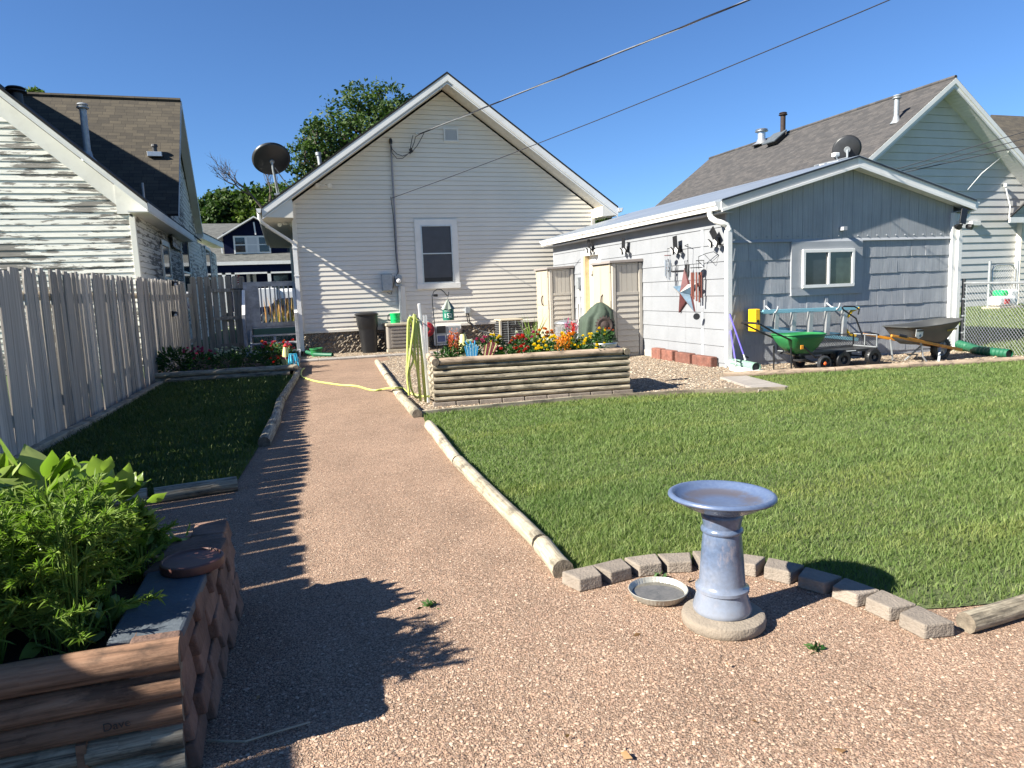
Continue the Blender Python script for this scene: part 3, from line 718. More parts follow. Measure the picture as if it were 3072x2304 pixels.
# downspout, left: elbow, sloped run to the corner, vertical run with bands
d = MB(); gx = eL-.065; zt = eZ-.14
d.tube([V(gx, 17.3, zt), V(gx+.0, 17.3, zt-.1), V(gx+.06, 17.36, zt-.2), V(gx+.16, 17.45, zt-.27)], .042, 8)
d.tube([V(gx+.14, 17.44, zt-.26), V(hw0-.04, 17.78, zt-.62), V(hw0-.01, 17.8, zt-.72)], .04, 8)
d.box((hw0-.06, 17.755, .12), (hw0+.035, 17.82, zt-.66)); d.build('downspout', 'gutter', house, smooth=40)
for z in (.8, 1.9, 2.55): MB().box((hw0-.075, 17.745, z), (hw0+.05, 17.83, z+.025)).build('downspout_strap', 'gutter', house)
# window
wa, wb = pyd(892, 474, HY), pyd(993, 620, HY); wx0, wx1, wz1, wz0 = wa.x+.02, wb.x, wa.z, wb.z
win = MB(); t = .145; y0 = HY-.045
win.box((wx0, y0, wz1-t), (wx1, HY, wz1)); win.box((wx0, y0, wz0), (wx0+t, HY, wz1-t)); win.box((wx1-t, y0, wz0), (wx1, HY, wz1-t)); win.box((wx0-.015, y0-.02, wz0-.02), (wx1+.015, HY, wz0+t*.8))
wf = win.build('window', 'trim', house, bevel=.004)
ix0, ix1, iz0, iz1 = wx0+t, wx1-t, wz0+t*.8, wz1-t
s = MB(); ys = y0-.006
for a, b2 in (((ix0, iz0), (ix0+.03, iz1)), ((ix1-.03, iz0), (ix1, iz1)), ((ix0+.03, iz1-.03), (ix1-.03, iz1)), ((ix0+.03, iz0), (ix1-.03, iz0+.03))):
    s.box((a[0], ys, a[1]), (b2[0], HY-.01, b2[1]))
zm = (iz0+iz1)/2+.02; s.box((ix0+.03, ys+.01, zm-.014), (ix1-.03, HY-.012, zm+.014)); fr = s.build('frame', 'alu', wf, bevel=.002)
MB().box((ix0+.02, HY-.026, iz0+.02), (ix1-.02, HY-.018, iz1-.02)).build('screen', 'darkscreen', wf)
mb = MB(); mb.box((ix0+.05, HY-.03, iz0+.05), (ix1-.05, HY-.0265, iz0+.14)); mb.build('blind_rail', 'black', wf)
# attic vent
va, vb = pyd(957, 276, HY), pyd(990, 307, HY); f = MB()
for a, b2 in (((va.x, va.z-.035), (vb.x, va.z)), ((va.x, vb.z), (vb.x, vb.z+.035)), ((va.x, vb.z+.035), (va.x+.035, va.z-.035)), ((vb.x-.035, vb.z+.035), (vb.x, va.z-.035))):
    f.box((a[0], HY-.04, a[1]), (b2[0], HY, b2[1]))
vt = f.build('attic_vent', 'trim', house, bevel=.003); l = MB(); k = 7
for i in range(k):
    z = vb.z+.04+(va.z-vb.z-.08)*i/k; l.quad(V(va.x+.03, HY-.034, z), V(vb.x-.03, HY-.034, z), V(vb.x-.03, HY-.016, z+.05), V(va.x+.03, HY-.016, z+.05))
l.build('louvre', 'rwall', vt)
# basement window set in a pale frame below the siding
b = MB(); x0, x1, z0, z1 = 3.57, 4.29, .06, .56
b.box((x0, HY-.09, z0), (x1, HY-.02, z1)); bw = b.build('basement_window', 'gutter', house, bevel=.005)
MB().box((x0+.03, HY-.094, z0+.03), (x1-.05, HY-.0905, z1-.03)).build('panel', 'galv', bw)
b = MB(); b.box((3.65, HY-.108, .37), (3.88, HY-.095, .55)); b.build('vent_opening', 'black', bw)
MT['bluepane'] = paint('blue_pane', (.08, .12, .28), .2, .2, 6.)
for q in (3.66, 3.93):
    f = MB()
    for a, b2 in (((q-.02, .13), (q+.215, .15)), ((q-.02, .31), (q+.215, .33)), ((q-.02, .15), (q, .31)), ((q+.195, .15), (q+.215, .31))): f.box((a[0], HY-.11, a[1]), (b2[0], HY-.095, b2[1]))
    p_ = f.build('pane_frame', 'whitep', bw); MB().box((q, HY-.1, .15), (q+.195, HY-.0955, .31)).build('pane', 'bluepane', p_)
# vent pipe on the left slope and floodlights
vp = pyd(693, 345, 21.5)
tg = thing('roof_vent_pipe', 'short grey flue pipe on the left slope of the cream house roof', 'vent pipe', vp)
MB().cyl(vp-V(0, 0, .45), vp+V(-.05, 0, .12), .06, .06, 14).build('pipe', 'galv', tg, smooth=True)
MB().cyl(vp+V(-.055, 0, .12), vp+V(-.06, 0, .2), .08, .08, 14).build('cap', 'galv', tg, smooth=True)
def flood(p, label, dy=-1, name='floodlight', m='trim'):
    t = thing(name, label, 'light', p, 'twin floodlights on the cream house')
    MB().box(p-V(.06, -.05, .04), p+V(.06, .06, .04)).build('base', m, t, bevel=.005)
    for s in (-1, 1):
        a = p+V(.05*s, -.02, 0); c = p+V(.13*s, -.12, -.04)
        MB().tube([a, a.lerp(c, .5)], .012, 6).build('arm', m, t)
        MB().lathe(c+V(0, .07, .03), [(.02, 0), (.03, .03), (.05, .08), (.052, .1)], 14, V(.1*s, -1, -.45), True, True).build('lamp_head', m, t, smooth=True)
p = pyd(698, 398, HY-.06); flood(p, 'twin floodlight under the left rake of the cream house')
p = V(.2, 18.4, 3.2); flood(p, 'floodlight on the shaded side wall under the left eave of the cream house')
# satellite dish on the left eave
def dish(p, r, nrm, label, mast, ra=.92, under=True):
    t = thing('satellite_dish', label, 'satellite dish', p)
    nrm = Vector(nrm).normalized(); n_ = 40; prof = [(0.001, -.075*r/.4)]+[(r*k/8, -.075*r/.4+.075*r/.4*(k/8)**2) for k in range(1, 9)]+[(r*1.01, .004), (r*.995, -.012)]
    mb = MB(); mb.lathe(p, prof, n_, nrm, False, False); o = mb.build('reflector', 'darkgrey', t, smooth=60)
    sd = o.modifiers.new('s', 'SOLIDIFY'); sd.thickness = .01
    bk = p-nrm*.08*(r/.4)
    MB().lathe(bk-nrm*.05, [(.05, 0), (.055, .02), (.04, .06)], 16, nrm, True, True).build('bracket', 'galv', t, smooth=True)
    mm = MB(); mm.tube([bk-nrm*.04, bk-nrm*.05-V(0, 0, .14), mast], .022, 8); mm.build('mast', 'galv', t, smooth=True)
    return t, bk
dc = pyd(586, 343, 17.6); base = pyd(600, 420, 17.7)
t, bk = dish(dc, .42, (-.1, .62, .62), 'large dark grey satellite dish on a mast above the left eave of the cream house', base)
mb = MB(); mb.tube([dc+V(.06, -.05, -.2), pyd(622, 402, 17.7)], .012, 6); mb.tube([dc+V(.05, -.04, -.32), pyd(605, 425, 17.8)], .01, 6); mb.build('strut', 'galv', t)
MB().box(base-V(.08, .06, .02), base+V(.08, .06, .02)).build('foot', 'galv', t)
# electric service: mast, meter, box, cables
m0, m1 = pyd(844, 309, HY-.05), pyd(860, 592, HY-.05)
ms = thing('service_mast', 'grey conduit running down the cream wall from the weatherhead to the meter', 'conduit', (m1.x, HY, m1.z))
MB().tube([m0, m1], .024, 8).build('conduit', 'wiregrey', ms, smooth=True)
MB().lathe(m0-V(0, 0, .02), [(.035, 0), (.045, .06), (.035, .12), (.01, .14)], 14, V(0, 0, 1), True, True).build('weatherhead', 'black', ms, smooth=True)
pts = [pyd(x, y, HY-.08) for x, y in ((844, 425), (850, 470), (853, 520), (856, 560), (861, 587), (853, 600), (849, 620), (845, 636), (836, 632))]
MB().tube(pts, .009, 6).build('cable', 'wire', ms, smooth=True)
mc = pyd(860, 607, HY-.07)
me_ = thing('electric_meter', 'round glass electric meter on a grey box beside the junction box', 'meter', mc)
MB().box((mc.x-.075, HY-.11, mc.z-.13), (mc.x+.09, HY-.01, mc.z+.13)).build('box', 'galv', me_, bevel=.006)
MB().lathe((mc.x, HY-.11, mc.z), [(.068, 0), (.07, .02), (.06, .025)], 24, V(0, -1, 0), False, True).build('ring', 'black', me_, smooth=True)
MB().lathe((mc.x, HY-.135, mc.z), [(.058, 0), (.055, .05), (.04, .065), (.001, .07)], 24, V(0, -1, 0)).build('dial', 'whitep', me_, smooth=True)
MB().box((mc.x-.015, HY-.15, .52), (mc.x+.04, HY-.02, mc.z-.13)).build('conduit', 'galv', me_)
MB().box((mc.x+.055, HY-.06, .5), (mc.x+.16, HY-.015, mc.z-.13)).build('cover_strip', 'gutter', me_)
ja, jb = pyd(823, 593, HY), pyd(847, 628, HY)
jb_ = thing('junction_box', 'square grey electrical box left of the meter', 'electrical box', (ja.x, HY, jb.z))
MB().box((ja.x, HY-.14, jb.z), (jb.x, HY-.01, ja.z)).build('box', 'galv', jb_, bevel=.006)
MB().box((ja.x+.01, HY-.15, jb.z+.01), (jb.x-.01, HY-.142, jb.z+.16)).build('door', 'galv', jb_, bevel=.003)
dx = thing('disconnect_box', 'small grey disconnect box above the cables of the air conditioner', 'electrical box', (4.4, HY, .85))
MB().box((4.42, HY-.12, .84), (4.55, HY-.01, .99)).build('box', 'galv', dx, bevel=.005)
for k, (a, b2) in enumerate((((4.45, .84), (5.02, .3)), ((4.5, .84), (5.02, .22)))):
    MB().tube([V(a[0], HY-.07, a[1]), V(a[0]+.02, HY-.09, .62), V(4.72, HY-.2, .4), V(b2[0], HY-.5, b2[1])], .014, 6).build('cable', 'blackmetal', dx, smooth=True)
# overhead lines
def wire(name, pts, r, mat, label, twist=0, mat2=None, group=None):
    t = thing(name, label, 'cable', pts[0], group) if twist else None
    if twist:
        P = []; Q = []; S_ = []
        for i in range(len(pts)-1):
            for k in range(24): P.append(Vector(pts[i]).lerp(Vector(pts[i+1]), k/24))
        for k in range(3):
            q = []; d = 0
            for i, p in enumerate(P):
                if i: d += (p-P[i-1]).length
                an = d*twist+k*2.094; q.append(p+V(math.cos(an)*r*1.05, 0, math.sin(an)*r*1.05))
            MB().tube(q, r*.9, 5).build('strand', mat if k else (mat2 or mat), t, smooth=True)
        return t
    o = MB().tube(pts, r, 6).build(name, mat, None, smooth=True); return tag(o, label, 'cable', group)
s0 = pyd(908, 289, HY-.1); s1 = pyd(1617, 0, 9.0); s2 = s1+(s1-s0)*.8
def sagline(a, b_, c, sg, n=10): return [a.lerp(c, i/n)-V(0, 0, 4*sg*(i/n)*(1-i/n)) for i in range(n+1)]
dirv = (s1-s0)/ (s1-s0).length; tot = s0+dirv*20; wire('service_cable', [s0+V(0, 0, 0)]+[p for p in sagline(s0, None, tot, .0)[1:]], .0085, 'wire', 'twisted power cable running from the cream gable up over the yard', 2.2, 'alu')
ins = thing('insulator', 'small white porcelain insulator anchoring the power cable to the gable', 'insulator', s0)
MB().lathe(s0+V(-.07, .1, .01), [(.03, 0), (.035, .03), (.025, .05)], 14, V(0, -1, 0), True, True).build('knob', 'whitep', ins, smooth=True)
MB().tube([s0+V(-.07, .04, .01), s0], .008, 6).build('hook', 'galv', ins)
lp = thing('drip_loop', 'black drip loops joining the weatherhead to the power cable', 'cable', m0)
A1 = lambda x, y: pyd((1150+x/8.19)/1.3888, (330+y/8.19)/1.3888, HY-.12)
for c in ([(190, 860), (215, 960), (330, 1080), (470, 1130), (590, 1090), (660, 1020)], [(185, 880), (215, 1050), (330, 1190), (470, 1190), (580, 1100), (700, 990)], [(660, 1000), (680, 850), (700, 730), (730, 620)], [(690, 970), (760, 800), (790, 660), (900, 590)], [(730, 1000), (830, 880), (920, 720), (1000, 570)]):
    MB().tube([A1(*q) for q in c], .009, 6).build('loop', 'wire', lp, smooth=True)
MB().tube([A1(640, 990), A1(700, 950)], .026, 8).build('splice', 'black', lp); MB().tube([A1(640, 1060), A1(720, 1000)], .028, 8).build('splice', 'black', lp)
p0 = pyd(846, 428, HY-.1); p1 = pyd(1818, 0, 8.0); dv = (p1-p0).normalized()
wire('phone_cable', [p0+dv*22*i/10-V(0, 0, .25*4*(i/10)*(1-i/10)) for i in range(11)], .0075, 'wire', 'thin straight phone cable below the twisted power cable')
# steps with gate beside the house
st = thing('wooden_steps', 'worn grey painted steps with white edged rails and a balustrade gate beside the cream house', 'steps', (-.3, 18.4, 0))
ty = [17.62, 17.95, 18.28, 18.62]
for i, y in enumerate(ty):
    z = .17+.18*i
    MB().box((-.8, y, z-.035), (.27, y+.3+(.9 if i == 3 else 0), z)).build('tread', 'deckpaint', st, bevel=.004)
mb = MB()
for x in (-.82, .27): mb.prism([V(x, 17.6, -.02), V(x, 17.6, .13), V(x, 18.65, .68), V(x, 19.5, .68), V(x, 19.5, -.02)], V(.04, 0, 0))
mb.build('stringer', 'deckpaint', st)
mb = MB(); mb.box((-.28, 17.9, 0), (-.22, 17.94, .5)); mb.build('support_post', 'deckpaint', st)
la = MB()
for i in range(12):
    x = -.75+i*.09
    la.beam(V(x, 19.2, .02), V(x+.3, 19.2, .5), .02, .03, V(0, 1, 0)); la.beam(V(x+.3, 19.215, .02), V(x, 19.215, .5), .02, .03, V(0, 1, 0))
la.build('lattice', 'deckpaint', st)
for x in (-.86, -.0): pass
MB().box((-.9, 18.6, -.02), (-.8, 18.7, 1.82)).build('newel_post', 'deckpaint', st, bevel=.005)
MB().box((-.8, 18.62, .75), (-.55, 18.68, 1.8)).build('post_panel', 'deckpaint', st, bevel=.004)
MB().box((.25, 18.6, -.02), (.32, 18.7, 1.8)).build('newel_post', 'deckpaint', st, bevel=.005)
MB().box((-.8, 18.61, 1.7), (.26, 18.68, 1.82)).build('top_rail', 'deckpaint', st, bevel=.005)
MB().box((-.8, 18.61, .72), (.26, 18.68, .82)).build('bottom_rail', 'deckpaint', st, bevel=.005)
for i in range(7): MB().box((-.52+i*.108, 18.63, .82), (-.485+i*.108, 18.66, 1.7)).build('baluster', 'deckpaint', st)
for x in (-.9, .27):
    MB().beam(V(x, 18.6, 1.62), V(x, 17.75, 1.02), .07, .04).build('handrail', 'gutter', st, bevel=.004)
    MB().box((x-.035, 17.7, -.02), (x+.035, 17.77, 1.05)).build('rail_post', 'deckpaint', st, bevel=.004)
fg = thing('feather_reed_grass', 'clump of tall golden ornamental grass seen through the balusters', 'plant', (-.3, 40.8, 0))
pq = pyd(613, 700, 40.8); q = np.c_[RS.normal(pq.x, .38, 80), RS.normal(40.8, .25, 80), np.full(80, -.02)]
MT['straw'] = leafmat('straw_blade', (.35, .16, .05), (.45, .24, .08), (.3, .22, .08), .3); MT['strawg'] = leafmat('green_reed', (.12, .16, .04), (.16, .2, .05), (.2, .2, .07), .3)
blades('plume', q, 1.25, .05, .14, 'straw', fg, 31); blades('foliage', q, .7, .05, .3, 'strawg', fg, 32)
# small things at the foot of the wall
gp = thing('flower_pot', 'low dark green plastic pot in the shade at the corner of the cream house', 'pot', (.62, 17.4, 0))
MB().lathe((.66, 17.4, 0), [(.1, 0), (.14, .16), (.155, .17), (.155, .2), (.135, .2), (.12, .05)], 24, V(0, 0, 1), True, False).build('pot', 'green', gp, smooth=True)
dp_ = MB().tube([V(.45, 17.7, .1), V(.62, 17.3, .06), V(.85, 17.1, .05), V(1.0, 16.95, .05)], .045, 12, False).build('drain_pipe', 'pipegreen', None, smooth=True)
tag(dp_, 'short dark green corrugated drain pipe at the left corner of the cream house', 'drain pipe')
# ---------------------------------------------------------------- grey shed
SX, SY = 6.71, 9.775; SX1 = 11.32; SYB = 17.3
shed = thing('grey_shed', 'low grey painted shed with a shallow gable roof, white gutters and a sliding window', 'shed', (9, 10, 0))
spk = pyd(1838, 340, SY-.16); SPX, SPZ = 9.06, spk.z
seZ = 2.60; seL, seR = SX-.22, SX1+.30
sl2 = (SPZ-seZ)/(SPX-seL); sz = lambda x: SPZ-.13-abs(x-SPX)*sl2
m, nt, b = newmat('shake_paint'); co = coords(nt)
f = noise(nt, coords(nt, 'Object', (60, 60, 1.5)), 1., 6, .6); f2 = noise(nt, co, 2.2, 5)
c = ramp(nt, f, [(.3, (.24, .25, .27)), (.55, (.3, .315, .335)), (.8, (.35, .365, .385))]); c = mixc(nt, 1., c, ramp(nt, f2, [(.3, g3(.88)), (.7, g3(1.06))]), 'MULTIPLY')
lk(nt, c, b.inputs['Base Color']); b.inputs['Roughness'].default_value = .7; bump(nt, b, f, .55, .008); MT['shake'] = m
# shake courses on the front: separate slightly uneven shingles
rs = random.Random(4); rows = [1.965+.005-.271*i for i in range(9)]
mb = MB()
for ri, zt in enumerate(rows):
    zb = zt-.271; x = SX+.02+(rs.random()*.3)
    xs = [SX+.02]
    while x < SX1-.12: 
        if x-xs[-1] > .12: xs.append(x)
        x += rs.choice([.3, .45, .6, .6])*rs.uniform(.9, 1.05)
    xs.append(SX1-.02)
    for a, c_ in zip(xs[:-1], xs[1:]):
        d = .014+rs.uniform(-.003, .004); k = max(2, int((c_-a)/.1)); drop = rs.uniform(-.008, .004)
        zz = [max(zb, -.1)+drop+rs.uniform(-.005, .003) for _ in range(k+1)]; dd_ = [d+rs.uniform(-.002, .003) for _ in range(k+1)]
        for i in range(k):
            x0, x1 = a+(c_-a)*i/k+(.002 if i == 0 else 0), a+(c_-a)*(i+1)/k-(.002 if i == k-1 else 0)
            mb.quad(V(x0, SY-dd_[i], zz[i]), V(x1, SY-dd_[i+1], zz[i+1]), V(x1, SY-.003, zt), V(x0, SY-.003, zt))
            mb.quad(V(x0, SY, zz[i]), V(x1, SY, zz[i+1]), V(x1, SY-dd_[i+1], zz[i+1]), V(x0, SY-dd_[i], zz[i]))
        mb.quad(V(a+.002, SY, zz[0]), V(a+.002, SY-dd_[0], zz[0]), V(a+.002, SY-.003, zt), V(a+.002, SY, zt))
mb.quad(V(SX, SY, -.1), V(SX1, SY, -.1), V(SX1, SY, 2.0), V(SX, SY, 2.0))
mb.build('front_wall', 'shake', shed, fixn=False)
# grooved panel in the gable
mb = MB(); zb = 2.0; xs = [SX+.02]; w_ = .2; x = SX+.02
while x+w_ < SX1: x += w_; xs.append(x)
xs.append(SX1-.02)
for a, c_ in zip(xs[:-1], xs[1:]):
    a2, c2 = a+.003, c_-.003
    pts_ = [V(a2, SY-.008, zb), V(c2, SY-.008, zb)]
    if a2 < SPX < c2: top = [V(c2, SY-.008, sz(c2)), V(SPX, SY-.008, sz(SPX)), V(a2, SY-.008, sz(a2))]
    else: top = [V(c2, SY-.008, sz(c2)), V(a2, SY-.008, sz(a2))]
    mb.prism(pts_+top, V(0, .02, 0))
mb.prism([V(SX, SY-.002, zb), V(SX1, SY-.002, zb), V(SX1, SY-.002, sz(SX1)), V(SPX, SY-.002, sz(SPX)), V(SX, SY-.002, sz(SX))], V(0, .05, 0))
mb.build('gable_panel', 'shake', shed)
mb = MB(); mb.hexa([V(SX+.02, SY-.035, 1.975), V(SX1-.02, SY-.035, 1.975), V(SX+.02, SY, 1.975), V(SX1-.02, SY, 1.975), V(SX+.02, SY-.02, 2.005), V(SX1-.02, SY-.02, 2.005), V(SX+.02, SY, 2.02), V(SX1-.02, SY, 2.02)])
mb.build('flashing', 'shedpaint', shed)
mb = MB()
for i in range(22):
    x = SX+.13+i*.2
    if x < SX1-.1: mb.cyl(V(x, SY-.012, 2.06), V(x, SY-.032, 2.06), .008, .006, 6)
mb.build('bolt_heads', 'shedpaint', shed)
MB().box((8.86, SY-.11, 2.14), (8.94, SY-.01, 2.2)).build('outlet_box', 'shedpaint', shed, bevel=.004)
# left wall: smooth boards
mb = MB(); rs = random.Random(9)
DR0, DR1 = 14.48, 15.40   # door opening
for ri, zt in enumerate(rows+[rows[0]+.271, rows[0]+.542, rows[0]+.813]):
    zb_ = zt-.271
    if zb_ > 2.5: continue
    zt2 = min(zt, 2.55)-.004
    for (ya, yb) in ((SY+.02, DR0), (DR1, SYB)):
        if zb_ > 2.13 and ya != DR1: yb = SYB
        if zb_ > 2.13 and ya == DR1: continue
        y = ya; ys_ = [ya]
        while True:
            y += rs.choice([.6, 1.2, 1.2])
            if y > yb-.15: break
            ys_.append(y)
        ys_.append(yb)
        for a, c_ in zip(ys_[:-1], ys_[1:]):
            d = .016; b0 = max(zb_, -.1)
            mb.quad(V(SX-d, c_-.0015, b0), V(SX-d, a+.0015, b0), V(SX-.002, a+.0015, zt2), V(SX-.002, c_-.0015, zt2))
            mb.quad(V(SX, c_, b0), V(SX, a, b0), V(SX-d, a, b0), V(SX-d, c_, b0))
for (ya, yb, z0, z1) in ((SY, DR0, -.1, 2.6), (DR1, SYB, -.1, 2.6), (DR0, DR1, 2.13, 2.6)): mb.quad(V(SX, yb, z0), V(SX, ya, z0), V(SX, ya, z1), V(SX, yb, z1))
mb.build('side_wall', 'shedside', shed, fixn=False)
mb = MB(); mb.quad(V(SX1, SY, -.1), V(SX1, SYB, -.1), V(SX1, SYB, 2.6), V(SX1, SY, 2.6)); mb.prism([V(SX, SYB, -.1), V(SX1, SYB, -.1), V(SX1, SYB, sz(SX1)), V(SPX, SYB, sz(SPX)), V(SX, SYB, sz(SX))], V(0, .05, 0)); mb.build('back_wall', 'shedpaint', shed)
MB().box((SX-.012, 10.42, 0), (SX-.002, 10.5, 2.3)).build('batten', 'shedpaint', shed)
MB().box((SX-.03, 10.0, -.05), (SX+.0, 14.0, .12)).build('footing', 'concrete', shed, bevel=.006)
# door in the side wall
dr = MB(); dr.box((SX+.1, DR0+.04, 0), (SX+.14, DR1-.03, 2.1)); do = dr.build('door', 'whitep', shed)
f = MB(); f.box((SX-.03, DR0-.07, 0), (SX+.12, DR0+.04, 2.2)); f.box((SX-.03, DR0+.04, 2.09), (SX+.12, DR1-.04, 2.2)); f.build('door_frame', 'gutter', shed, bevel=.004)
MT['rawwood'] = paint('raw_pine', (.55, .4, .2), .6, .1, 6.)
MB().box((SX-.02, DR1-.1, 0), (SX+.12, DR1-.0, 2.09)).build('door_jamb', 'rawwood', shed, bevel=.003)
MB().box((SX-.03, DR1, 0), (SX-.005, DR1+.08, 2.2)).build('door_frame', 'gutter', shed, bevel=.003)
g = MB(); xg = SX+.095
arcp = [V(xg, 14.94+.26*math.cos(a), 1.62+.22*math.sin(a)) for a in [i*math.pi/12 for i in range(13)]]
g.prism(arcp, V(-.006, 0, 0)); g.build('fan_light', 'glass', do)
MB().box((SX-.05, 15.6, .55), (SX-.01, 15.7, 1.0)).build('conduit', 'gutter', shed)
MB().box((SX-.08, 15.58, 1.35), (SX-.01, 15.72, 1.62)).build('switch_box', 'galv', shed, bevel=.005)
MB().box((SX-.05, 15.62, 0), (SX-.01, 15.68, 1.35)).build('conduit', 'gutter', shed)
# corner boards
MB().box((SX-.025, SY-.025, -.05), (SX+.02, SY+.02, 2.5)).build('corner_board', 'shedpaint', shed, bevel=.003)
MB().box((SX1-.06, SY-.06, -.1), (SX1+.03, SY+.03, 2.42)).build('corner_post', 'gutter', shed, bevel=.004)
# roof
roofslab('roof', 'roofmetal', shed, V(seL, SY-.2, seZ+.03), V(seL, SYB+.2, seZ+.03), V(SPX, SYB+.2, SPZ+.03), V(SPX, SY-.2, SPZ+.03), .035)
roofslab('roof', 'roofmetal', shed, V(seR, SY-.2, seZ+.03), V(seR, SYB+.2, seZ+.03), V(SPX, SYB+.2, SPZ+.03), V(SPX, SY-.2, SPZ+.03), .035)
for sx in (-1, 1):
    e = V(seL if sx < 0 else seR, SY-.18, seZ); p = V(SPX, SY-.18, SPZ)
    mb = MB(); mb.prism([e, p, p-V(0, 0, .15), e-V(0, 0, .15)], V(0, .02, 0)); mb.build('fascia', 'rwall' if sx < 0 else 'gutter', shed)
    mb = MB(); mb.prism([e-V(0, 0, .12), p-V(0, 0, .12), p-V(0, 0, .16), e-V(0, 0, .16)], V(0, -.025, 0)); mb.build('fascia_bead', 'gutter', shed)
    mb = MB(); mb.prism([e+V(0, 0, .02), p+V(0, 0, .02), p+V(0, 0, .0), e+V(0, 0, .0)], V(0, -.02, 0)); mb.build('drip_edge', 'gutter', shed)
    mb = MB(); a, c_ = e-V(0, 0, .145), p-V(0, 0, .145)
    for i in range(30):
        q0, q1 = a.lerp(c_, i/30), a.lerp(c_, (i+.92)/30); mb.prism([q0, q1, q1+V(0, .2, 0), q0+V(0, .2, 0)], V(0, 0, .01))
    mb.build('soffit', 'gutter', shed)
    ex = e.x; s = sx; wx = SX if sx < 0 else SX1
    MB().box((min(ex, wx), SY-.16, seZ-.17), (max(ex, wx), SYB+.1, seZ-.155)).build('soffit', 'shedpaint', shed)
    pr = [(0, 0), (.0, -.12), (.06, -.12), (.075, -.07), (.1, -.05), (.11, .0), (.1, .0), (.09, -.045), (.068, -.065), (.055, -.11), (.008, -.11), (.008, 0)]
    g = MB(); g.prism([V(ex+s*a_, SY-.16, seZ-.01+b2) for a_, b2 in pr], V(0, SYB-SY+.3, 0)); g.prism([V(ex+s*a_, SY-.166, seZ-.01+b2) for a_, b2 in pr[:6]], V(0, .006, 0)); g.build('gutter', 'gutter', shed)
# left downspout with ribbed elbows
d = MB(); x = seL-.055
el = [V(x, SY+.05, 2.5), V(x, SY+.05, 2.42), V(x+.01, SY+.02, 2.36), V(x+.06, SY-.03, 2.31), V(x+.13, SY-.08, 2.28), V(SX-.06, SY-.09, 2.24), V(SX-.03, SY-.1, 2.16)]
pts = []
for a, c_ in zip(el[:-1], el[1:]):
    for k in range(4): pts.append(a.lerp(c_, k/4))
pts.append(el[-1]); d.tube(pts, [.042+(.005 if i % 2 else 0) for i in range(len(pts))], 10)
d.box((SX-.075, SY-.13, .1), (SX+.005, SY-.045, 2.17)); d.tube([V(SX-.03, SY-.09, .14), V(SX-.02, SY-.12, .06), V(SX+.02, SY-.2, .03)], .045, 8); d.build('downspout', 'gutter', shed, smooth=35)
MB().box((SX1+.04, SY-.1, .0), (SX1+.13, SY-.02, 2.18)).build('downspout', 'gutter', shed, bevel=.006)
MB().tube([V(seR+.04, SY, 2.48), V(seR+.04, SY, 2.38), V(SX1+.085, SY-.06, 2.25), V(SX1+.085, SY-.06, 2.15)], .04, 8).build('downspout_elbow', 'gutter', shed, smooth=35)
# window
yw = SY-.016
f = MB(); x0, x1, z0, z1 = 7.9, 9.33, 1.1, 1.975
for a, b2 in (((x0, z1-.13), (x1, z1)), ((x0, z0), (x1, z0+.12)), ((x0, z0+.12), (x0+.2, z1-.13)), ((x1-.19, z0+.12), (x1, z1-.13))): f.box((a[0], yw-.025, a[1]), (b2[0], SY, b2[1]))
wf = f.build('window', 'shedpaint', shed, bevel=.004)
f = MB(); a0, a1, c0, c1 = x0+.2, x1-.19, z0+.12, z1-.13; t_ = .05
for a, b2 in (((a0, c1-t_), (a1, c1)), ((a0, c0), (a1, c0+t_)), ((a0, c0+t_), (a0+t_, c1-t_)), ((a1-t_, c0+t_), (a1, c1-t_)), (((a0+a1)/2-.02, c0+t_), ((a0+a1)/2+.02, c1-t_))): f.box((a[0], yw-.06, a[1]), (b2[0], yw-.005, b2[1]))
f.build('frame', 'gutter', wf, bevel=.004)
MB().box((a0+t_, yw-.03, c0+t_), ((a0+a1)/2-.02, yw-.02, c1-t_)).build('pane', 'glass', wf); MB().box(((a0+a1)/2+.02, yw-.036, c0+t_), (a1-t_, yw-.026, c1-t_)).build('pane', 'glassgreen', wf)
# solar lamps
def solar(p, label, u):
    t = thing('solar_light', label, 'light', p, 'black solar lamps on the side wall of the shed')
    u = Vector(u)
    MB().beam(p+V(-.01, 0, -.06), p+V(-.01, 0, .06), .07, .02, V(0, 1, 0)).build('mount', 'black', t)
    MB().tube([p, p+V(-.08, 0, -.02)], .015, 6).build('arm', 'black', t)
    c = p+V(-.12, 0, .12); mb = MB()
    a = u.normalized(); b2 = a.cross(V(0, 1, .25)).normalized()
    mb.beam(c-a*.1, c+a*.1, .13, .015, b2); mb.build('solar_panel', 'blackmetal', t, bevel=.003)
    MB().tube([p+V(-.08, 0, -.02), c], .012, 6).build('bracket', 'black', t)
    for s in (-1, 1):
        q = p+V(-.13, .08*s, -.03); mb = MB(); mb.beam(q-V(.0, .05, .03), q+V(-.0, .05, .03), .1, .03, V(-1, .2*s, -.3)); h = mb.build('lamp_head', 'black', t, bevel=.004)
        mb = MB(); mb.beam(q-V(.018, .04, .03), q+V(-.018, .04, .025), .08, .004, V(-1, .2*s, -.3)); mb.build('lens', 'whitep', h)
solar(V(SX-.01, 14.8, 2.22), 'solar lamp above the shed door', (0, .3, 1))
solar(V(SX-.01, 13.1, 2.1), 'solar lamp with a bright lens between the two beige cabinets', (0, -.1, 1))
solar(V(SX-.01, 11.12, 1.98), 'solar lamp above the small wind chime and the star', (0, .1, 1))
solar(V(SX-.01, 9.95, 2.02), 'tilted solar lamp by the corner downspout', (0, .8, 1))
t = thing('solar_light', 'solar lamp on the right corner post of the grey shed', 'light', (SX1, SY-.1, 2.2), 'black solar lamps on the side wall of the shed'); del t['group']
p = V(SX1+.02, SY-.12, 2.2)
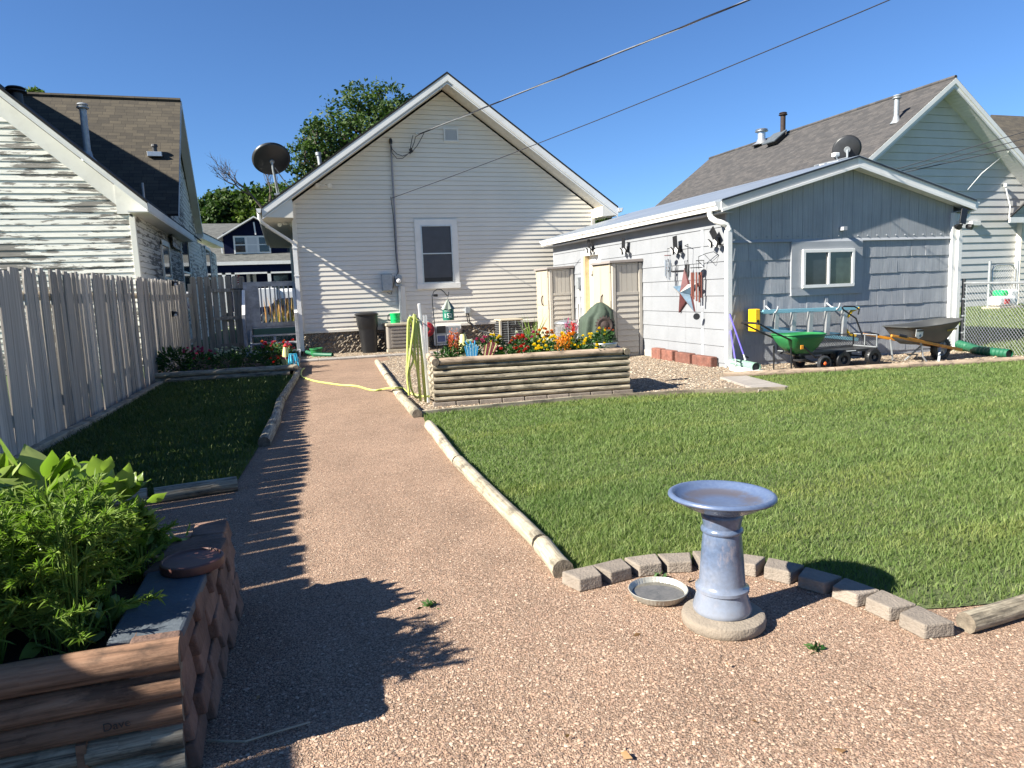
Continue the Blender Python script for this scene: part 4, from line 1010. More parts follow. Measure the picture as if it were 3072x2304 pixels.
MB().beam(p+V(-.03, -.08, .02), p+V(.03, -.06, .28), .13, .02, V(0, -1, .3)).build('solar_panel', 'blackmetal', t, bevel=.003)
for s in (-1, 1): MB().lathe(p+V(.12*s, -.03, -.02), [(.03, 0), (.045, .03), (.05, .1)], 14, V(.3*s, -1, -.3), True, True).build('lamp_head', 'black', t, smooth=True)
MB().tube([p+V(0, .06, 0), p+V(0, -.05, 0)], .02, 8).build('arm', 'black', t)
# wind chimes, star, hooks on the side wall
def bracket(t, p, L=.22):
    MB().tube([p, p+V(-L, 0, 0)], .007, 6).build('bracket', 'blackmetal', t)
    MB().tube([p+V(-.01, 0, -.1), p+V(-L*.8, 0, 0)], .005, 6).build('brace', 'blackmetal', t)
def chime(p, n_, L, rad, tr, mat, label, top='blackmetal', sail=True):
    t = thing('wind_chime', label, 'wind chime', p); bracket(t, V(SX-.005, p.y, p.z+.12), SX-p.x)
    MB().lathe(p, [(rad, 0), (rad, .012)], 20, V(0, 0, 1), True, True).build('top_disc', top, t)
    mb = MB(); mb.tube([p+V(0, 0, .12), p], .002, 4); 
    for k in range(n_):
        a = k*6.283/n_+.4; q = p+V(math.cos(a)*rad*.8, math.sin(a)*rad*.8, 0); l = L*(1-.13*((k*2) % n_)/n_*2)
        mb.tube([q, q-V(0, 0, .07)], .0015, 4)
        MB().tube([q-V(0, 0, .07), q-V(0, 0, .07+l)], tr, 8).build('tube', mat, t, smooth=True)
    mb.tube([p, p-V(0, 0, L+.25)], .0015, 4); mb.build('cord', 'wire', t)
    MB().lathe(p-V(0, 0, L*.6), [(rad*.5, 0), (rad*.5, .01)], 16, V(0, 0, 1), True, True).build('striker', top, t)
    if sail: MB().lathe(p-V(0, 0, L+.3), [(.055, 0), (.055, .004)], 20, V(-.6, -.8, 0), True, True).build('sail', top, t)
chime(V(SX-.16, 10.4, 1.62), 5, .5, .1, .016, 'copper', 'large wind chime with copper red tubes and a round sail')
chime(V(SX-.2, 11.25, 1.87), 5, .36, .06, .011, 'steel', 'small wind chime with silver tubes above the star', 'starred', False)
st_ = thing('barn_star', 'five pointed tin star painted red, white and blue', 'wall star', (SX-.1, 10.95, 1.22))
c = V(SX-.03, 10.93, 1.22); ro, ri, hp = .42, .16, .11; rim = []
for k in range(10):
    a = math.pi/2+k*math.pi/5+.06; r_ = ro if k % 2 == 0 else ri; rim.append(c+V(-.02, -math.cos(a)*r_, math.sin(a)*r_))
apex = c+V(-hp-.02, 0, 0)
for i, m_ in enumerate(['starred', 'starblue', 'starred', 'starred', 'starblue']):
    k = i*2; mb = MB(); a, b2, d2 = rim[(k-1) % 10], rim[k], rim[(k+1) % 10]
    mb.cur = 0; mb.add([a, b2, apex], [(0, 1, 2)]); mb.cur = 1; mb.add([b2, d2, apex], [(0, 1, 2)]); mb.cur = 0
    for q0, q1 in ((a, b2), (b2, d2)): mb.quad(q0, q1, q1+V(.04, 0, 0), q0+V(.04, 0, 0))
    mb.build('point', [m_, 'starwhite' if i in (1, 4) else ('starred' if i != 3 else 'starblue')], st_, fixn=False)
MB().tube([c+V(-.02, 0, ro), c+V(.0, .05, ro+.12), c+V(0, -.05, ro+.13), c+V(-.02, 0, ro)], .004, 5).build('hanging_wire', 'wire', st_)
hk = thing('wall_hook', 'black iron hook rail with a loop above the star', 'hook', (SX-.05, 11.3, 1.62))
mb = MB(); mb.tube([V(SX-.03, 11.6, 1.62), V(SX-.04, 11.6, 1.75), V(SX-.04, 11.52, 1.82), V(SX-.04, 11.44, 1.75), V(SX-.03, 11.42, 1.6), V(SX-.03, 10.9, 1.6)], .009, 6); mb.tube([V(SX-.03, 11.6, 1.62), V(SX-.03, 11.42, 1.61)], .009, 6); mb.box((SX-.05, 10.86, 1.58), (SX-.01, 10.94, 1.7)); mb.build('hook', 'blackmetal', hk)
bp = thing('plant_bracket', 'curly iron bracket near the corner of the shed side wall', 'hook', (SX-.1, 10.1, 1.75))
MB().tube([V(SX-.01, 9.98, 1.8), V(SX-.08, 10.02, 1.86), V(SX-.14, 10.15, 1.84), V(SX-.18, 10.3, 1.8)], .006, 5).build('arm', 'blackmetal', bp, smooth=True)
MB().tube([V(SX-.01, 9.98, 1.8), V(SX-.1, 10.05, 1.7), V(SX-.14, 10.18, 1.82)], .005, 5).build('scroll', 'blackmetal', bp, smooth=True)
MB().tube([V(SX-.18, 10.3, 1.8), V(SX-.18, 10.3, 1.6)], .004, 5).build('hanger', 'blackmetal', bp)
b2_ = thing('wall_bracket', 'thin iron bracket hanging a dark bird ornament beside the star', 'hook', (SX-.1, 10.75, 1.9))
MB().tube([V(SX-.01, 11.0, 2.02), V(SX-.12, 10.72, 2.03), V(SX-.12, 10.72, 1.7)], .006, 5).build('arm', 'blackmetal', b2_)
MB().lathe(V(SX-.12, 10.72, 1.45), [(.004, 0), (.02, .05), (.026, .12), (.015, .2), (.003, .25)], 10).build('ornament', 'darkgrey', b2_, smooth=True)
# row of red bricks along the side wall
for k, (ya, yb) in enumerate(((11.62, 11.95), (11.2, 11.58), (10.62, 11.1), (9.98, 10.55))):
    o = MB().box((SX-.17, ya, -.02), (SX-.035, yb, .2-.01*k)).build('brick', 'brickred', None, bevel=.018)
    tag(o, ['farthest red brick along the white side wall', 'second red brick from the far end', 'second red brick from the shed corner', 'red brick nearest the shed corner'][k], 'brick', 'red bricks along the foot of the shed wall')
# beige cabinets
def cabinet(loc, w, d, h, label, seed):
    """faces -x with its front; stands against the side wall"""
    t = thing('storage_cabinet', label, 'cabinet', loc, 'beige plastic storage cabinets'); x0, y0 = loc[0], loc[1]
    MB().box((x0+.02, y0+.02, 0), (x0+d, y0+w-.02, h-.06)).build('body', 'resingrey', t, bevel=.01)
    # side towards the camera: panel with clapboards below, boards above
    s = MB(); nz_ = 10
    for i in range(nz_):
        z0 = .08+i*(h*.6)/nz_; z1 = z0+h*.6/nz_
        s.hexa([V(x0+.09, y0-.012, z0), V(x0+d-.09, y0-.012, z0), V(x0+.09, y0+.02, z0), V(x0+d-.09, y0+.02, z0), V(x0+.09, y0+.008, z1), V(x0+d-.09, y0+.008, z1), V(x0+.09, y0+.02, z1), V(x0+d-.09, y0+.02, z1)])
    s.box((x0+.08, y0-.008, h*.64), (x0+d-.08, y0+.02, h*.67))
    for i in range(4):
        a = x0+.1+i*(d-.2)/4; s.box((a+.004, y0+.004, h*.67), (a+(d-.2)/4-.004, y0+.02, h-.1))
    s.build('side_panel', 'resingrey', t, bevel=.002)
    e = MB(); e.box((x0, y0-.012, 0), (x0+.075, y0+.03, h-.07)); e.box((x0+d-.07, y0-.012, 0), (x0+d, y0+.03, h-.07)); e.build('corner_post', 'resingrey', t, bevel=.008)
    # two front doors
    for k in range(2):
        a, c_ = y0+.02+k*(w-.04)/2, y0+.02+(k+1)*(w-.04)/2
        m_ = MB(); m_.box((x0-.03, a+.003, .05), (x0+.015, c_-.003, h-.08))
        m_.box((x0-.038, a+.04, h*.52), (x0-.03, c_-.04, h-.13)); m_.box((x0-.038, a+.04, .1), (x0-.03, c_-.04, h*.48))
        dr_ = m_.build('door', 'resin', t, bevel=.008)
        for i in range(3): MB().box((x0-.04, a+.0 if k == 0 else c_-.03, .15+i*.75*h/1.9), (x0+.02, a+.03 if k == 0 else c_, .36+i*.75*h/1.9)).build('hinge', 'resin', dr_, bevel=.004)
        if k == 0:
            yy = c_-.07; MB().tube([V(x0-.035, yy, .98), V(x0-.07, yy, 1.02), V(x0-.08, yy, 1.1), V(x0-.07, yy, 1.18), V(x0-.035, yy, 1.22)], .014, 8).build('handle', 'rust', dr_, smooth=True)
    l_ = MB(); l_.hexa([V(x0-.08, y0-.05, h-.07), V(x0+d+.01, y0-.05, h-.05), V(x0-.08, y0+w+.03, h-.07), V(x0+d+.01, y0+w+.03, h-.05), V(x0-.06, y0-.04, h-.02), V(x0+d+.01, y0-.04, h+.01), V(x0-.06, y0+w+.02, h-.02), V(x0+d+.01, y0+w+.02, h+.01)])
    l_.build('lid', 'resinlid', t, bevel=.008)
cabinet((6.05, 12.55, 0), .85, .64, 1.88, 'beige storage cabinet nearest the star, right of the rusty sunflower', 1)
cabinet((6.05, 15.95, 0), .85, .62, 1.9, 'farther beige storage cabinet beside the cream house wall', 2)
# galvanised bin, covered grill
tc = thing('trash_can', 'shiny galvanised steel trash can with a lid in front of the farther cabinet', 'trash can', (5.6, 13.9, 0))
x, y = 5.62, 13.9; n_ = 48
mb = MB(); prof = [(.19, 0), (.195, .02), (.2, .1), (.225, .6), (.235, .62), (.235, .64)]
mb.lathe((x, y, 0), prof, n_, V(0, 0, 1), True, True)
for k in range(24):
    a = k*6.283/24; mb.tube([V(x+math.cos(a)*.2, y+math.sin(a)*.2, .06), V(x+math.cos(a)*.224, y+math.sin(a)*.224, .58)], .008, 4)
mb.build('body', 'steel', tc, smooth=40)
MB().lathe((x, y, .64), [(.25, 0), (.255, .01), (.25, .03), (.22, .045), (.12, .07), (.001, .075)], 40).build('lid', 'steel', tc, smooth=40)
MB().tube([V(x-.05, y, .71), V(x-.05, y, .75), V(x+.05, y, .75), V(x+.05, y, .71)], .008, 6).build('lid_handle', 'steel', tc)
MB().tube([V(x-.1, y-.2, .5), V(x-.1, y-.24, .44), V(x+.02, y-.25, .44), V(x+.02, y-.22, .5)], .007, 6).build('handle', 'steel', tc)
gr = thing('covered_grill', 'kettle grill under a draped dark green canvas cover beside the cabinet', 'grill', (5.75, 12.6, 0))
me = bpy.data.meshes.new('canvas_cover'); bm = bmesh.new(); nn, kk = 72, 14
prof = [(.001, 1.08), (.06, 1.07), (.16, 1.0), (.24, .9), (.3, .8), (.315, .7), (.32, .6), (.325, .5), (.33, .4), (.34, .3), (.345, .2), (.35, .12)]
vs = []
for j, (r_, z) in enumerate(prof):
    row = []
    for i in range(nn):
        a = i*6.283/nn; fold = (1+.1*math.sin(a*7+j*.2)*min(1, j/5)+.05*math.sin(a*13+j*.5)*min(1, j/6)); row.append(bm.verts.new((math.cos(a)*r_*fold*1.05+(.06 if j < 4 else 0), math.sin(a)*r_*fold*.85, z+.015*math.sin(a*5)*(j > 9))))
    vs.append(row)
for j in range(len(prof)-1):
    for i in range(nn): bm.faces.new((vs[j][i], vs[j][(i+1) % nn], vs[j+1][(i+1) % nn], vs[j+1][i]))
bmesh.ops.recalc_face_normals(bm, faces=bm.faces); bm.to_mesh(me); bm.free(); me.polygons.foreach_set('use_smooth', [True]*len(me.polygons)); me.materials.append(MT['cover'])
o = bpy.data.objects.new('cover', me); COL.objects.link(o); o.parent = gr
mb = MB()
for a in (0.5, 2.6, 4.7): mb.tube([V(5.75+.2*math.cos(a), 12.6+.2*math.sin(a), .3), V(5.75+.26*math.cos(a), 12.6+.26*math.sin(a), 0)], .012, 6)
mb.build('leg', 'blackmetal', gr)
# ladder hung on the front wall
ld = thing('stepladder', 'pale blue fibreglass stepladder with a yellow top hung sideways on the grey wall', 'ladder', (8, SY-.1, .7))
yA, yB = SY-.13, SY-.24
for y_, nm in ((yA, 'rail'), (yB, 'rail')): pass
def lr(x0, z0, x1, z1, y, nm='rail', m='ladder', w=.03, h=.055): MB().beam(V(x0, y, z0), V(x1, y, z1), w, h).build(nm, m, ld, bevel=.003)
lr(7.2, .885, 9.08, .86, yB); lr(7.2, .60, 9.08, .335, yB)
lr(7.25, .86, 8.95, .84, yA, w=.025, h=.04); lr(7.25, .64, 8.95, .42, yA, w=.025, h=.04)
for x in (7.46, 7.79, 8.12, 8.46, 8.8):
    t_ = (x-7.2)/1.88; MB().hexa([V(x-.045, yB-.01, .59-.265*t_), V(x+.035, yB-.01, .59-.265*t_), V(x-.035, yB+.07, .59-.265*t_), V(x+.045, yB+.07, .59-.265*t_), V(x-.02, yB-.01, .87), V(x+.05, yB-.01, .87), V(x-.01, yB+.07, .87), V(x+.06, yB+.07, .87)]).build('step', 'alu', ld, bevel=.002)
cp = MB(); cp.hexa([V(7.03, yB-.05, .58), V(7.12, yB-.05, .56), V(7.03, yA+.03, .58), V(7.17, yA+.03, .56), V(7.03, yB-.05, .93), V(7.12, yB-.05, .93), V(7.03, yA+.03, .93), V(7.2, yA+.03, .93)])
c_ = cp.build('top_cap', 'yellow', ld, bevel=.012); MB().cyl(V(7.075, yB-.055, .74), V(7.075, yB-.047, .74), .025, .025, 14).build('hole', 'black', c_)
for x, z, s in ((9.0, .86, 1), (8.95, .4, -1)): MB().tube([V(x+.08, yB, z), V(x-.04, yB+.02, z-.04*s), V(x-.12, yB+.02, z-.14*s)], .025, 8).build('foot', 'yellow', ld, smooth=True)
for x in (7.42, 8.62):
    h_ = thing('ladder_hook', ['left hook holding the ladder on the grey wall', 'right hook holding the ladder on the grey wall'][x > 8], 'hook', (x, SY-.1, .95), 'hooks that carry the ladder')
    MB().box((x-.03, SY-.03, .9), (x+.03, SY-.012, 1.06)).build('plate', 'shedpaint', h_, bevel=.003)
    MB().tube([V(x, SY-.03, .96), V(x, yA, .9), V(x, yB-.03, .86), V(x+.0, yB-.07, .9), V(x+.01, yB-.08, .96)], .014, 8).build('hook', 'shedpaint', h_, smooth=True)
for k, (a, b2) in enumerate(((pyd(1576, 678, SY-.12), pyd(1606, 765, SY-.35)), (pyd(1577, 708, SY-.1), pyd(1588, 775, SY-.35)))):
    a = Vector(a); b2 = Vector(b2)
    if b2.z < .05: b2.z = .05
    t = thing('long_handled_tool', ['longer purple handled tool leaning in the corner by the downspout', 'shorter purple handled tool leaning in the corner by the downspout'][k], 'garden tool', b2, 'purple handled tools leaning on the wall')
    MB().cyl(a, b2, .014, .014, 8).build('handle', 'purple', t, smooth=True); MB().cyl(b2, b2+(b2-a).normalized()*.1, .012, .02, 8).build('ferrule', 'galv', t, smooth=True)
    MB().cyl(a, a+(a-b2).normalized()*.05, .015, .015, 8).build('grip', 'black', t)
    MB().beam(b2+V(-.02, 0, -.02), b2+V(.09, .0, -.06), .02, .02).build('head', 'black', t)
# downspout extensions
ex = thing('drain_extension', 'pale sage green flexible downspout extension lying on the splash block', 'drain pipe', (6.9, 9.4, 0))
mb = MB(); P_ = [V(SX-.0, SY-.12, .1), V(SX+.05, SY-.2, .09), V(SX+.1, SY-.35, .08), V(6.78, 9.2, .075), V(6.74, 9.07, .075)]
q = []
for a, c_ in zip(P_[:-1], P_[1:]):
    for k in range(6): q.append(a.lerp(c_, k/6))
q.append(P_[-1]); mb.tube(q, [.062+.004*(i % 2) for i in range(len(q))], 16, False); mb.build('pipe', 'pipepale', ex, smooth=True)
MB().tube([P_[-1]+V(.005, .03, 0), P_[-1]-V(.002, .012, 0)], .072, 18, False).build('collar', 'pipepale', ex, smooth=True); MB().cyl(P_[-1]+V(.003, .04, 0), P_[-1]+V(.001, .03, 0), .058, .058, 18).build('bore', 'black', ex)
sb = MB().hexa([V(6.5, 8.93, 0), V(6.86, 8.9, 0), V(6.55, 9.5, 0), V(6.9, 9.5, 0), V(6.52, 8.95, .025), V(6.84, 8.92, .025), V(6.57, 9.5, .05), V(6.88, 9.5, .05)]).build('splash_block', 'whitep', None, bevel=.01); tag(sb, 'pale splash block under the sage green pipe', 'splash block')
gp = thing('corrugated_pipe', 'dark green corrugated drain pipe running from the right corner of the shed', 'drain pipe', (10.8, 9, 0))
P_ = [V(11.38, 9.62, .12), V(11.3, 9.35, .09), V(11.05, 8.95, .07), V(10.95, 8.6, .07), V(10.9, 8.3, .07)]; q = []
for a, c_ in zip(P_[:-1], P_[1:]):
    for k in range(8): q.append(a.lerp(c_, k/8))
q.append(P_[-1]); MB().tube(q, [.065+.012*(i % 2) for i in range(len(q))], 16, False).build('pipe', 'pipegreen', gp, smooth=25); MB().cyl(P_[-1]+V(0, .03, 0), P_[-1]+V(0, .02, 0), .06, .06, 16).build('bore', 'black', gp)
# ---------------------------------------------------------------- garden machines in front of the shed
def wheel(c, r, w, ax, parent, rim='black', tyre='black', rimr=.62, spokes=0, hubc=None, name='wheel'):
    c = Vector(c); ax = Vector(ax).normalized()
    mb = MB(); k = r*.2; mb.lathe(c-ax*w/2, [(r*rimr, 0), (r*.88, .0), (r*.97, w*.18), (r, w*.5), (r*.97, w*.82), (r*.88, w), (r*rimr, w)], 36, ax, False, False)
    a = ax.cross(V(0, 0, 1)).normalized(); b = ax.cross(a)
    for i in range(24):
        t = i*6.283/24; p = c+(a*math.cos(t)+b*math.sin(t))*r*.985; mb.beam(p-ax*w*.36, p+ax*w*.36, r*.1, r*.06, (a*math.cos(t)+b*math.sin(t)))
    wh = mb.build(name, tyre, parent, smooth=30)
    m2 = MB(); m2.lathe(c-ax*w*.3, [(r*rimr*1.01, 0), (r*rimr*.93, w*.02), (r*rimr*.8, w*.22), (r*.22, w*.25), (r*.2, -w*.1), (.001, -w*.1)], 32, ax, False, False)
    m2.lathe(c+ax*w*.3, [(r*rimr*1.01, 0), (r*rimr*.8, -w*.22), (r*.2, -w*.2), (.001, 0)], 32, ax, False, False)
    if spokes:
        for i in range(spokes):
            t = i*6.283/spokes; d = (a*math.cos(t)+b*math.sin(t)); m2.beam(c+d*r*.12-ax*w*.36, c+d*r*rimr-ax*w*.3, r*.14, r*.05, ax)
    m2.build('rim', rim, wh, smooth=30)
    if hubc: MB().lathe(c-ax*w*.62, [(.001, 0), (r*.2, .004), (r*.24, w*.3)], 16, ax, False, False).build('hub', hubc, wh, smooth=True)
    return wh
sp = thing('seed_spreader', 'green push spreader with a black handle and orange wheel hubs', 'spreader', (7.3, 8.85, 0))
Y0 = 8.85; hop = MB(); sec = []
for (x0, x1, y0, y1, z0, z1) in ((7.2, 7.5, .12, .12, .27, .26), (7.08, 7.6, .2, .2, .38, .36), (6.99, 7.68, .25, .25, .5, .49), (6.97, 7.7, .27, .27, .56, .55)):
    ring = []
    for i in range(24):
        a = i*6.283/24; ca, sa = math.cos(a), math.sin(a); q = .5
        ring.append(V((x0+x1)/2+(x1-x0)/2*math.copysign(abs(ca)**q, ca), Y0+.02+y0*math.copysign(abs(sa)**q, sa), (z0 if ca < 0 else z1)))
    sec.append(ring)
vs = [p for r_ in sec for p in r_]; fs = [(j*24+i, j*24+(i+1) % 24, (j+1)*24+(i+1) % 24, (j+1)*24+i) for j in range(3) for i in range(24)]+[tuple(range(23, -1, -1))]
hop.add(vs, fs); ho = hop.build('hopper', 'green', sp, smooth=50); m_ = ho.modifiers.new('s', 'SOLIDIFY'); m_.thickness = .012
MB().tube(sec[3], .012, 6, closed=True).build('rim', 'green', ho, smooth=True)
MB().box((7.16, Y0-.25, .35), (7.21, Y0-.235, .41)).build('dial', 'orangewood', ho, bevel=.004)
for s in (-1, 1):
    y = Y0+.17*s; MB().tube([V(7.5, y, .2), V(7.25, y, .4), V(6.75, y*.3+Y0*.7+.12*s, .62), V(6.47, Y0+.2*s, .76)], .014, 8).build('handle_bar', 'blackmetal', sp, smooth=True)
MB().tube([V(6.47, Y0-.2, .76), V(6.46, Y0, .765), V(6.47, Y0+.2, .76)], .017, 8).build('grip', 'black', sp, smooth=True)
MB().tube([V(7.03, Y0-.19, .38), V(7.04, Y0-.2, .02), V(7.2, Y0-.2, .015), V(7.22, Y0+.2, .015), V(7.04, Y0+.2, .02), V(7.03, Y0+.19, .38)], .012, 8).build('leg', 'blackmetal', sp, smooth=30)
MB().lathe(V(7.35, Y0, .13), [(.02, 0), (.09, .02), (.1, .05), (.03, .07), (.03, .16)], 20, V(0, 0, 1), True, False).build('impeller', 'darkgrey', sp, smooth=True)
MB().tube([V(7.56, Y0-.25, .115), V(7.56, Y0+.3, .115)], .01, 6).build('axle', 'galv', sp)
MB().beam(V(7.1, Y0, .3), V(7.56, Y0, .115), .12, .02).build('chassis', 'blackmetal', sp)
wheel((7.58, Y0-.25, .115), .115, .06, (0, 1, 0), sp, 'black', 'darkgrey', .75, 5, 'redp'); wheel((7.56, Y0+.27, .115), .115, .06, (0, 1, 0), sp, 'black', 'darkgrey', .75, 5, 'redp')
ob = [k for k in sp.children_recursive if k.name.startswith('hub')]
MT['orange'] = paint('orange_plastic', (.75, .12, .02), .4, .05, 9.)
for k in ob: k.data.materials[0] = MT['orange']
wg = thing('garden_wagon', 'dark grey mesh garden cart with four fat black wheels and a long loop handle', 'cart', (8, 8.9, 0))
x0, x1, y0, y1, zd = 7.25, 8.72, 8.75, 9.25, .235
f = MB(); f.box((x0, y0, zd), (x1, y0+.03, zd+.04)); f.box((x0, y1-.03, zd), (x1, y1, zd+.04)); f.box((x0, y0, zd), (x0+.03, y1, zd+.04)); f.box((x1-.03, y0, zd), (x1, y1, zd+.04))
fo = f.build('deck_frame', 'darkgrey', wg, bevel=.003); MB().box((x0+.03, y0+.03, zd+.012), (x1-.03, y1-.03, zd+.022)).build('deck', 'darkgrey', wg)
def meshpanel(a, b, z0, z1, nm, step=.035):
    a, b = Vector(a), Vector(b); L = (b-a).length; u = (b-a).normalized(); mb = MB(); n_ = int(L/step)
    for i in range(-int((z1-z0)/step), n_):
        for s in (0, 1):
            s0_, s1_ = i*step, i*step+(z1-z0); lo, hi = max(s0_, 0), min(s1_, L)
            if hi-lo < .01: continue
            zA, zB = z0+(lo-s0_), z0+(hi-s0_)
            if s: zA, zB = z1+z0-zA, z1+z0-zB
            mb.beam(a+u*lo+V(0, 0, zA), a+u*hi+V(0, 0, zB), .003, .003)
    mb.build('mesh', 'darkgrey', wg)
    f = MB()
    for z in (z0, z1): f.beam(a+V(0, 0, z), b+V(0, 0, z), .014, .014)
    for t_ in (0, .5, 1): f.beam(a.lerp(b, t_)+V(0, 0, z0), a.lerp(b, t_)+V(0, 0, z1), .014, .014)
    f.build(nm, 'galv' if nm == 'end_rail' else 'darkgrey', wg)
zr = .47
meshpanel((x0+.01, y1-.01, 0), (x1-.01, y1-.01, 0), zd+.05, zr, 'side_rail', .045); meshpanel((x1-.01, y0+.01, 0), (x1-.01, y1-.01, 0), zd+.05, zr, 'end_rail'); meshpanel((x0+.01, y0+.01, 0), (x0+.01, y1-.01, 0), zd+.05, zr, 'end_rail')
MB().tube([V(x0+.02, y0+.01, zd+.04), V(x0+.02, y0+.01, zr)], .009, 6).build('corner_post', 'galv', wg)
for x in (8.02, 8.6):
    wheel((x, 8.72, .135), .135, .085, (0, 1, 0), wg, 'darkgrey', 'black', .5); wheel((x-.02+.3*(x < 8.3), 9.3, .135), .135, .085, (0, 1, 0), wg, 'darkgrey', 'black', .5)
    MB().tube([V(x, 8.72, .135), V(x, 9.3, .135)], .012, 6).build('axle', 'blackmetal', wg); MB().beam(V(x, 8.9, .14), V(x, 8.9, zd), .04, .04).build('bracket', 'blackmetal', wg)
MB().tube([V(8.78, 9.0, .2), V(8.62, 9.1, .72), V(8.4, 9.12, .86), V(8.36, 9.12, .9), V(8.4, 9.12, .92), V(8.6, 9.12, .91), V(8.68, 9.1, .86), V(8.66, 9.1, .78)], .013, 8).build('handle', 'blackmetal', wg, smooth=True)
text_mb('YARD', .022, (8.2, y0-.002, zd+.02), (1, 0, 0), (0, 0, 1), 'lettering', 'whitep', wg, .0005)
bpy.data.objects.remove([k for k in wg.children if k.name.startswith('lettering')][0])
MB().box((8.03, y0-.004, zd+.014), (8.3, y0-.001, zd+.026)).build('label_strip', 'whitep', wg)
wb = thing('wheelbarrow', 'graphite plastic wheelbarrow with orange wooden handles parked against the shed', 'wheelbarrow', (9.7, 8.8, 0))
YB = 8.78
sec = []
def tring(x0, x1, hy0, hy1, z0, z1, n_=32, q=.45, dip=0.):
    ring = []
    for i in range(n_):
        a = i*6.283/n_; ca, sa = math.cos(a), math.sin(a); x = (x0+x1)/2+(x1-x0)/2*math.copysign(abs(ca)**q, ca); t_ = (x-x0)/(x1-x0)
        ring.append(V(x, YB+(hy0+(hy1-hy0)*t_)*math.copysign(abs(sa)**q, sa), z0+(z1-z0)*t_**1.3-dip*math.sin(math.pi*t_)))
    return ring
secs = [tring(9.3, 9.88, .17, .14, .3, .27), tring(9.2, 10.0, .23, .2, .38, .36, dip=.01), tring(9.12, 10.12, .28, .25, .5, .53, dip=.015), tring(9.06, 10.22, .31, .29, .57, .65, dip=.02), tring(9.03, 10.26, .335, .31, .585, .66, dip=.02)]
n_ = 32; mb = MB(); mb.add([p for r_ in secs for p in r_], [(j*n_+i, j*n_+(i+1) % n_, (j+1)*n_+(i+1) % n_, (j+1)*n_+i) for j in range(4) for i in range(n_)]+[tuple(range(n_-1, -1, -1))])
tr_ = mb.build('tray', 'tray', wb, smooth=50); m_ = tr_.modifiers.new('s', 'SOLIDIFY'); m_.thickness = .01
for s in (-1, 1):
    y = YB+.22*s
    MB().beam(V(9.0, y+.05*s, .415), V(10.36, YB+.09*s, .14), .035, .045).build('handle_beam', 'orangewood', wb, bevel=.006)
    hb = MB().beam(V(8.72, y+.06*s, .47), V(9.08, y+.05*s, .4), .032, .038).build('handle_end', 'orangewood', wb, bevel=.008)
    MB().tube([V(8.86, y+.058*s, .47), V(9.02, y+.052*s, .435)], .024, 8).build('grip', 'black', wb)
    MB().tube([V(9.22, y, .36), V(9.28, y, .02), V(9.34, y, .01)] if s > 0 else [V(9.36, y, .33), V(9.42, y, .1), V(9.5, y-.01, .0)], .014, 6).build('leg', 'galv', wb)
    MB().beam(V(9.5+.22*(s < 0), y-.02, .0), V(9.85, YB+.14*s, .28), .03, .015).build('brace', 'galv', wb)
MB().tube([V(9.3, YB-.2, .1), V(9.55, YB, .11), V(9.55, YB+.2, .1)], .012, 6).build('stretcher', 'blackmetal', wb)
MB().tube([V(10.36, YB-.09, .14), V(10.38, YB, .15), V(10.36, YB+.09, .14)], .018, 6).build('nose_guard', 'blackmetal', wb)
wheel((10.02, YB, .18), .19, .085, (0, 1, 0), wb, 'galv', 'black', .6, 6)
s_ = MB(); s_.prism([V(9.17, YB-.31, .54), V(9.31, YB-.31, .53), V(9.32, YB-.29, .43), V(9.25, YB-.28, .39), V(9.18, YB-.29, .43)], V(0, -.004, 0)); stk = s_.build('sticker', 'whitep', wb)
MB().box((9.18, YB-.32, .505), (9.305, YB-.315, .53)).build('sticker_bar', 'black', stk); MB().lathe(V(9.26, YB-.3, .44), [(.022, 0), (.022, .003)], 14, V(0, -1, 0), True, True).build('sticker_dot', 'starblue', stk)
for i in range(9): pass
MT['yellowtxt'] = paint('yellow_print', (.4, .27, .03), .5, .05, 9.)
mb = MB(); rs = random.Random(2)
for i in range(9):
    x = 9.83+i*.022; mb.box((x, YB-.282, .475+i*.0025), (x+.015, YB-.276, .497+i*.0025+rs.random()*.006))
mb.build('faded_lettering', 'yellowtxt', tr_)
# ---------------------------------------------------------------- log planter with flowers
PA = V(1.65, 8.36, 0); PU = V(2.47, -.26, 0).normalized(); PV = V(-PU.y, PU.x, 0); PW, PD = 2.49, 1.15
pp = lambda a, b, z=0: PA+PU*a+PV*b+V(0, 0, z)
pl = thing('log_planter', 'raised planter built of stacked pale half logs, full of flowers', 'planter', tuple(pp(PW/2, PD/2)))
zr0 = .06; hs = [.072, .082, .074, .082, .078, .07]; z = zr0
for i, h_ in enumerate(hs):
    zc_ = z+h_/2
    log('front_log', pp(.0, .03, zc_), pp(PW, .03, zc_), h_*.465, 'loggrey', None, parent=pl, seed=40+i)
    for b_ in (0, 1): log('side_log', pp(.035+b_*(PW-.07), .06, zc_+.01), pp(.035+b_*(PW-.07), PD, zc_+.01), h_*.5, 'loggrey', None, parent=pl, seed=50+i+9*b_)
    log('back_log', pp(.0, PD, zc_), pp(PW, PD, zc_), h_*.5, 'loggrey', None, parent=pl, seed=60+i)
    z += h_
zt = z+.035
log('cap_log', pp(.08, .02, zt), pp(PW-.1, .02, zt), .045, 'logtan', None, parent=pl, seed=71, n=16)
log('cap_log', pp(.03, -.03, zt), pp(.03, PD, zt+.0), .046, 'logtan', None, parent=pl, seed=72, n=16)
log('cap_log', pp(PW-.04, -.03, zt-.005), pp(PW-.04, PD, zt), .042, 'loggrey', None, parent=pl, seed=73)
MB().prism([pp(.06, .06, 0), pp(PW-.06, .06, 0), pp(PW-.06, PD-.03, 0), pp(.06, PD-.03, 0)], V(0, 0, zt-.07)).build('soil', 'soil', pl)
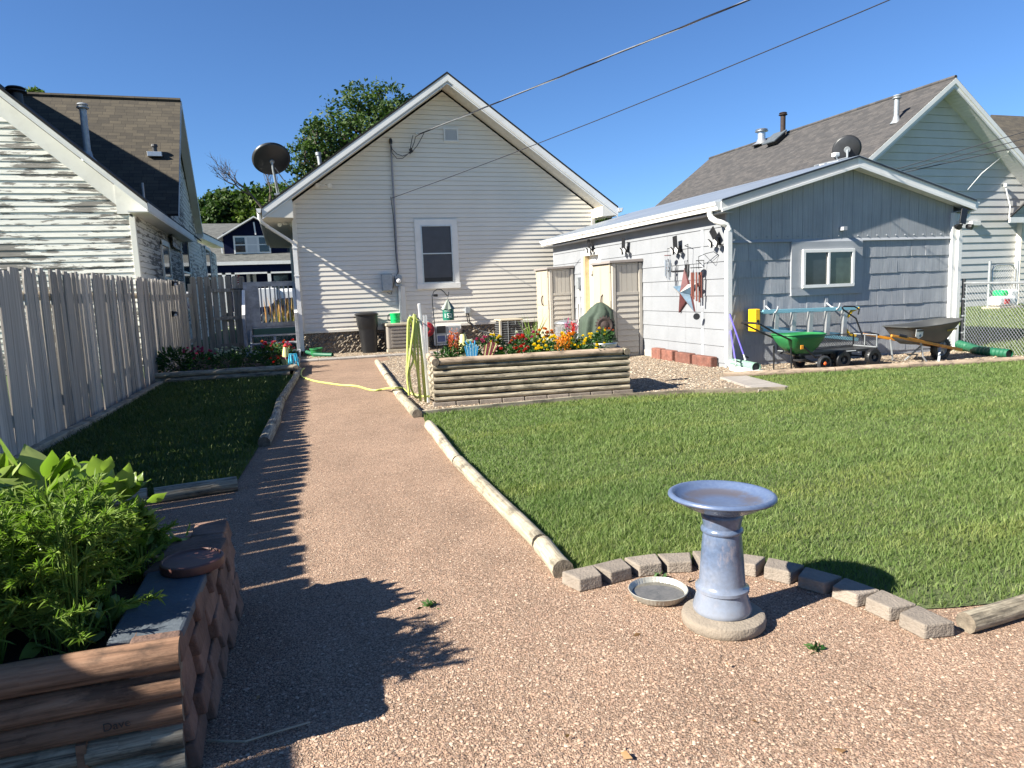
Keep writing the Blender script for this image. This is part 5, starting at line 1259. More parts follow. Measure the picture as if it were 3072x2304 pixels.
for k in range(9):
    a = -.02+k*.285; mb = MB(); q = [pp(a, .0), pp(min(a+.275, PW+.04), .0), pp(a, .1), pp(min(a+.275, PW+.04), .1)]; mb.hexa(q+[p+V(0, 0, .058) for p in q]); mb.build('footing_block', 'edgeblock', pl, bevel=.008)
SZ = zt-.07
def petals(name, c, r, n_, mat, parent, layers=3, seed=0):
    """ruffled bloom: rings of upturned petals"""
    rs = np.random.RandomState(seed); P = []; D = []
    for l in range(layers):
        for i in range(n_):
            a = i*6.283/n_+l*.4; tilt = .25+.55*l; P.append([c[0], c[1], c[2]]); D.append([math.cos(a), math.sin(a), tilt])
    P = np.array(P); D = np.array(D)
    off = off_of(parent); pos = P-off; d = D/np.linalg.norm(D, axis=1)[:, None]; q = np.cross(d, [0, 0, 1.]); q /= np.linalg.norm(q, axis=1)[:, None]; nn = np.cross(q, d)
    L = r*(.85+.3*rs.rand(len(P)))[:, None]; v = np.stack([pos, pos+d*L*.6+q*L*.3, pos+d*L+nn*L*.15+q*L*.15, pos+d*L+nn*L*.1-q*L*.15, pos+d*L*.6-q*L*.3], 1)
    f = ((np.arange(len(P))*5)[:, None]+[0, 1, 2, 3, 4]).ravel(); return npmesh(name, v.reshape(-1, 3), f, np.full(len(P), 5), mat, parent)
MT['bl_yellow'] = leafmat('yellow_bloom', (.75, .55, .01), (.85, .62, .02), (.7, .45, .01), .25); MT['bl_orange'] = leafmat('orange_bloom', (.7, .22, .01), (.8, .3, .02), (.65, .16, .01), .25)
MT['bl_red'] = leafmat('red_bloom', (.5, .015, .02), (.6, .03, .03), (.35, .01, .02), .25); MT['bl_pink'] = leafmat('pink_bloom', (.4, .03, .12), (.5, .06, .2), (.3, .02, .08), .25)
MT['bl_white'] = leafmat('white_bloom', (.65, .65, .6), (.7, .7, .66), (.55, .58, .5), .25); MT['bl_rust'] = leafmat('rust_bloom', (.4, .07, .02), (.5, .12, .03), (.3, .04, .02), .25)
def plant(loc, rad, h, nl, bl, nb, label, seed, name='flower_plant', cat='flower', group=None, br=.03, fm='plant', ls=.045, plume=False):
    rs = np.random.RandomState(seed); t = thing(name, label, cat, loc, group); L = np.array(loc)
    q = rs.normal(size=(nl, 3)); q /= np.linalg.norm(q, axis=1)[:, None]; r_ = rs.rand(nl)**.45
    pos = L+np.c_[q[:, 0]*rad*r_, q[:, 1]*rad*r_, h*.5+q[:, 2]*h*.45*r_]; pos[:, 2] = np.maximum(pos[:, 2], L[2]+.01)
    leaves('foliage', pos, ls, fm, t, seed, .3, .5)
    for k in range(nb):
        a = rs.rand()*6.283; d = rad*(.25+.75*rs.rand()); z = L[2]+h*(.55+.55*rs.rand()**.6); c = (L[0]+math.cos(a)*d, L[1]+math.sin(a)*d, z)
        m_ = bl[k % len(bl)]
        if plume:
            qq = np.array([c]*40)+rs.normal(size=(40, 3))*[.012, .012, .045]; leaves('bloom', qq, .03, m_, t, seed+k, 1.5, .4)
        else: petals('bloom', c, br*(.8+.4*rs.rand()), 9, m_, t, 4, seed+k)
    return t
GF = 'flowers planted in the log planter'
spec = [  # a, b, rad, h, leaves, colour, blooms, label
 (.2, .2, .15, .22, 260, ['bl_orange'], 0, 'leafy plant without blooms at the left corner of the log planter', 0),
 (.3, .35, .1, .3, 150, ['bl_rust'], 5, 'upright rust red plume flower beside the shepherd hook', 1),
 (.85, .45, .14, .33, 260, ['bl_yellow'], 4, 'tall yellow marigold behind the striped ornaments', 0),
 (.95, .2, .17, .2, 320, ['bl_red'], 1, 'dark leafy plant right of the striped ornaments', 0),
 (1.13, .13, .1, .17, 150, ['bl_red'], 4, 'low bright red petunias near the front rail', 0),
 (1.2, .6, .16, .26, 220, ['bl_red', 'bl_rust'], 7, 'red flowers in the middle of the bed below the air conditioner', 0),
 (1.42, .25, .13, .17, 240, ['bl_yellow'], 5, 'low yellow marigolds left of the orange plume', 0),
 (1.3, .85, .16, .3, 220, ['bl_white', 'bl_pink'], 5, 'white and pink flowers at the back of the planter', 0),
 (1.55, .45, .14, .24, 240, ['bl_yellow'], 6, 'yellow marigolds in the middle of the bed', 0),
 (1.66, .15, .09, .22, 120, ['bl_orange'], 6, 'feathery orange plume flower near the front rail', 1),
 (1.6, .8, .14, .32, 220, ['bl_orange', 'bl_rust'], 7, 'orange and rust marigolds at the back of the planter', 0),
 (1.82, .5, .14, .27, 240, ['bl_orange', 'bl_yellow'], 7, 'orange marigolds right of the plume', 0),
 (1.88, .2, .14, .18, 240, ['bl_yellow'], 3, 'low green plant with few yellow blooms at the front', 0),
 (1.95, .85, .14, .34, 220, ['bl_pink', 'bl_red'], 4, 'tall pink flower at the back near the steel trash can', 1),
 (2.08, .4, .15, .25, 260, ['bl_yellow'], 6, 'yellow marigolds left of the steel bucket', 0),
 (2.12, .12, .12, .16, 200, ['bl_yellow'], 2, 'small dark leafy plant in front of the steel bucket', 0),
 (.55, .75, .14, .24, 200, ['bl_white'], 4, 'white flowers behind the striped ornaments', 0),
 (.75, .95, .15, .25, 200, ['bl_pink'], 5, 'small pink flowers at the back left of the planter', 0)]
for i, (a, b_, rd, h_, nl, bc, nb, lab, pm) in enumerate(spec):
    plant(tuple(pp(a, b_, SZ)), rd, h_, int(nl*1.4), bc, int(nb*2.1), lab, 100+i*13, 'flower_plant', 'flower', GF, .03, 'plant', .042, bool(pm))
sk = thing('spike_plant', 'spiky green grass plant rising above the flowers in front of the air conditioner', 'plant', tuple(pp(1.45, .95, SZ)), GF)
q = np.array([list(pp(1.45, .95, SZ))]*46)+RS.normal(size=(46, 3))*[.02, .02, 0]; blades('blade', q, .42, .018, .35, 'leaffeather', sk, 77)
# striped fan ornaments stuck in the soil
def fan(a, b_, z, cols, label, tilt):
    t = thing('garden_ornament', label, 'ornament', tuple(pp(a, b_, SZ)), 'striped slatted ornaments in the planter'); c = pp(a, b_, z)
    n_ = 9
    for i in range(n_):
        s = (i-(n_-1)/2)/((n_-1)/2); hh_ = .12*math.sqrt(1-.55*s*s); x = PU*(s*.075)
        top = c+x*1.1+PU*tilt*.1+V(0, 0, hh_*.9); bot = c+x*.75-PU*tilt*.05-V(0, 0, hh_*.7)
        MB().beam(bot, top, .012, .012).build('slat', cols[i % len(cols)], t, bevel=.002)
    for i in range(3): MB().tube([c+PU*(-.05+.05*i)+V(0, .02, .1), c+PU*(-.07+.06*i)+V(0, .02, .14)], .008, 5).build('tuft', cols[0], t)
    MB().tube([c-V(0, -.015, .08), pp(a, b_, SZ)], .006, 5).build('stake', 'blackmetal', t)
MT['fanblue'] = paint('turquoise_paint', (.02, .25, .5), .5, .1, 6.); MT['fanlight'] = paint('pale_blue_paint', (.2, .45, .6), .5, .1, 6.); MT['fanmaroon'] = paint('maroon_paint', (.2, .02, .04), .5, .1, 6.); MT['fancream'] = paint('cream_paint', (.6, .55, .22), .5, .1, 6.)
fan(.5, .16, SZ+.15, ['fanblue', 'fanlight'], 'blue slatted fan ornament at the left of the planter', .0)
fan(.72, .18, SZ+.15, ['fanmaroon', 'fancream', 'fanmaroon'], 'maroon and cream slatted fan ornament', .35)
# bucket of flowers and rusty sunflower
bk = thing('steel_bucket', 'galvanised bucket planted with yellow and rust flowers on the right corner of the planter', 'bucket', tuple(pp(2.2, .22, SZ))); c = pp(2.24, .2, SZ)
MB().lathe(c, [(.12, 0), (.125, .01), (.13, .05), (.137, .055), (.132, .065), (.15, .16), (.157, .165), (.155, .175), (.145, .175), (.14, .14)], 36, V(0, 0, 1), True, False).build('bucket', 'steel', bk, smooth=30)
MB().lathe(c+V(0, 0, .14), [(.12, 0), (.001, .005)], 24, V(0, 0, 1), False).build('soil', 'soil', bk)
MB().tube([c+V(.13, 0, .15), c+V(.2, -.03, .1), c+V(.18, -.06, .02)], .006, 6).build('handle', 'steel', bk, smooth=True)
plant(tuple(c+V(-.03, .0, .14)), .13, .2, 420, ['bl_yellow', 'bl_rust'], 7, 'trailing yellow and rust flowers growing in the steel bucket', 333, 'bucket_flowers', 'flower', None, .022, 'plant', .04)
sf = thing('metal_sunflower', 'rusty metal sunflower on a stake beside the steel bucket', 'ornament', tuple(pp(2.38, .35, SZ))); c = pyd(1307, 703, 8.75); nv = V(-.35, -.93, .1).normalized()
a_ = nv.cross(V(0, 0, 1)).normalized(); b2 = a_.cross(nv)
MB().lathe(c-nv*.01, [(.001, .045), (.04, .04), (.072, .02), (.08, 0)], 28, nv).build('centre', 'rust', sf, smooth=True)
for rr_, nn_, tl, off_ in ((.142, 18, 0, 0), (.12, 16, .015, .17)):
    for k in range(nn_):
        t_ = k*6.283/nn_+off_; d = a_*math.cos(t_)+b2*math.sin(t_); s = nv.cross(d)
        mb = MB(); mb.prism([c+d*.06-s*.012+nv*tl, c+d*.095-s*.022+nv*(tl+.01), c+d*rr_+nv*(tl-.005), c+d*.095+s*.022+nv*(tl+.01), c+d*.06+s*.012+nv*tl], nv*.002); mb.build('petal', 'rust', sf)
MB().tube([c-nv*.02, c+V(0, .02, -.3), V(c.x+.01, c.y+.03, SZ)], .008, 6).build('stake', 'rust', sf)
# shepherd hook with birdhouse
hx = pp(.2, .13, SZ); top = pyd(1165/3.686/1.38885+1000/1.38885, (780+325/3.686)/1.38885, 8.5)
hp_ = lambda x, y: pyd((1000+x/3.686)/1.38885, (780+y/3.686)/1.38885, 8.45)
sh = thing('shepherd_hook', 'thin black curved hook standing in the left of the log planter', 'hook', tuple(hx))
MB().tube([V(hp_(1165, 1090).x, 8.45, SZ-.02), hp_(1130, 800), hp_(1098, 500), hp_(1092, 400), hp_(1110, 350), hp_(1150, 322), hp_(1190, 325), hp_(1225, 355), hp_(1255, 392), hp_(1268, 398), hp_(1275, 380), hp_(1275, 352)], .0055, 6).build('rod', 'blackmetal', sh, smooth=True)
hl = thing('small_solar_lamp', 'small round black lamp clipped on the shepherd hook', 'light', tuple(hp_(1120, 392)))
MB().lathe(hp_(1105, 392), [(.012, 0), (.016, .02), (.017, .05), (.01, .055)], 14, V(1, 0, 0), True, True).build('lamp', 'black', hl, smooth=True)
bh = thing('birdhouse', 'round birdhouse wrapped in a green licence plate under a crumpled tin cone roof', 'birdhouse', tuple(hp_(1275, 600)))
MT['paletin'] = paint('dull_tin', (.17, .195, .16), .5, .15, 12., metal=.3, dirt=.3)
c = hp_(1275, 665); r_ = .068; hh_ = hp_(1275, 545).z-c.z
MB().lathe(c, [(r_, 0), (r_*1.01, .004), (r_, hh_)], 32, V(0, 0, 1), True, True).build('body', 'birdgreen' if 'birdgreen' in MT else MT.setdefault('birdgreen', paint('plate_green', (.01, .14, .09), .45, .1, 9., dirt=.3, dirtc=(.3, .32, .28))), bh, smooth=40)
apz = hp_(1268, 430).z; mb = MB(); n_ = 14; rp = []
for k in range(n_):
    t_ = k*6.283/n_; q = r_*(1.12+(.12 if k % 2 else -.03)); rp.append(c+V(math.cos(t_)*q, math.sin(t_)*q, hh_-.004+(.012 if k % 2 else 0)))
ap = V(c.x, c.y, apz)
for k in range(n_): mb.add([rp[k], rp[(k+1) % n_], ap], [(0, 1, 2)])
ro_ = mb.build('roof', 'paletin', bh); mb = MB(); mb.tube([ap, hp_(1270, 398)], .003, 5); mb.build('hanger', 'wire', bh)
def wraptext(txt, size, zoff, mat, a0):
    o = text_mb(txt, size, (0, 0, 0), (1, 0, 0), (0, 0, 1), 'number', mat, bh, .0008)
    offw = Vector(bh['_w'])
    for v in o.data.vertices:
        w = v.co+offw; an = a0+w.x/r_; rr2 = r_+.002-w.y; v.co = c+V(math.sin(an)*rr2, -math.cos(an)*rr2, w.z+zoff)-offw
MT['platewhite'] = paint('plate_white', (.7, .72, .68), .5, .05, 9.)
wraptext('152', .072, hh_*.42, 'platewhite', -.28); wraptext('COLORADO', .014, hh_*.86, 'platewhite', -.3)
MB().tube([c+V(r_, 0, .03), c+V(r_+.04, 0, .03), c+V(r_+.05, 0, .045)], .003, 5).build('perch', 'wire', bh)
# hose post and hose
hs_ = thing('hose_post', 'white painted post with arms that carry the garden hose beside the log planter', 'post', (1.63, 8.75, 0))
X = lambda x, y, Y=8.8: pyd((1050+x/5.53)/1.38885, (880+y/5.53)/1.38885, Y)
pt = X(1145, 170); MB().beam(V(1.66, 8.8, -.05), pt, .035, .03, V(0, 1, 0)).build('post', 'gutter', hs_, bevel=.006)
MB().tube([X(975, 400, 8.72), X(1040, 430, 8.75), X(1140, 420, 8.8)], .012, 6).build('arm', 'blackmetal', hs_); MB().tube([X(1000, 360, 8.76), X(1000, 450, 8.74)], .012, 6).build('prong', 'galv', hs_)
ry = thing('garden_rail', 'pair of thin white and grey upright strips behind the hose post', 'post', (1.78, 9.2, 0))
for x in (1225, 1262): MB().beam(V(X(x+10, 980, 9.2).x, 9.2, -.02), X(x, 365, 9.2), .022, .012, V(0, 1, 0)).build('strip', 'gutter', ry)
MB().beam(V(X(1250, 980, 9.22).x, 9.22, -.02), X(1243, 365, 9.22), .03, .01, V(0, 1, 0)).build('inner_strip', 'galv', ry)
rr_ = thing('red_reel', 'round bright red perforated disc hanging behind the hose post', 'reel', tuple(X(1280, 600, 9.6))); cc = X(1280, 600, 9.6)
MB().lathe(cc, [(.035, 0), (.035, .02), (.085, .02), (.1, .012), (.1, 0)], 28, V(0, -1, 0), False, False).build('disc', 'redp', rr_, smooth=30)
for k in range(10): t_ = k*.628; MB().cyl(cc+V(math.cos(t_)*.075, -.018, math.sin(t_)*.075), cc+V(math.cos(t_)*.075, -.023, math.sin(t_)*.075), .007, .007, 8).build('hole', 'black', rr_)
MB().tube([cc, cc+V(-.1, 0, .1), pt-V(0, 0, .2)], .01, 6).build('bracket', 'blackmetal', rr_)
ho_ = thing('garden_hose', 'lime green garden hose hanging in long loops from the post and running across the path', 'hose', (1.5, 8.7, 0))
H = lambda x, y, Y=8.7: pyd((1050+x/5.53)/1.38885, (880+y/5.53)/1.38885, Y)
zb = lambda p, z: V(p.x, p.y, z)
loops = [([(985, 420), (965, 480), (955, 800), (950, 1100), (945, 1327)], .0, .2), ([(1070, 370), (1050, 600), (1010, 900), (980, 1150), (950, 1380)], -.03, .17), ([(1000, 420), (1040, 560), (1060, 800), (1090, 1100), (1130, 1350)], .02, .1),
         ([(1100, 440), (1110, 700), (1130, 1000), (1140, 1350)], .03, .08), ([(1065, 365), (1085, 600), (1075, 900), (1040, 1150), (985, 1300)], -.02, .2), ([(990, 430), (975, 650), (1010, 900), (1080, 1150), (1120, 1300)], .01, .12), ([(1120, 460), (1160, 750), (1190, 1050), (1205, 1327)], .04, .1), ([(1135, 460), (1180, 900), (1215, 1200), (1225, 1330)], .05, .06)]
ends = []
for i, (c_, dy, zbm) in enumerate(loops):
    pts = [H(x, y, 8.68+dy) for x, y in c_]; e = pts[-1]; pts[-1] = V(e.x, e.y, max(e.z, .1)); pts.append(V(e.x+.01, e.y, zbm+.02))
    # resample smooth
    q = []
    for k in range(len(pts)-1):
        p0, p1, p2, p3 = pts[max(k-1, 0)], pts[k], pts[k+1], pts[min(k+2, len(pts)-1)]
        for s in range(6):
            t_ = s/6; q.append(.5*((2*p1)+(p2-p0)*t_+(2*p0-5*p1+4*p2-p3)*t_*t_+(3*p1-p0-3*p2+p3)*t_**3))
    q.append(pts[-1]); ends.append(q[-1]); MB().tube(q, .0135, 8).build('loop', 'hose', ho_, smooth=True)
for a, b_ in ((0, 1), (4, 2), (5, 3), (6, 7)):
    m_ = (ends[a]+ends[b_])/2-V(0, 0, .07); MB().tube([ends[a], ends[a].lerp(m_, .6)-V(0, 0, .02), m_, ends[b_].lerp(m_, .6)-V(0, 0, .02), ends[b_]], .0135, 8).build('loop', 'hose', ho_, smooth=True)
MB().tube([H(980, 440), H(985, 400), H(1010, 395), H(1040, 410)], .013, 8).build('loop', 'hose', ho_, smooth=True); MB().tube([H(1050, 400), H(1065, 350), H(1085, 360), H(1100, 420), H(1130, 440)], .013, 8).build('loop', 'hose', ho_, smooth=True)
gr_ = [V(1.64, 8.68, .1), gd(913, 856, .02), gd(895, 852, .015), gd(880, 846, .05), gd(868, 838, .085), gd(855, 838, .125), gd(845, 838, .11), gd(830, 840, .03), gd(812, 843, .015), gd(795, 841, .015), gd(770, 834, .015), gd(740, 832, .015), gd(710, 828, .015), gd(680, 823, .015), gd(655, 815, .015), gd(650, 810, .03), gd(652, 800, .06), gd(658, 795, .02)]
q = []
for k in range(len(gr_)-1):
    p0, p1, p2, p3 = gr_[max(k-1, 0)], gr_[k], gr_[k+1], gr_[min(k+2, len(gr_)-1)]
    for s in range(5): t_ = s/5; q.append(.5*((2*p1)+(p2-p0)*t_+(2*p0-5*p1+4*p2-p3)*t_*t_+(3*p1-p0-3*p2+p3)*t_**3))
MB().tube(q, .0145, 8).build('trailing_length', 'hose', ho_, smooth=True)
# ---------------------------------------------------------------- along the house wall
tb = thing('wheeled_bin', 'tall black wheeled trash bin against the cream house', 'trash can', (1.98, 17.35, 0)); Y = 17.3
bz = lambda x, y: pyd((1050+x/5.53)/1.38885, (880+y/5.53)/1.38885, Y)
xl, xr, xb0, xb1 = bz(110, 360).x, bz(475, 350).x, bz(215, 950).x, bz(485, 940).x; zt_ = bz(290, 330).z
def bring(x0, x1, hy, z, n_=28, q=.6):
    r_ = []
    for i in range(n_):
        a = i*6.283/n_; ca, sa = math.cos(a), math.sin(a); r_.append(V((x0+x1)/2+(x1-x0)/2*math.copysign(abs(ca)**q, ca), Y+.25+hy*math.copysign(abs(sa)**q, sa), z))
    return r_
lv = [(1, .0, 1.), (.97, .04, 1.), (.62, .3, .95), (.6, .31, .99), (.3, .6, 1.), (0, 1, 1)]
R_ = []
for t_, z in ((0, .0), (.1, .08), (.45, .42), (.62, .58), (.66, .6), (.72, .66), (.95, .9), (1, .94)):
    ins_ = .0 if z > .6 else .015
    R_.append(bring(xb0+(xl-xb0)*t_+ins_, xb1+(xr-xb1)*t_-ins_, .2+.05*t_-ins_, z*zt_/.98))
n_ = 28; mb = MB(); mb.add([p for r_ in R_ for p in r_], [(j*n_+i, j*n_+(i+1) % n_, (j+1)*n_+(i+1) % n_, (j+1)*n_+i) for j in range(len(R_)-1) for i in range(n_)]+[tuple(range(n_-1, -1, -1))]); mb.build('body', 'black', tb, smooth=45)
R2 = [bring(xl-.02, xr+.02, .27, zt_*.95), bring(xl-.03, xr+.02, .28, zt_*.97), bring(xl+.01, xr-.02, .24, zt_*1.0), bring(xl+.12, xr-.12, .12, zt_*1.025)]
mb = MB(); mb.add([p for r_ in R2 for p in r_], [(j*n_+i, j*n_+(i+1) % n_, (j+1)*n_+(i+1) % n_, (j+1)*n_+i) for j in range(3) for i in range(n_)]+[tuple(range(n_-1, -1, -1)), tuple(range(3*n_, 4*n_))]); mb.build('lid', 'black', tb, smooth=45)
for x in (xb0+.03, xb1-.03): wheel((x, Y+.46, .09), .09, .04, (1, 0, 0), tb, 'darkgrey')
MB().tube([V(xl-.02, Y+.5, zt_*.9), V((xl+xr)/2, Y+.54, zt_*.93), V(xr+.02, Y+.5, zt_*.9)], .015, 6).build('handle', 'black', tb)
av = thing('resin_cabinet', 'low beige resin chest with ribbed sides against the house wall', 'chest', (2.85, 17.4, 0)); x0, x1 = 2.32, 3.34
MB().box((x0, 17.2, .06), (x1, 17.8, .64)).build('body', 'resindark', av, bevel=.05, seg=4)
mb = MB()
for i in range(6): mb.box((x0+.1, 17.185, .12+i*.085), (x1-.1, 17.202, .17+i*.085))
mb.build('rib', 'resindark', av, bevel=.004); MB().box((x0-.02, 17.17, .63), (x1+.02, 17.82, .7)).build('lid', 'resin', av, bevel=.02); MB().box((x0-.01, 17.18, 0), (x1+.01, 17.81, .07)).build('base', 'resin', av, bevel=.01)
gc = thing('green_jug', 'bright green ribbed plastic bucket with a black handle on top of the beige chest', 'bucket', (2.55, 17.3, .7)); c = V(2.56, 17.35, .7)
MB().lathe(c, [(.11, 0), (.115, .02), (.115, .07), (.122, .075), (.122, .1), (.116, .105), (.12, .2), (.128, .205), (.128, .235), (.115, .235), (.11, .05)], 32, V(0, 0, 1), True, False).build('bucket', 'brightgreen', gc, smooth=30)
MB().tube([c+V(-.115, 0, .22), c+V(-.17, -.02, .2), c+V(-.18, -.02, .1), c+V(-.12, 0, .06)], .012, 6).build('handle', 'black', gc, smooth=True)
ac = thing('air_conditioner', 'dark grilled air conditioning unit with a pale top standing by the house wall', 'air conditioner', (5.4, 17.2, 0)); x0, x1, y0, y1, zt_ = 5.04, 5.62, 16.75, 17.3, .68
MB().box((x0+.03, y0+.03, .03), (x1-.03, y1-.03, zt_-.04)).build('coil', 'darkgrey', ac, bevel=.03)
MB().box((x0-.01, y0-.01, zt_-.05), (x1+.01, y1+.01, zt_)).build('top', 'resin', ac, bevel=.03, seg=3); MB().box((x0-.01, y0-.01, 0), (x1+.01, y1+.01, .05)).build('base', 'resin', ac, bevel=.01)
for i in range(20):
    z = .07+i*.028; MB().tube([V(x0+.03, y1, z), V(x0, y1-.05, z), V(x0, y0+.04, z), V(x0+.04, y0, z), V(x1-.04, y0, z), V(x1, y0+.04, z), V(x1, y1, z)], .005, 4).build('grille_bar', 'galv' if i % 2 else 'darkgrey', ac)
mb = MB()
for t_ in (.02, .33, .66, .98): mb.box((x0+(x1-x0)*t_-.006, y0-.012, .05), (x0+(x1-x0)*t_+.006, y0-.004, zt_-.05))
mb.build('grille_post', 'galv', ac); MB().box((x0+.25, y0-.02, .46), (x0+.42, y0-.012, .54)).build('badge', 'black', ac)
MB().box((x0-.02, y0-.005, .03), (x0+.03, y0+.06, zt_-.04)).build('service_panel', 'resin', ac)
gz = thing('garden_goose', 'small cream ornament with a dark head standing behind the flowers', 'ornament', (3.0, 9.75, 0)); c = pyd(1338, 750, 9.7)
c = pyd((1050+1880/5.53)/1.38885, (880+830/5.53)/1.38885, 9.75)
MB().lathe(V(c.x, 9.75, 0), [(.09, 0), (.085, .25), (.06, c.z+.06), (.035, c.z+.13), (.02, c.z+.16)], 18, V(0, 0, 1)).build('body', 'fancream', gz, smooth=True); MB().lathe(V(c.x-.01, 9.75, c.z+.14), [(.03, 0), (.045, .02), (.04, .05), (.015, .07)], 14, V(-.3, 0, 1)).build('head', 'rust', gz, smooth=True)
# ---------------------------------------------------------------- birdbath
bb = thing('birdbath', 'blue glazed ceramic birdbath on a round concrete plinth in the foreground', 'birdbath', (1.6, 2.36, 0)); bx, by = 1.598, 2.36
m, nt, b = newmat('blue_glaze'); co = coords(nt); f = noise(nt, co, 9, 6, .6); f2 = noise(nt, co, 60, 4, .6)
c = ramp(nt, f, [(.3, (.055, .083, .145)), (.5, (.078, .112, .185)), (.72, (.13, .15, .2))]); c = mixc(nt, 1., c, ramp(nt, f2, [(.3, g3(.75)), (.65, g3(1.1))]), 'MULTIPLY')
f3 = noise(nt, coords(nt, 'Object', (1, 1, .4)), 16, 6, .75); c = mixc(nt, ramp(nt, f3, [(.56, g3(0)), (.68, g3(.75))]), c, (.2, .18, .2))
sx_ = nt.nodes.new('ShaderNodeSeparateXYZ'); lk(nt, co, sx_.inputs[0]); lk(nt, mixc(nt, ramp(nt, sx_.outputs[2], [(.02, g3(.6)), (.3, g3(0.05))]), c, (.3, .31, .33)), b.inputs['Base Color'])
b.inputs['Roughness'].default_value = .22; b.inputs['Specular IOR Level'].default_value = .6; bump(nt, b, f2, .12, .004); MT['glaze'] = m
m, nt, b = newmat('blue_bowl'); co = coords(nt); f = noise(nt, co, 12, 8, .75); f2 = noise(nt, co, 70, 4, .6)
sx_ = nt.nodes.new('ShaderNodeVectorMath'); sx_.operation = 'LENGTH'; mp_ = nt.nodes.new('ShaderNodeMapping'); mp_.inputs['Scale'].default_value = (1, 1, 0); lk(nt, co, mp_.inputs[0]); lk(nt, mp_.outputs[0], sx_.inputs[0])
ringm = ramp(nt, sx_.outputs['Value'], [(.06, g3(.15)), (.11, g3(.85)), (.145, g3(.7)), (.162, g3(0))]); df = ramp(nt, f, [(.38, g3(0)), (.5, g3(1))])
fac = mixc(nt, 1., ringm, df, 'MULTIPLY'); base = ramp(nt, f2, [(.3, (.07, .1, .18)), (.7, (.095, .13, .21))]); lk(nt, mixc(nt, fac, base, (.09, .075, .07)), b.inputs['Base Color']); b.inputs['Roughness'].default_value = .35; MT['bowl'] = m
pz = .05; MB().lathe((bx-.005, by-.015, 0), [(.155, 0), (.163, .01), (.165, .03), (.16, .045), (.15, .05), (.001, .051)], 64).build('plinth', 'plinth', bb, smooth=40)
prof = [(.118, pz), (.123, pz+.006), (.122, pz+.02), (.112, pz+.05), (.105, pz+.085), (.104, pz+.09), (.108, pz+.096), (.108, pz+.108), (.102, pz+.115), (.098, pz+.13), (.089, pz+.22), (.08, pz+.31), (.077, pz+.335), (.08, pz+.345), (.081, pz+.352), (.077, pz+.36), (.081, pz+.385), (.086, pz+.4), (.08, pz+.412), (.07, pz+.425)]
prof = [(r_*.94, z_) for r_, z_ in [(.118, pz), (.123, pz+.006), (.123, pz+.02), (.114, pz+.045), (.106, pz+.075), (.104, pz+.084), (.112, pz+.09), (.112, pz+.102), (.1, pz+.11), (.096, pz+.125), (.089, pz+.22), (.081, pz+.31), (.078, pz+.325), (.088, pz+.333), (.088, pz+.343), (.078, pz+.352), (.08, pz+.37), (.087, pz+.39), (.087, pz+.402), (.08, pz+.412), (.07, pz+.425)]]; MB().lathe((bx, by, 0), prof, 72, V(0, 0, 1)).build('pedestal', 'glaze', bb, smooth=50)
zb_ = pz+.412; c0 = V(bx-.003, by, zb_); ax = V(.028, .01, 1).normalized(); rim_ = .188
bw = [(.06, 0), (.09, .003), (.13, .022), (.162, .045), (.176, .052), (.186, .055), (.19, .062), (.189, .07), (.182, .075), (.174, .074), (.164, .066), (.15, .054), (.12, .044), (.07, .038), (.001, .036)]; bw = [(r_*1.1, z_) for r_, z_ in bw]
MB().lathe(c0, bw[:7], 80, ax, True, False).build('basin_underside', 'glaze', bb, smooth=60)
bo = MB().lathe(V(0, 0, 0), bw[6:], 80, V(0, 0, 1), False).build('basin', 'bowl', None, smooth=60)
bo.parent = bb; bo.location = c0-Vector(bb['_w']); bo.rotation_euler = ax.to_track_quat('Z', 'Y').to_euler()
pn = thing('metal_pan', 'shallow fluted metal pan of water beside the birdbath', 'pan', (1.475, 2.68, 0)); px_, py_ = 1.475, 2.66
mb = MB(); n_ = 120; prof = [(.108, 0), (.112, .003), (.12, .015), (.127, .03), (.13, .034), (.127, .036), (.123, .031), (.108, .006), (.001, .005)]
vs = [];
for j, (r_, z) in enumerate(prof):
    for k in range(n_):
        t_ = k*6.283/n_; q = r_+(.0022*math.sin(t_*46) if j in (2, 3, 6) else 0); vs.append(V(px_+math.cos(t_)*q, py_+math.sin(t_)*q, z+.004))
mb.add(vs, [(j*n_+k, j*n_+(k+1) % n_, (j+1)*n_+(k+1) % n_, (j+1)*n_+k) for j in range(len(prof)-1) for k in range(n_)])
MT['pantin'] = paint('stained_tin', (.42, .41, .36), .4, .15, 14., metal=.45, dirt=.55, dirtc=(.2, .15, .09)); mb.build('pan', 'pantin', pn, smooth=30)
m, nt, b = newmat('pan_water'); f = noise(nt, coords(nt), 30, 5, .7); lk(nt, ramp(nt, f, [(.35, (.09, .085, .07)), (.6, (.14, .13, .11))]), b.inputs['Base Color']); b.inputs['Roughness'].default_value = .05; b.inputs['Specular IOR Level'].default_value = .7; MT['water'] = m
MB().lathe((px_, py_, .019), [(.117, 0), (.001, .0)], 60, V(0, 0, 1), False).build('water', 'water', pn)
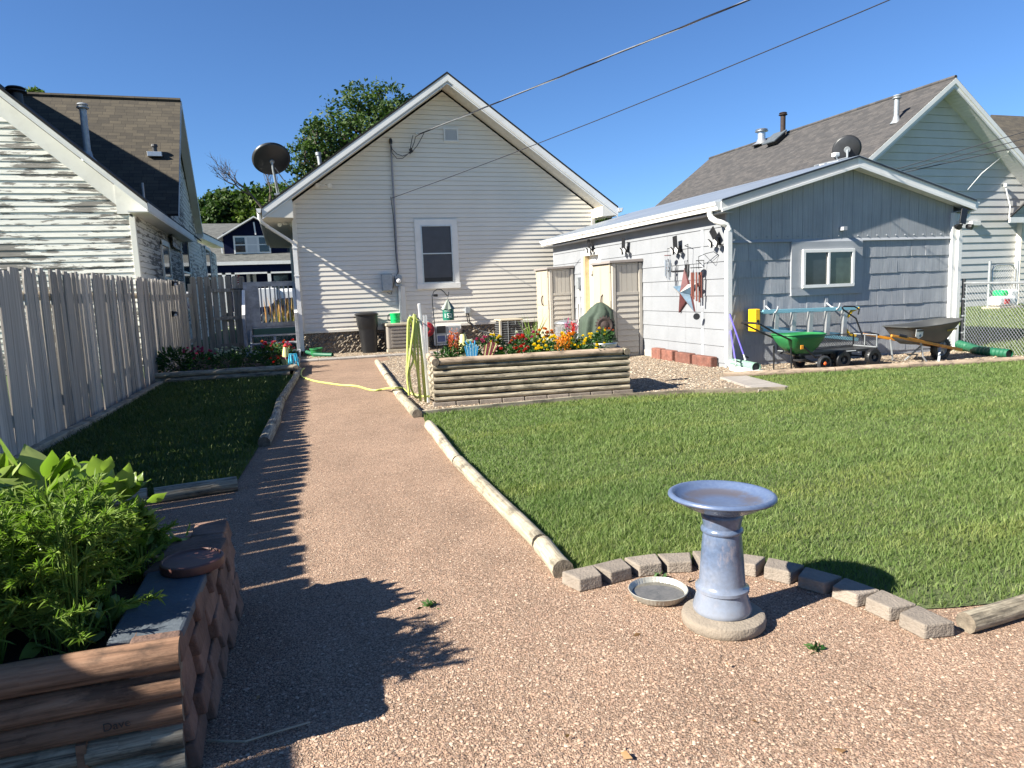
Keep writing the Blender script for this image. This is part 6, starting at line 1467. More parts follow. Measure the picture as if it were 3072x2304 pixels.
# ---------------------------------------------------------------- near raised bed, bottom left
nb = thing('stone_planter', 'raised bed with a stacked stone side and red log front in the near left corner', 'planter', (-1.2, 2.7, 0))
xr, yf, ybk, zt = -.345, 2.15, 3.22, .41
rs = random.Random(12); z = 0.
for j, h_ in enumerate((.085, .082, .084, .08, .079)):
    y = yf-.02+rs.uniform(-.06, 0)*(j % 2)-.04*(j % 2)
    while y < ybk+.02:
        L = rs.uniform(.2, .27); y1 = min(y+L, ybk+.08); bul = .012*math.sin(max(0, min(1, (y-yf)/(ybk-yf)))*math.pi)
        q0, q1 = max(y, yf-.02)+.004, y1-.004
        if q1-q0 > .04:
            tx = xr+.055*(q0-yf)+bul+rs.uniform(-.008, .01)-(.012*j*.4); bm = MB()
            bm.hexa([V(tx-.13, q0, z), V(tx+.012, q0+rs.uniform(-.004, .004), z+.004), V(tx-.13, q1, z), V(tx+.012+rs.uniform(-.006, .006), q1, z+.002), V(tx-.13, q0, z+h_-.003), V(tx+rs.uniform(-.006, .006), q0, z+h_-.003), V(tx-.13, q1, z+h_-.003), V(tx+rs.uniform(-.006, .006), q1, z+h_-.003)])
            bm.build('stone', 'stone', nb, bevel=.008, seg=3)
        y = y1
    z += h_
z = .0
lh = [(.0, .078), (.078, .075), (.153, .08), (.233, .085), (.318, .092)]
for i, (z0, h_) in enumerate(lh):
    m_ = 'logred' if i > 1 else 'loggrey'
    if i < 2:
        log('front_log', V(-.62, yf-.005, z0+h_/2), V(-.37, yf-.005, z0+h_/2), h_*.5, m_, None, parent=nb, seed=80+i, n=16); log('front_log', V(-2.3, yf-.005, z0+h_/2), V(-.64, yf-.005, z0+h_/2), h_*.5, m_, None, parent=nb, seed=90+i, n=16)
    else: log('front_log', V(-2.3, yf-.005-.004*(i == 3), z0+h_/2), V(-.37+.003*i, yf-.005, z0+h_/2), h_*.5, m_, None, parent=nb, seed=80+i, n=20)
MB().box((-.64, yf-.04, -.01), (-.615, yf+.03, .16)).build('stake', 'logred', nb)
MB().prism([V(-2.3, yf+.03, 0), V(xr-.1, yf+.03, 0), V(xr-.05, ybk, 0), V(-2.3, ybk+.05, 0)], V(0, 0, .34)).build('soil', 'soil', nb)
MB().hexa([V(-.56, yf+.045, .37), V(xr-.01, yf+.045, .375), V(-.54, 2.74, .37), V(xr+.02, 2.74, .375), V(-.56, yf+.045, .405), V(xr-.01, yf+.045, .41), V(-.54, 2.74, .41), V(xr+.02, 2.74, .412)]).build('cap_slab', 'slate', nb, bevel=.01)
MB().hexa([V(-.56, 2.75, .37), V(xr+.03, 2.75, .375), V(-.5, 3.08, .37), V(xr+.06, 3.02, .375), V(-.56, 2.75, .405), V(xr+.03, 2.75, .41), V(-.5, 3.08, .41), V(xr+.06, 3.02, .415)]).build('cap_stone', 'stone', nb, bevel=.014)
MB().hexa([V(-2.3, ybk, 0), V(xr+.0, ybk-.02, 0), V(-2.3, ybk+.08, 0), V(xr+.04, ybk+.06, 0), V(-2.3, ybk, .36), V(xr, ybk-.02, .36), V(-2.3, ybk+.08, .36), V(xr+.04, ybk+.06, .36)]).build('back_wall', 'stone', nb, bevel=.012)
text_mb('Dave', .034, (-.53, yf-.052, .205), (1, 0, .06), (0, 0, 1), 'carved_mark', 'bark', nb, .0006)
sa = thing('terracotta_saucer', 'brown terracotta saucer upside down on the stone corner of the near raised bed', 'saucer', (-.385, 2.72, .412))
MB().lathe((-.385, 2.72, .413), [(.105, 0), (.108, .004), (.108, .03), (.103, .034), (.099, .034), (.096, .028), (.06, .026), (.001, .025)], 48).build('saucer', 'terracotta', sa, smooth=50)
# broad leaved plants and feathery plants
def broad(loc, n_, L, seed, label, spread=.12, HM=.3):
    rs = np.random.RandomState(seed); t = thing('broad_leaved_plant', label, 'plant', loc, 'broad leaved plants in the near raised bed'); VV = []; FF = []; b0 = 0; n_ = int(n_*1.9)
    for i in range(n_):
        a = rs.rand()*6.283; r0 = spread*rs.rand()**.6; p = np.array([math.cos(a)*r0, math.sin(a)*r0, .0])*.75; ld = a+rs.normal()*.5; el = .1+1.2*rs.rand(); hgt = HM*(.05+.95*rs.rand())
        d = np.array([math.cos(ld)*math.cos(el), math.sin(ld)*math.cos(el), math.sin(el)]); s = np.array([-math.sin(ld), math.cos(ld), 0]); tw = rs.normal()*.5; nn = np.cross(s, d); s2 = s*math.cos(tw)+nn*math.sin(tw); n2 = np.cross(s2, d)
        l = L*(.55+.6*rs.rand()); w = l*(.26+.08*rs.rand()); K = 7; cup = .1+.3*rs.rand(); bend = .1+.4*rs.rand()
        base = p+np.array([0, 0, hgt]); P_ = []
        for k in range(K+1):
            u = k/K; ww = w*math.sin(math.pi*min(1, .05+.95*u)**.8)**1.15*(1 if k < K else 0)+.001; c = base+d*l*u-np.array([0, 0, 1])*bend*l*u*u*.5; wav = .003*math.sin(u*9+i)
            P_ += [c-s2*ww+n2*(cup*ww+wav), c-s2*ww*.5+n2*cup*ww*.3, c, c+s2*ww*.5+n2*cup*ww*.3, c+s2*ww+n2*(cup*ww-wav)]
        for k in range(K):
            for q in range(4): FF += [b0+k*5+q, b0+k*5+q+1, b0+(k+1)*5+q+1, b0+(k+1)*5+q]
        VV += P_; b0 += len(P_)
        # stem as thin strip
        st0 = p*.85; VV += [st0-s*.002, st0+s*.002, base+s*.002, base-s*.002]; FF += [b0, b0+1, b0+2, b0+3]; b0 += 4
    npmesh('foliage', np.array(VV), FF, np.full(len(FF)//4, 4), 'leafbig', t, True)
    return t
k = 0
bl_lab = ['broad leaved plant at the far left of the near bed', 'broad leaved plant below the tallest upright leaf', 'broad leaved plant in the middle of the back row', 'broad leaved plant right of the middle in the back row', 'broad leaved plant near the far right corner of the bed', 'broad leaved plant in the second row at the left', 'broad leaved plant in the second row at the middle', 'broad leaved plant in the second row at the right', 'leafy seedling beside the saucer', 'low shaded broad leaves by the slate cap', 'low shaded broad leaves at the front log', 'low broad leaves just behind the saucer', 'small broad leaves drooping over the slate cap', 'small broad leaves behind the left part of the front log']
for (x, y, n_, L) in ((-1.7, 3.02, 34, .18), (-1.42, 3.05, 38, .2), (-1.16, 3.05, 40, .19), (-.92, 3.05, 38, .18), (-.72, 3.0, 34, .15), (-1.42, 2.84, 34, .19), (-1.15, 2.86, 38, .18), (-.9, 2.84, 34, .15), (-.5, 3.08, 18, .06), (-.68, 2.6, 30, .09), (-.72, 2.36, 26, .08), (-.6, 2.88, 30, .08), (-.6, 2.42, 20, .07), (-.95, 2.27, 26, .08)):
    broad((x, y, .33), n_, L, 200+k, bl_lab[k], .13 if L > .1 else .08, (.42 if y > 2.75 else .3) if L > .1 else (.08 if k in (8, 12) else .3)); k += 1
def feather(loc, n_, L, seed, label):
    rs = np.random.RandomState(seed); t = thing('feathery_plant', label, 'plant', loc, 'feathery plants in the near raised bed'); P_ = []; D = []; st = MB(); L0 = np.array(loc)
    for i in range(n_):
        a = rs.rand()*6.283; el = .2+1.1*rs.rand(); d = np.array([math.cos(a)*math.cos(el), math.sin(a)*math.cos(el), math.sin(el)]); h0 = np.array([rs.normal()*.03, rs.normal()*.03, .05+(.34 if L0[1] < 2.75 else .16)*rs.rand()]); l = L*(.5+.6*rs.rand())
        st.tube([Vector(L0), Vector(L0+h0), Vector(L0+h0+d*l*.5), Vector(L0+h0+d*l-np.array([0, 0, .15*l]))], [.003, .003, .002, .001], 4)
        for k_ in range(75):
            u = .15+.85*rs.rand(); P_.append(L0+h0+d*l*u-np.array([0, 0, .15*l*u*u])); D.append(d*.9+rs.normal(size=3)*.55)
    P_ = np.array(P_)-L0; D = np.array(D); D /= np.linalg.norm(D, axis=1)[:, None]; q = np.cross(D, rs.normal(size=D.shape)); q /= np.linalg.norm(q, axis=1)[:, None]
    Lf = (.02+.03*rs.rand(len(P_)))[:, None]; v = np.stack([P_-q*.0022, P_+q*.0022, P_+D*Lf*.6+q*.0022, P_+D*Lf-np.array([[0, 0, .004]]), P_+D*Lf*.6-q*.0022], 1)
    f = ((np.arange(len(P_))*5)[:, None]+[0, 1, 2, 3, 4]).ravel(); npmesh('foliage', v.reshape(-1, 3), f, np.full(len(P_), 5), 'leaffeather', t); st.build('stem', 'leaffeather', t, fixn=False)
k = 0
for (x, y, n_, L, lb) in ((-1.5, 2.42, 60, .17, 'at the left edge of the picture'), (-1.22, 2.58, 60, .18, 'left of the middle'), (-.98, 2.5, 60, .18, 'in the middle of the bed'), (-1.3, 2.28, 50, .14, 'low at the front left'), (-.78, 2.66, 56, .17, 'behind the shaded leaves'), (-.62, 2.96, 44, .13, 'nearest the far right corner'), (-1.02, 2.3, 50, .14, 'just behind the front log'), (-1.75, 2.6, 40, .18, 'at the far left behind'), (-1.35, 2.7, 40, .15, 'among the broad leaves'), (-.76, 2.45, 50, .16, 'beside the slate cap'), (-.72, 2.66, 46, .15, 'whose fronds reach over the slate'), (-.86, 2.3, 44, .14, 'at the right behind the front log'), (-.64, 2.5, 50, .16, 'tall at the edge of the slate'), (-.66, 2.3, 40, .15, 'nearest the end of the front log'), (-1.0, 2.6, 46, .16, 'just in front of the broad leaves')):
    feather((x, y, .33), n_, L, 300+k, 'feathery dill like plant '+lb); k += 1
# ---------------------------------------------------------------- wooden fence along the left side
fn = thing('wooden_fence', 'tall weathered grey picket fence along the left side of the yard', 'fence', (-2.35, 8, 0))
fx = lambda y: -2.43+(y-7)*.0205; ftop = lambda y: 1.755+.0105*(y-7)
rs = random.Random(31); vars_ = []
for v_ in range(6):
    w_ = .165; mb = MB(); c = .03+rs.uniform(-.006, .012); h = 1.
    poly = [V(0, -w_/2, 0), V(0, w_/2, 0), V(0, w_/2*(.97), h-c), V(0, w_/2-.03+rs.uniform(-.01, .01), h), V(0, -w_/2+.03+rs.uniform(-.01, .01), h), V(0, -w_/2*.98, h-c*1.2)]
    mb.prism(poly, V(.018, 0, 0)); o = mb.build('picket', 'fence', None); vars_.append(o.data); bpy.data.objects.remove(o)
y = 2.6; cnt = 0
wv = 0
while y < 19.6 and cnt < 98:
    w_ = rs.choice([.14, .165, .175]); o = bpy.data.objects.new('picket', rs.choice(vars_)); COL.objects.link(o); o.parent = fn
    x = fx(y)+(.02 if cnt % 2 else 0)*.3+rs.uniform(-.006, .006); h = ftop(y)+rs.uniform(-.02, .02)
    if y < 8.6: h += .03*math.sin((y-5)*2.)
    o.location = V(x, y+w_/2, 0)-Vector(fn['_w']); o.scale = (1, w_/.165, h); o.rotation_euler = (rs.uniform(-.008, .008), rs.uniform(-.012, .012), rs.uniform(-.04, .04)); cnt += 1
    y += w_+rs.choice([0., .001, .002, .003, .006])
# stretch before the picture's edge, seen only as shadow
o = MB()
yy = -1.2
while yy < 2.58: o.box((fx(yy), yy, 0), (fx(yy)+.018, yy+.165, ftop(yy)+rs.uniform(-.03, .03))); yy += .173
o.build('picket_panel', 'fence', fn)
mb = MB()
for z in (.35, 1.45): mb.beam(V(fx(-1.2)-.03, -1.2, z), V(fx(19.6)-.03, 19.6, z+.1), .04, .09)
mb.build('rail', 'fence', fn)
mb = MB()
for k in range(9): yq = -1+k*2.5; mb.box((fx(yq)-.14, yq-.05, 0), (fx(yq)-.05, yq+.05, 1.6))
mb.build('post', 'fence', fn)
for k, (x, y) in enumerate(((372, 612), (372, 678))):
    p = pxd(x, y, fx(17.3)+.03); t = thing('small_lamp', ['small black lamp near the top of the fence', 'small black lamp halfway down the fence'][k], 'light', p, 'small black lamps on the fence')
    MB().box(p-V(.01, .04, .06), p+V(.03, .04, .06)).build('mount', 'black', t, bevel=.005); MB().lathe(p+V(.06, -.02, 0), [(.03, -.04), (.06, -.03), (.05, .03), (.02, .05)], 14, V(0, 0, 1), True, True).build('lamp_head', 'black', t, smooth=True)
    MB().lathe(p+V(.07, -.07, -.03), [(.03, 0), (.001, .01)], 12, V(.3, -1, -.3)).build('lens', 'whitep', t, smooth=True)
# gate panel closing the gap to the steps
gt = thing('wooden_gate', 'weathered brown gate of dog eared boards between the fence and the steps', 'gate', (-1.6, 19.7, 0))
for k in range(8):
    x = -2.2+k*.165; w_ = .135; zt_ = 2.02-.0*k+rs.uniform(-.012, .012); lo = .06
    mb = MB(); mb.prism([V(x, 19.72, lo), V(x+w_, 19.72, lo), V(x+w_, 19.72, zt_-.03), V(x+w_-.03, 19.72, zt_), V(x+.03, 19.72, zt_), V(x, 19.72, zt_-.03)], V(0, .018, 0)); mb.build('board', 'gatewood', gt)
for z in (.25, .95, 1.66): MB().box((-1.72, 19.66, z-.045), (-.98, 19.7, z+.045)).build('rail', 'gatewood', gt, bevel=.003)
MB().box((-2.25, 19.62, 0), (-2.16, 19.71, 1.85)).build('post', 'gatewood', gt); MB().box((-1.8, 19.64, 0), (-1.72, 19.7, 1.78)).build('post', 'gatewood', gt); MB().box((-1.07, 19.6, 0), (-.95, 19.68, 1.78)).build('post', 'gatewood', gt)
MB().tube([V(-1.25, 19.63, 1.68), V(-.92, 19.58, 1.68)], .012, 6).build('latch', 'blackmetal', gt); MB().tube([V(-1.0, 19.58, 1.68), V(-1.0, 19.57, .95)], .01, 6).build('chain', 'blackmetal', gt)
# flower bed at the end of the side lawn
fb0, fb1 = V(-2.2, 13.5, 0), V(.02, 13.36, 0)
for z, k, lb in ((.05, 0, 'lower dark log of the border along the flower bed'), (.145, 1, 'upper dark log of the border along the flower bed')):
    log('border_log', fb0+V(0, 0, z), fb1+V(.1*k, 0, z), .05, 'loggrey', lb, 'log', 'logs of the flower bed border', seed=120+k)
log('border_log', V(.12, 13.3, .13), V(.2, 15.2, .13), .05, 'log', 'log on the path side of the flower bed', 'log', 'logs of the flower bed border', seed=125)
log('border_log', V(.12, 13.32, .04), V(.2, 15.2, .04), .048, 'loggrey', 'lowest log on the path side of the flower bed', 'log', 'logs of the flower bed border', seed=126)
tag(MB().add([V(-2.2, 13.5, .08), V(.12, 13.4, .08), V(.15, 17.5, .08), V(-2.2, 17.5, .06)], [(0, 1, 2, 3)]).build('soil', 'soil'), kind='structure')
GB = 'plants in the shaded flower bed'
plant((-2.0, 14.3, .08), .32, .5, 700, ['bl_red'], 0, 'dark leafy shrub at the fence end of the flower bed', 401, 'shrub', 'plant', GB, .03, 'plant', .07)
plant((-1.55, 14.2, .08), .28, .42, 500, ['bl_pink'], 26, 'bush covered in magenta flowers near the fence', 402, 'flowering_shrub', 'flower', GB, .035, 'plant', .05)
plant((-1.1, 14.1, .08), .3, .4, 600, ['bl_white'], 18, 'bush with white flowers in the middle of the shaded bed', 403, 'flowering_shrub', 'flower', GB, .03, 'plant', .05)
plant((-.75, 14.3, .08), .28, .45, 600, ['bl_white'], 12, 'silvery green bush right of the white flowers', 404, 'flowering_shrub', 'flower', GB, .025, 'plant', .05)
plant((-.25, 14.7, .08), .42, .44, 1300, ['bl_red', 'bl_rust', 'bl_pink'], 34, 'bush with red flowers in front of the steps', 405, 'flowering_shrub', 'flower', GB, .035, 'plant', .055)
plant((-.2, 13.9, .08), .2, .22, 300, ['bl_red'], 10, 'low red flowers in front of the red bush', 406, 'flowering_shrub', 'flower', GB, .03, 'plant', .045)
gn = thing('garden_gnome', 'cream and red pointed garden ornament at the corner of the flower bed', 'ornament', (-.02, 13.75, .1)); c = V(-.03, 13.7, .08)
MB().lathe(c, [(.03, 0), (.05, .06), (.085, .2), (.07, .22)], 4, V(0, 0, 1)).build('body', 'fancream', gn); MB().lathe(c+V(0, 0, .2), [(.09, 0), (.06, .05)], 4).build('band', 'fanmaroon', gn)
MB().lathe(c+V(0, 0, .24), [(.065, 0), (.04, .14), (.02, .2)], 12).build('hat', 'fancream', gn, smooth=True); MB().lathe(c+V(.01, 0, .42), [(.035, 0), (.045, .025), (.001, .07)], 12).build('tip', 'redp', gn, smooth=True)
bf = thing('pinwheel', 'turquoise fringed ornament beside the cream one at the corner of the flower bed', 'ornament', (.1, 13.6, .1))
MT['turq'] = paint('turquoise', (.03, .4, .6), .5, .1, 6.)
mb = MB(); rs = random.Random(3)
for k in range(26):
    a = rs.uniform(-1.2, 1.2); c = V(.1, 13.6, .33); mb.tube([c, c+V(math.sin(a)*.07, 0, .05), c+V(math.sin(a)*.11, rs.uniform(-.03, .03), -.12+rs.uniform(-.1, .05))], .006, 4)
mb.build('fringe', 'turq', bf); MB().tube([V(.1, 13.6, .08), V(.1, 13.6, .36)], .008, 5).build('stake', 'whitep', bf)
# ---------------------------------------------------------------- neighbour's peeling house on the left
def peel(name, uv=False):
    m, nt, b = newmat(name); co = coords(nt, 'UV', (.8, 6, 1)); n1 = noise(nt, co, 1.7, 9, .68); big = noise(nt, coords(nt, 'UV', (.5, .9, 1)), .8, 3)
    ad = nt.nodes.new('ShaderNodeMath'); ad.operation = 'MULTIPLY_ADD'; ad.inputs[1].default_value = .55; lk(nt, big, ad.inputs[0]); lk(nt, n1, ad.inputs[2])
    msk = ramp(nt, ad.outputs[0], [(.808, g3(0)), (.822, g3(1))]); g_ = noise(nt, coords(nt, 'UV', (3, 60, 1)), 1., 6)
    wd = ramp(nt, g_, [(.3, (.13, .12, .105)), (.7, (.27, .25, .22))]); wt = ramp(nt, noise(nt, co, 5, 4), [(.3, (.62, .6, .53)), (.7, (.76, .74, .67))])
    lk(nt, mixc(nt, msk, wt, wd), b.inputs['Base Color']); b.inputs['Roughness'].default_value = .8
    inv = nt.nodes.new('ShaderNodeMath'); inv.operation = 'SUBTRACT'; inv.inputs[0].default_value = 1.; lk(nt, msk, inv.inputs[1]); bump(nt, b, inv.outputs[0], .6, .01); return m
MT['peel'] = peel('peeling_white_paint')
lh_ = thing('peeling_house', 'neighbouring white house with badly peeling lap siding behind the wooden fence', 'house', (-6, 18, 0))
LX, LY = -3.0, 17.75; ez = 3.78
# gable facing the yard; the ridge runs away from the viewer
p0, p1 = pyd(0, 190, 17.25), pyd(318, 437, 17.25); slL = (p0.z-p1.z)/(p1.x-p0.x); pkx = -8.6; pkz = p1.z+slL*(p1.x-pkx)
rz = lambda x: p1.z+slL*(p1.x-x)
poly = [(pkx-5.5, 0.), (LX, 0.), (LX, rz(LX)-.2), (pkx, pkz-.2), (pkx-5.5, pkz-.2-slL*5.5)]
siding('gable_wall', 'peel', lh_, (0, LY, 0), (1, 0, 0), (0, -1, 0), poly, .131, .014, 0., .3, 3)
ye = 25.6
siding('side_wall', 'peel', lh_, (LX, 0, 0), (0, 1, 0), (1, 0, 0), [(LY, 0), (38.6, 0), (38.6, 3.72), (LY, 3.72)], .131, .012, 0., .3, 4)
MB().box((LX-.08, LY-.035, 0), (LX+.035, LY+.09, 3.82)).build('corner_board', 'peel', lh_, bevel=.004)
mb = MB(); mb.prism([V(LX, LY-.035, rz(LX)-.2), V(pkx, LY-.035, pkz-.2), V(pkx, LY-.035, pkz-.62), V(LX, LY-.035, rz(LX)-.62)], V(0, .03, 0)); mb.build('frieze_board', 'trim', lh_)
ex = p1.x
mb = MB(); xq = LX-.3; mb.prism([V(xq, LY-.05, rz(xq)-.1), V(ex, LY-.05, p1.z-.1), V(ex, LY-.05, p1.z-.19), V(xq, LY-.05, p1.z-.19)], V(0, .04, 0)); mb.build('eave_return', 'trim', lh_)
roofslab('roof', 'roofdark', lh_, V(ex, 17.2, p1.z+.03), V(ex, 28, p1.z+.03), V(pkx, 28, pkz+.03), V(pkx, 17.2, pkz+.03), .06)
mb = MB(); mb.prism([V(ex, 17.25, p1.z), V(pkx, 17.25, pkz), V(pkx, 17.25, pkz-.17), V(ex, 17.25, p1.z-.17)], V(0, -.025, 0)); mb.prism([V(ex, 17.25, p1.z), V(pkx, 17.25, pkz), V(pkx, 17.25, pkz-.06), V(ex, 17.25, p1.z-.06)], V(0, -.045, 0)); mb.build('fascia', 'trim', lh_)
mb = MB(); mb.prism([V(ex, 17.27, p1.z-.155), V(pkx, 17.27, pkz-.155), V(pkx, 17.27, pkz-.17), V(ex, 17.27, p1.z-.17)], V(0, .5, 0)); mb.build('soffit', 'trim', lh_)
mb = MB(); mb.box((LX-.02, 17.28, p1.z-.2), (ex, ye, p1.z-.17)); mb.box((ex-.02, 17.25, p1.z-.17), (ex+.01, ye, p1.z)); mb.build('eave', 'trim', lh_)
# cross gable farther back
GX = -2.65; gA, gN = pxd(390, 218, GX), pxd(385, 462, GX); kF = 33.5; gF0 = pxd(437, 501, GX); gF = V(gF0.x*kF/gF0.y, kF, EYE+(gF0.z-EYE)*kF/gF0.y)
gy0, gyr, gy1 = gN.y, gA.y, gF.y; gz0, gzr = gN.z, gA.z
roofslab('cross_roof', 'roofbrown', lh_, gN, V(-14, gN.y, gN.z), V(-14, gA.y, gA.z), gA, .06)
roofslab('cross_roof', 'roofbrown', lh_, gF, V(-14, gF.y, gF.z), V(-14, gA.y, gA.z), gA, .06)
MB().tube([gA+V(0, 0, .02), V(-14, gA.y, gA.z+.02)], .07, 6).build('ridge_cap', 'roofbrown', lh_)
ofs = V(-.22, 0, 0); u2 = (gF-gN); u2.z = 0; u2.normalize(); o2 = gN+ofs; o2.z = 0; n2 = V(u2.y, -u2.x, 0); La = (gA-gN).dot(u2); Lf = (gF-gN).dot(u2)
siding('cross_gable', 'peel', lh_, o2, u2, n2, [(0, 3.), (Lf, 3.), (Lf, gF.z-.15), (La, gA.z-.3), (0, gN.z-.15)], .16, .014, 3., .3, 5)
mb = MB(); mb.prism([gF, gA, gA-V(0, 0, .25), gF-V(0, 0, .25)], V(.03, 0, 0)); mb.build('cross_fascia', 'trim', lh_)
mb = MB(); mb.prism([gN-V(0, 0, .02), gA-V(0, 0, .02), gA-V(0, 0, .12), gN-V(0, 0, .12)], V(.02, 0, 0)); mb.build('cross_fascia', 'trim', lh_)
mb = MB(); mb.prism([gF-V(0, 0, .24), gA-V(0, 0, .24), gA-V(.24, 0, .24), gF-V(.24, 0, .24)], V(0, 0, .012)); mb.build('cross_soffit', 'trim', lh_)
roofslab('far_roof', 'roofdark', lh_, gF+V(0, -.3, 0), pyd(482, 523, 39.5), V(-8, 39.5, 6.5), V(-8, gF.y, 6.5), .06)
fe = pyd(482, 523, 39.5); mb = MB(); mb.prism([gF+V(0, -.3, 0), fe, fe-V(0, 0, .3), gF-V(0, .3, .3)], V(-.5, 0, 0)); mb.build('far_eave', 'trim', lh_)
for (x0, x1, yt, yb) in ((345, 362, 528, 640), (385, 402, 505, 640), (440, 451, 537, 640)):
    a, b_ = pxd(x0, yt, LX), pxd(x1, yt, LX); z1 = a.z; z0 = 1.2
    f = MB(); f.box((LX, a.y, z0), (LX+.05, a.y+.13, z1+.1)); f.box((LX, b_.y-.13, z0), (LX+.05, b_.y, z1+.1)); f.box((LX, a.y, z1), (LX+.06, b_.y, z1+.14)); f.box((LX, a.y-.05, z0-.08), (LX+.08, b_.y+.05, z0))
    w_ = f.build('window', 'trim', lh_); MB().box((LX+.012, a.y+.13, z0), (LX+.03, b_.y-.13, z1)).build('pane', 'glassgreen', w_); MB().box((LX+.03, a.y+.13, (z0+z1)/2-.03), (LX+.045, b_.y-.13, (z0+z1)/2+.03)).build('sash', 'trim', w_)
def flue(p, h, r, label, capm='galv', mat='galv', grp='roof flues of the peeling house', flash=True, tilt=0):
    t = thing('roof_flue', label, 'flue', p, grp); MB().cyl(p-V(0, 0, .15), p+V(0, 0, h), r, r, 16).build('pipe', mat, t, smooth=True)
    MB().lathe(p+V(0, 0, h), [(r*1.1, 0), (r*1.7, .03), (r*1.7, .05), (r*1.2, .07), (r*1.6, .1), (r*1.3, .13), (.001, .16)], 20).build('cap', capm, t, smooth=40)
    if flash: MB().lathe(p-V(0, 0, .12), [(r*2.6, -.06), (r*1.4, .06), (r*1.1, .18)], 18, V(0, 0, 1)).build('flashing', mat, t, smooth=True)
    return t
roofx = lambda x: p1.z+.03+slL*(p1.x-x)
b_ = pyd(188, 318, 19.0); b_ = V(b_.x, 19.0, roofx(b_.x)); tp = pyd(184, 225, 19.0); flue(b_, max(.5, tp.z-b_.z-.12), .075, 'tall galvanised flue with a cap on the dark slope of the peeling house')
b_ = pyd(309, 410, 20.); b_ = V(b_.x, 20., roofx(b_.x)); t = thing('roof_flue', 'thin short pipe near the eave of the peeling house', 'flue', b_, 'roof flues of the peeling house'); MB().cyl(b_-V(0, 0, .1), b_+V(0, 0, .35), .03, .03, 10).build('pipe', 'galv', t)
crz = lambda y: gz0-.1+(gzr-gz0+.1)*(y-gy0+.2)/(gyr-gy0+.2)
def onc(x, y):
    d = ray(x, y); lo, hi = 18., 32.
    for _ in range(40):
        m_ = (lo+hi)/2; q = pyd(x, y, m_)
        if q.z > crz(m_): lo = m_
        else: hi = m_
    return pyd(x, y, lo)
b_ = onc(335, 332); t = thing('roof_flue', 'short vent pipe with a pale flashing on the brown shingle slope', 'flue', b_, 'roof flues of the peeling house'); MB().cyl(b_-V(0, 0, .1), b_+V(0, 0, .22), .07, .07, 12).build('pipe', 'darkgrey', t, smooth=True); MB().box(b_-V(.2, .15, .1), b_+V(.2, .02, .04)).build('flashing', 'alu', t, bevel=.01); MB().cyl(b_+V(0, 0, .2), b_+V(0, 0, .27), .1, .08, 12).build('cap', 'darkgrey', t)
b_ = pyd(34, 195, 18.6); b_ = V(b_.x, 18.6, roofx(b_.x)); flue(b_, .12, .12, 'squat dark round vent high on the dark slope of the peeling house', 'black', 'black', flash=False)
# ---------------------------------------------------------------- neighbour's grey house on the right
rn = thing('grey_house', 'tall pale grey sided house with a grey shingle roof behind the shed', 'house', (20, 18, 0)); RY = 18.1
rp = pyd(2065, 168, 17.5); rl = pyd(1880, 338, 17.5); rsl = (rp.z-rl.z)/(rp.x-rl.x); RW0, RW1 = 15.3, 2*rp.x-15.3; re0, re1 = 14.6, 2*rp.x-14.6; rrz = lambda x: rp.z-abs(x-rp.x)*rsl
siding('wall', 'rwall', rn, (0, RY, 0), (1, 0, 0), (0, -1, 0), [(RW0, .2), (RW1, .2), (RW1, rrz(RW1)-.2), (rp.x, rp.z-.25), (RW0, rrz(RW0)-.2)], .235, .022, .25)
MB().box((RW0, RY-.0, -.1), (RW1, RY+.1, .28)).build('foundation', 'concrete', rn)
mb = MB(); mb.quad(V(RW0, RY, 0), V(RW0, 30.5, 0), V(RW0, 30.5, rrz(RW0)), V(RW0, RY, rrz(RW0))); mb.build('side_wall', 'rwall', rn)
MB().box((16.9+.55, RY-.1, 3.4), (16.9+.75, RY-.0, rrz(17.5)-.25)).build('downspout', 'rwall', rn)
roofslab('roof', 'roofgrey', rn, V(re0, 17.5, rrz(re0)+.02), V(re0, 30.8, rrz(re0)+.02), V(rp.x, 30.8, rp.z+.02), V(rp.x, 17.5, rp.z+.02), .06)
roofslab('roof', 'roofgrey', rn, V(re1, 17.5, rrz(re1)+.02), V(re1, 30.8, rrz(re1)+.02), V(rp.x, 30.8, rp.z+.02), V(rp.x, 17.5, rp.z+.02), .06)
MB().tube([V(rp.x, 17.5, rp.z+.03), V(rp.x, 30.8, rp.z+.03)], .06, 6).build('ridge_cap', 'roofgrey', rn)
for ex in (re0, re1):
    e = V(ex, 17.52, rrz(ex)); p = V(rp.x, 17.52, rp.z); mb = MB(); mb.prism([e, p, p-V(0, 0, .16), e-V(0, 0, .16)], V(0, -.03, 0)); mb.prism([e-V(0, 0, .15), p-V(0, 0, .15), p-V(0, 0, .3), e-V(0, 0, .3)], V(0, .03, 0)); mb.build('fascia', 'gutter', rn)
    mb = MB(); a, c_ = e-V(0, 0, .28), p-V(0, 0, .28)
    for i in range(52):
        q0, q1 = a.lerp(c_, i/52), a.lerp(c_, (i+.9)/52); mb.prism([q0, q1, q1+V(0, .6, 0), q0+V(0, .6, 0)], V(0, 0, .015))
    mb.build('soffit', 'gutter', rn)
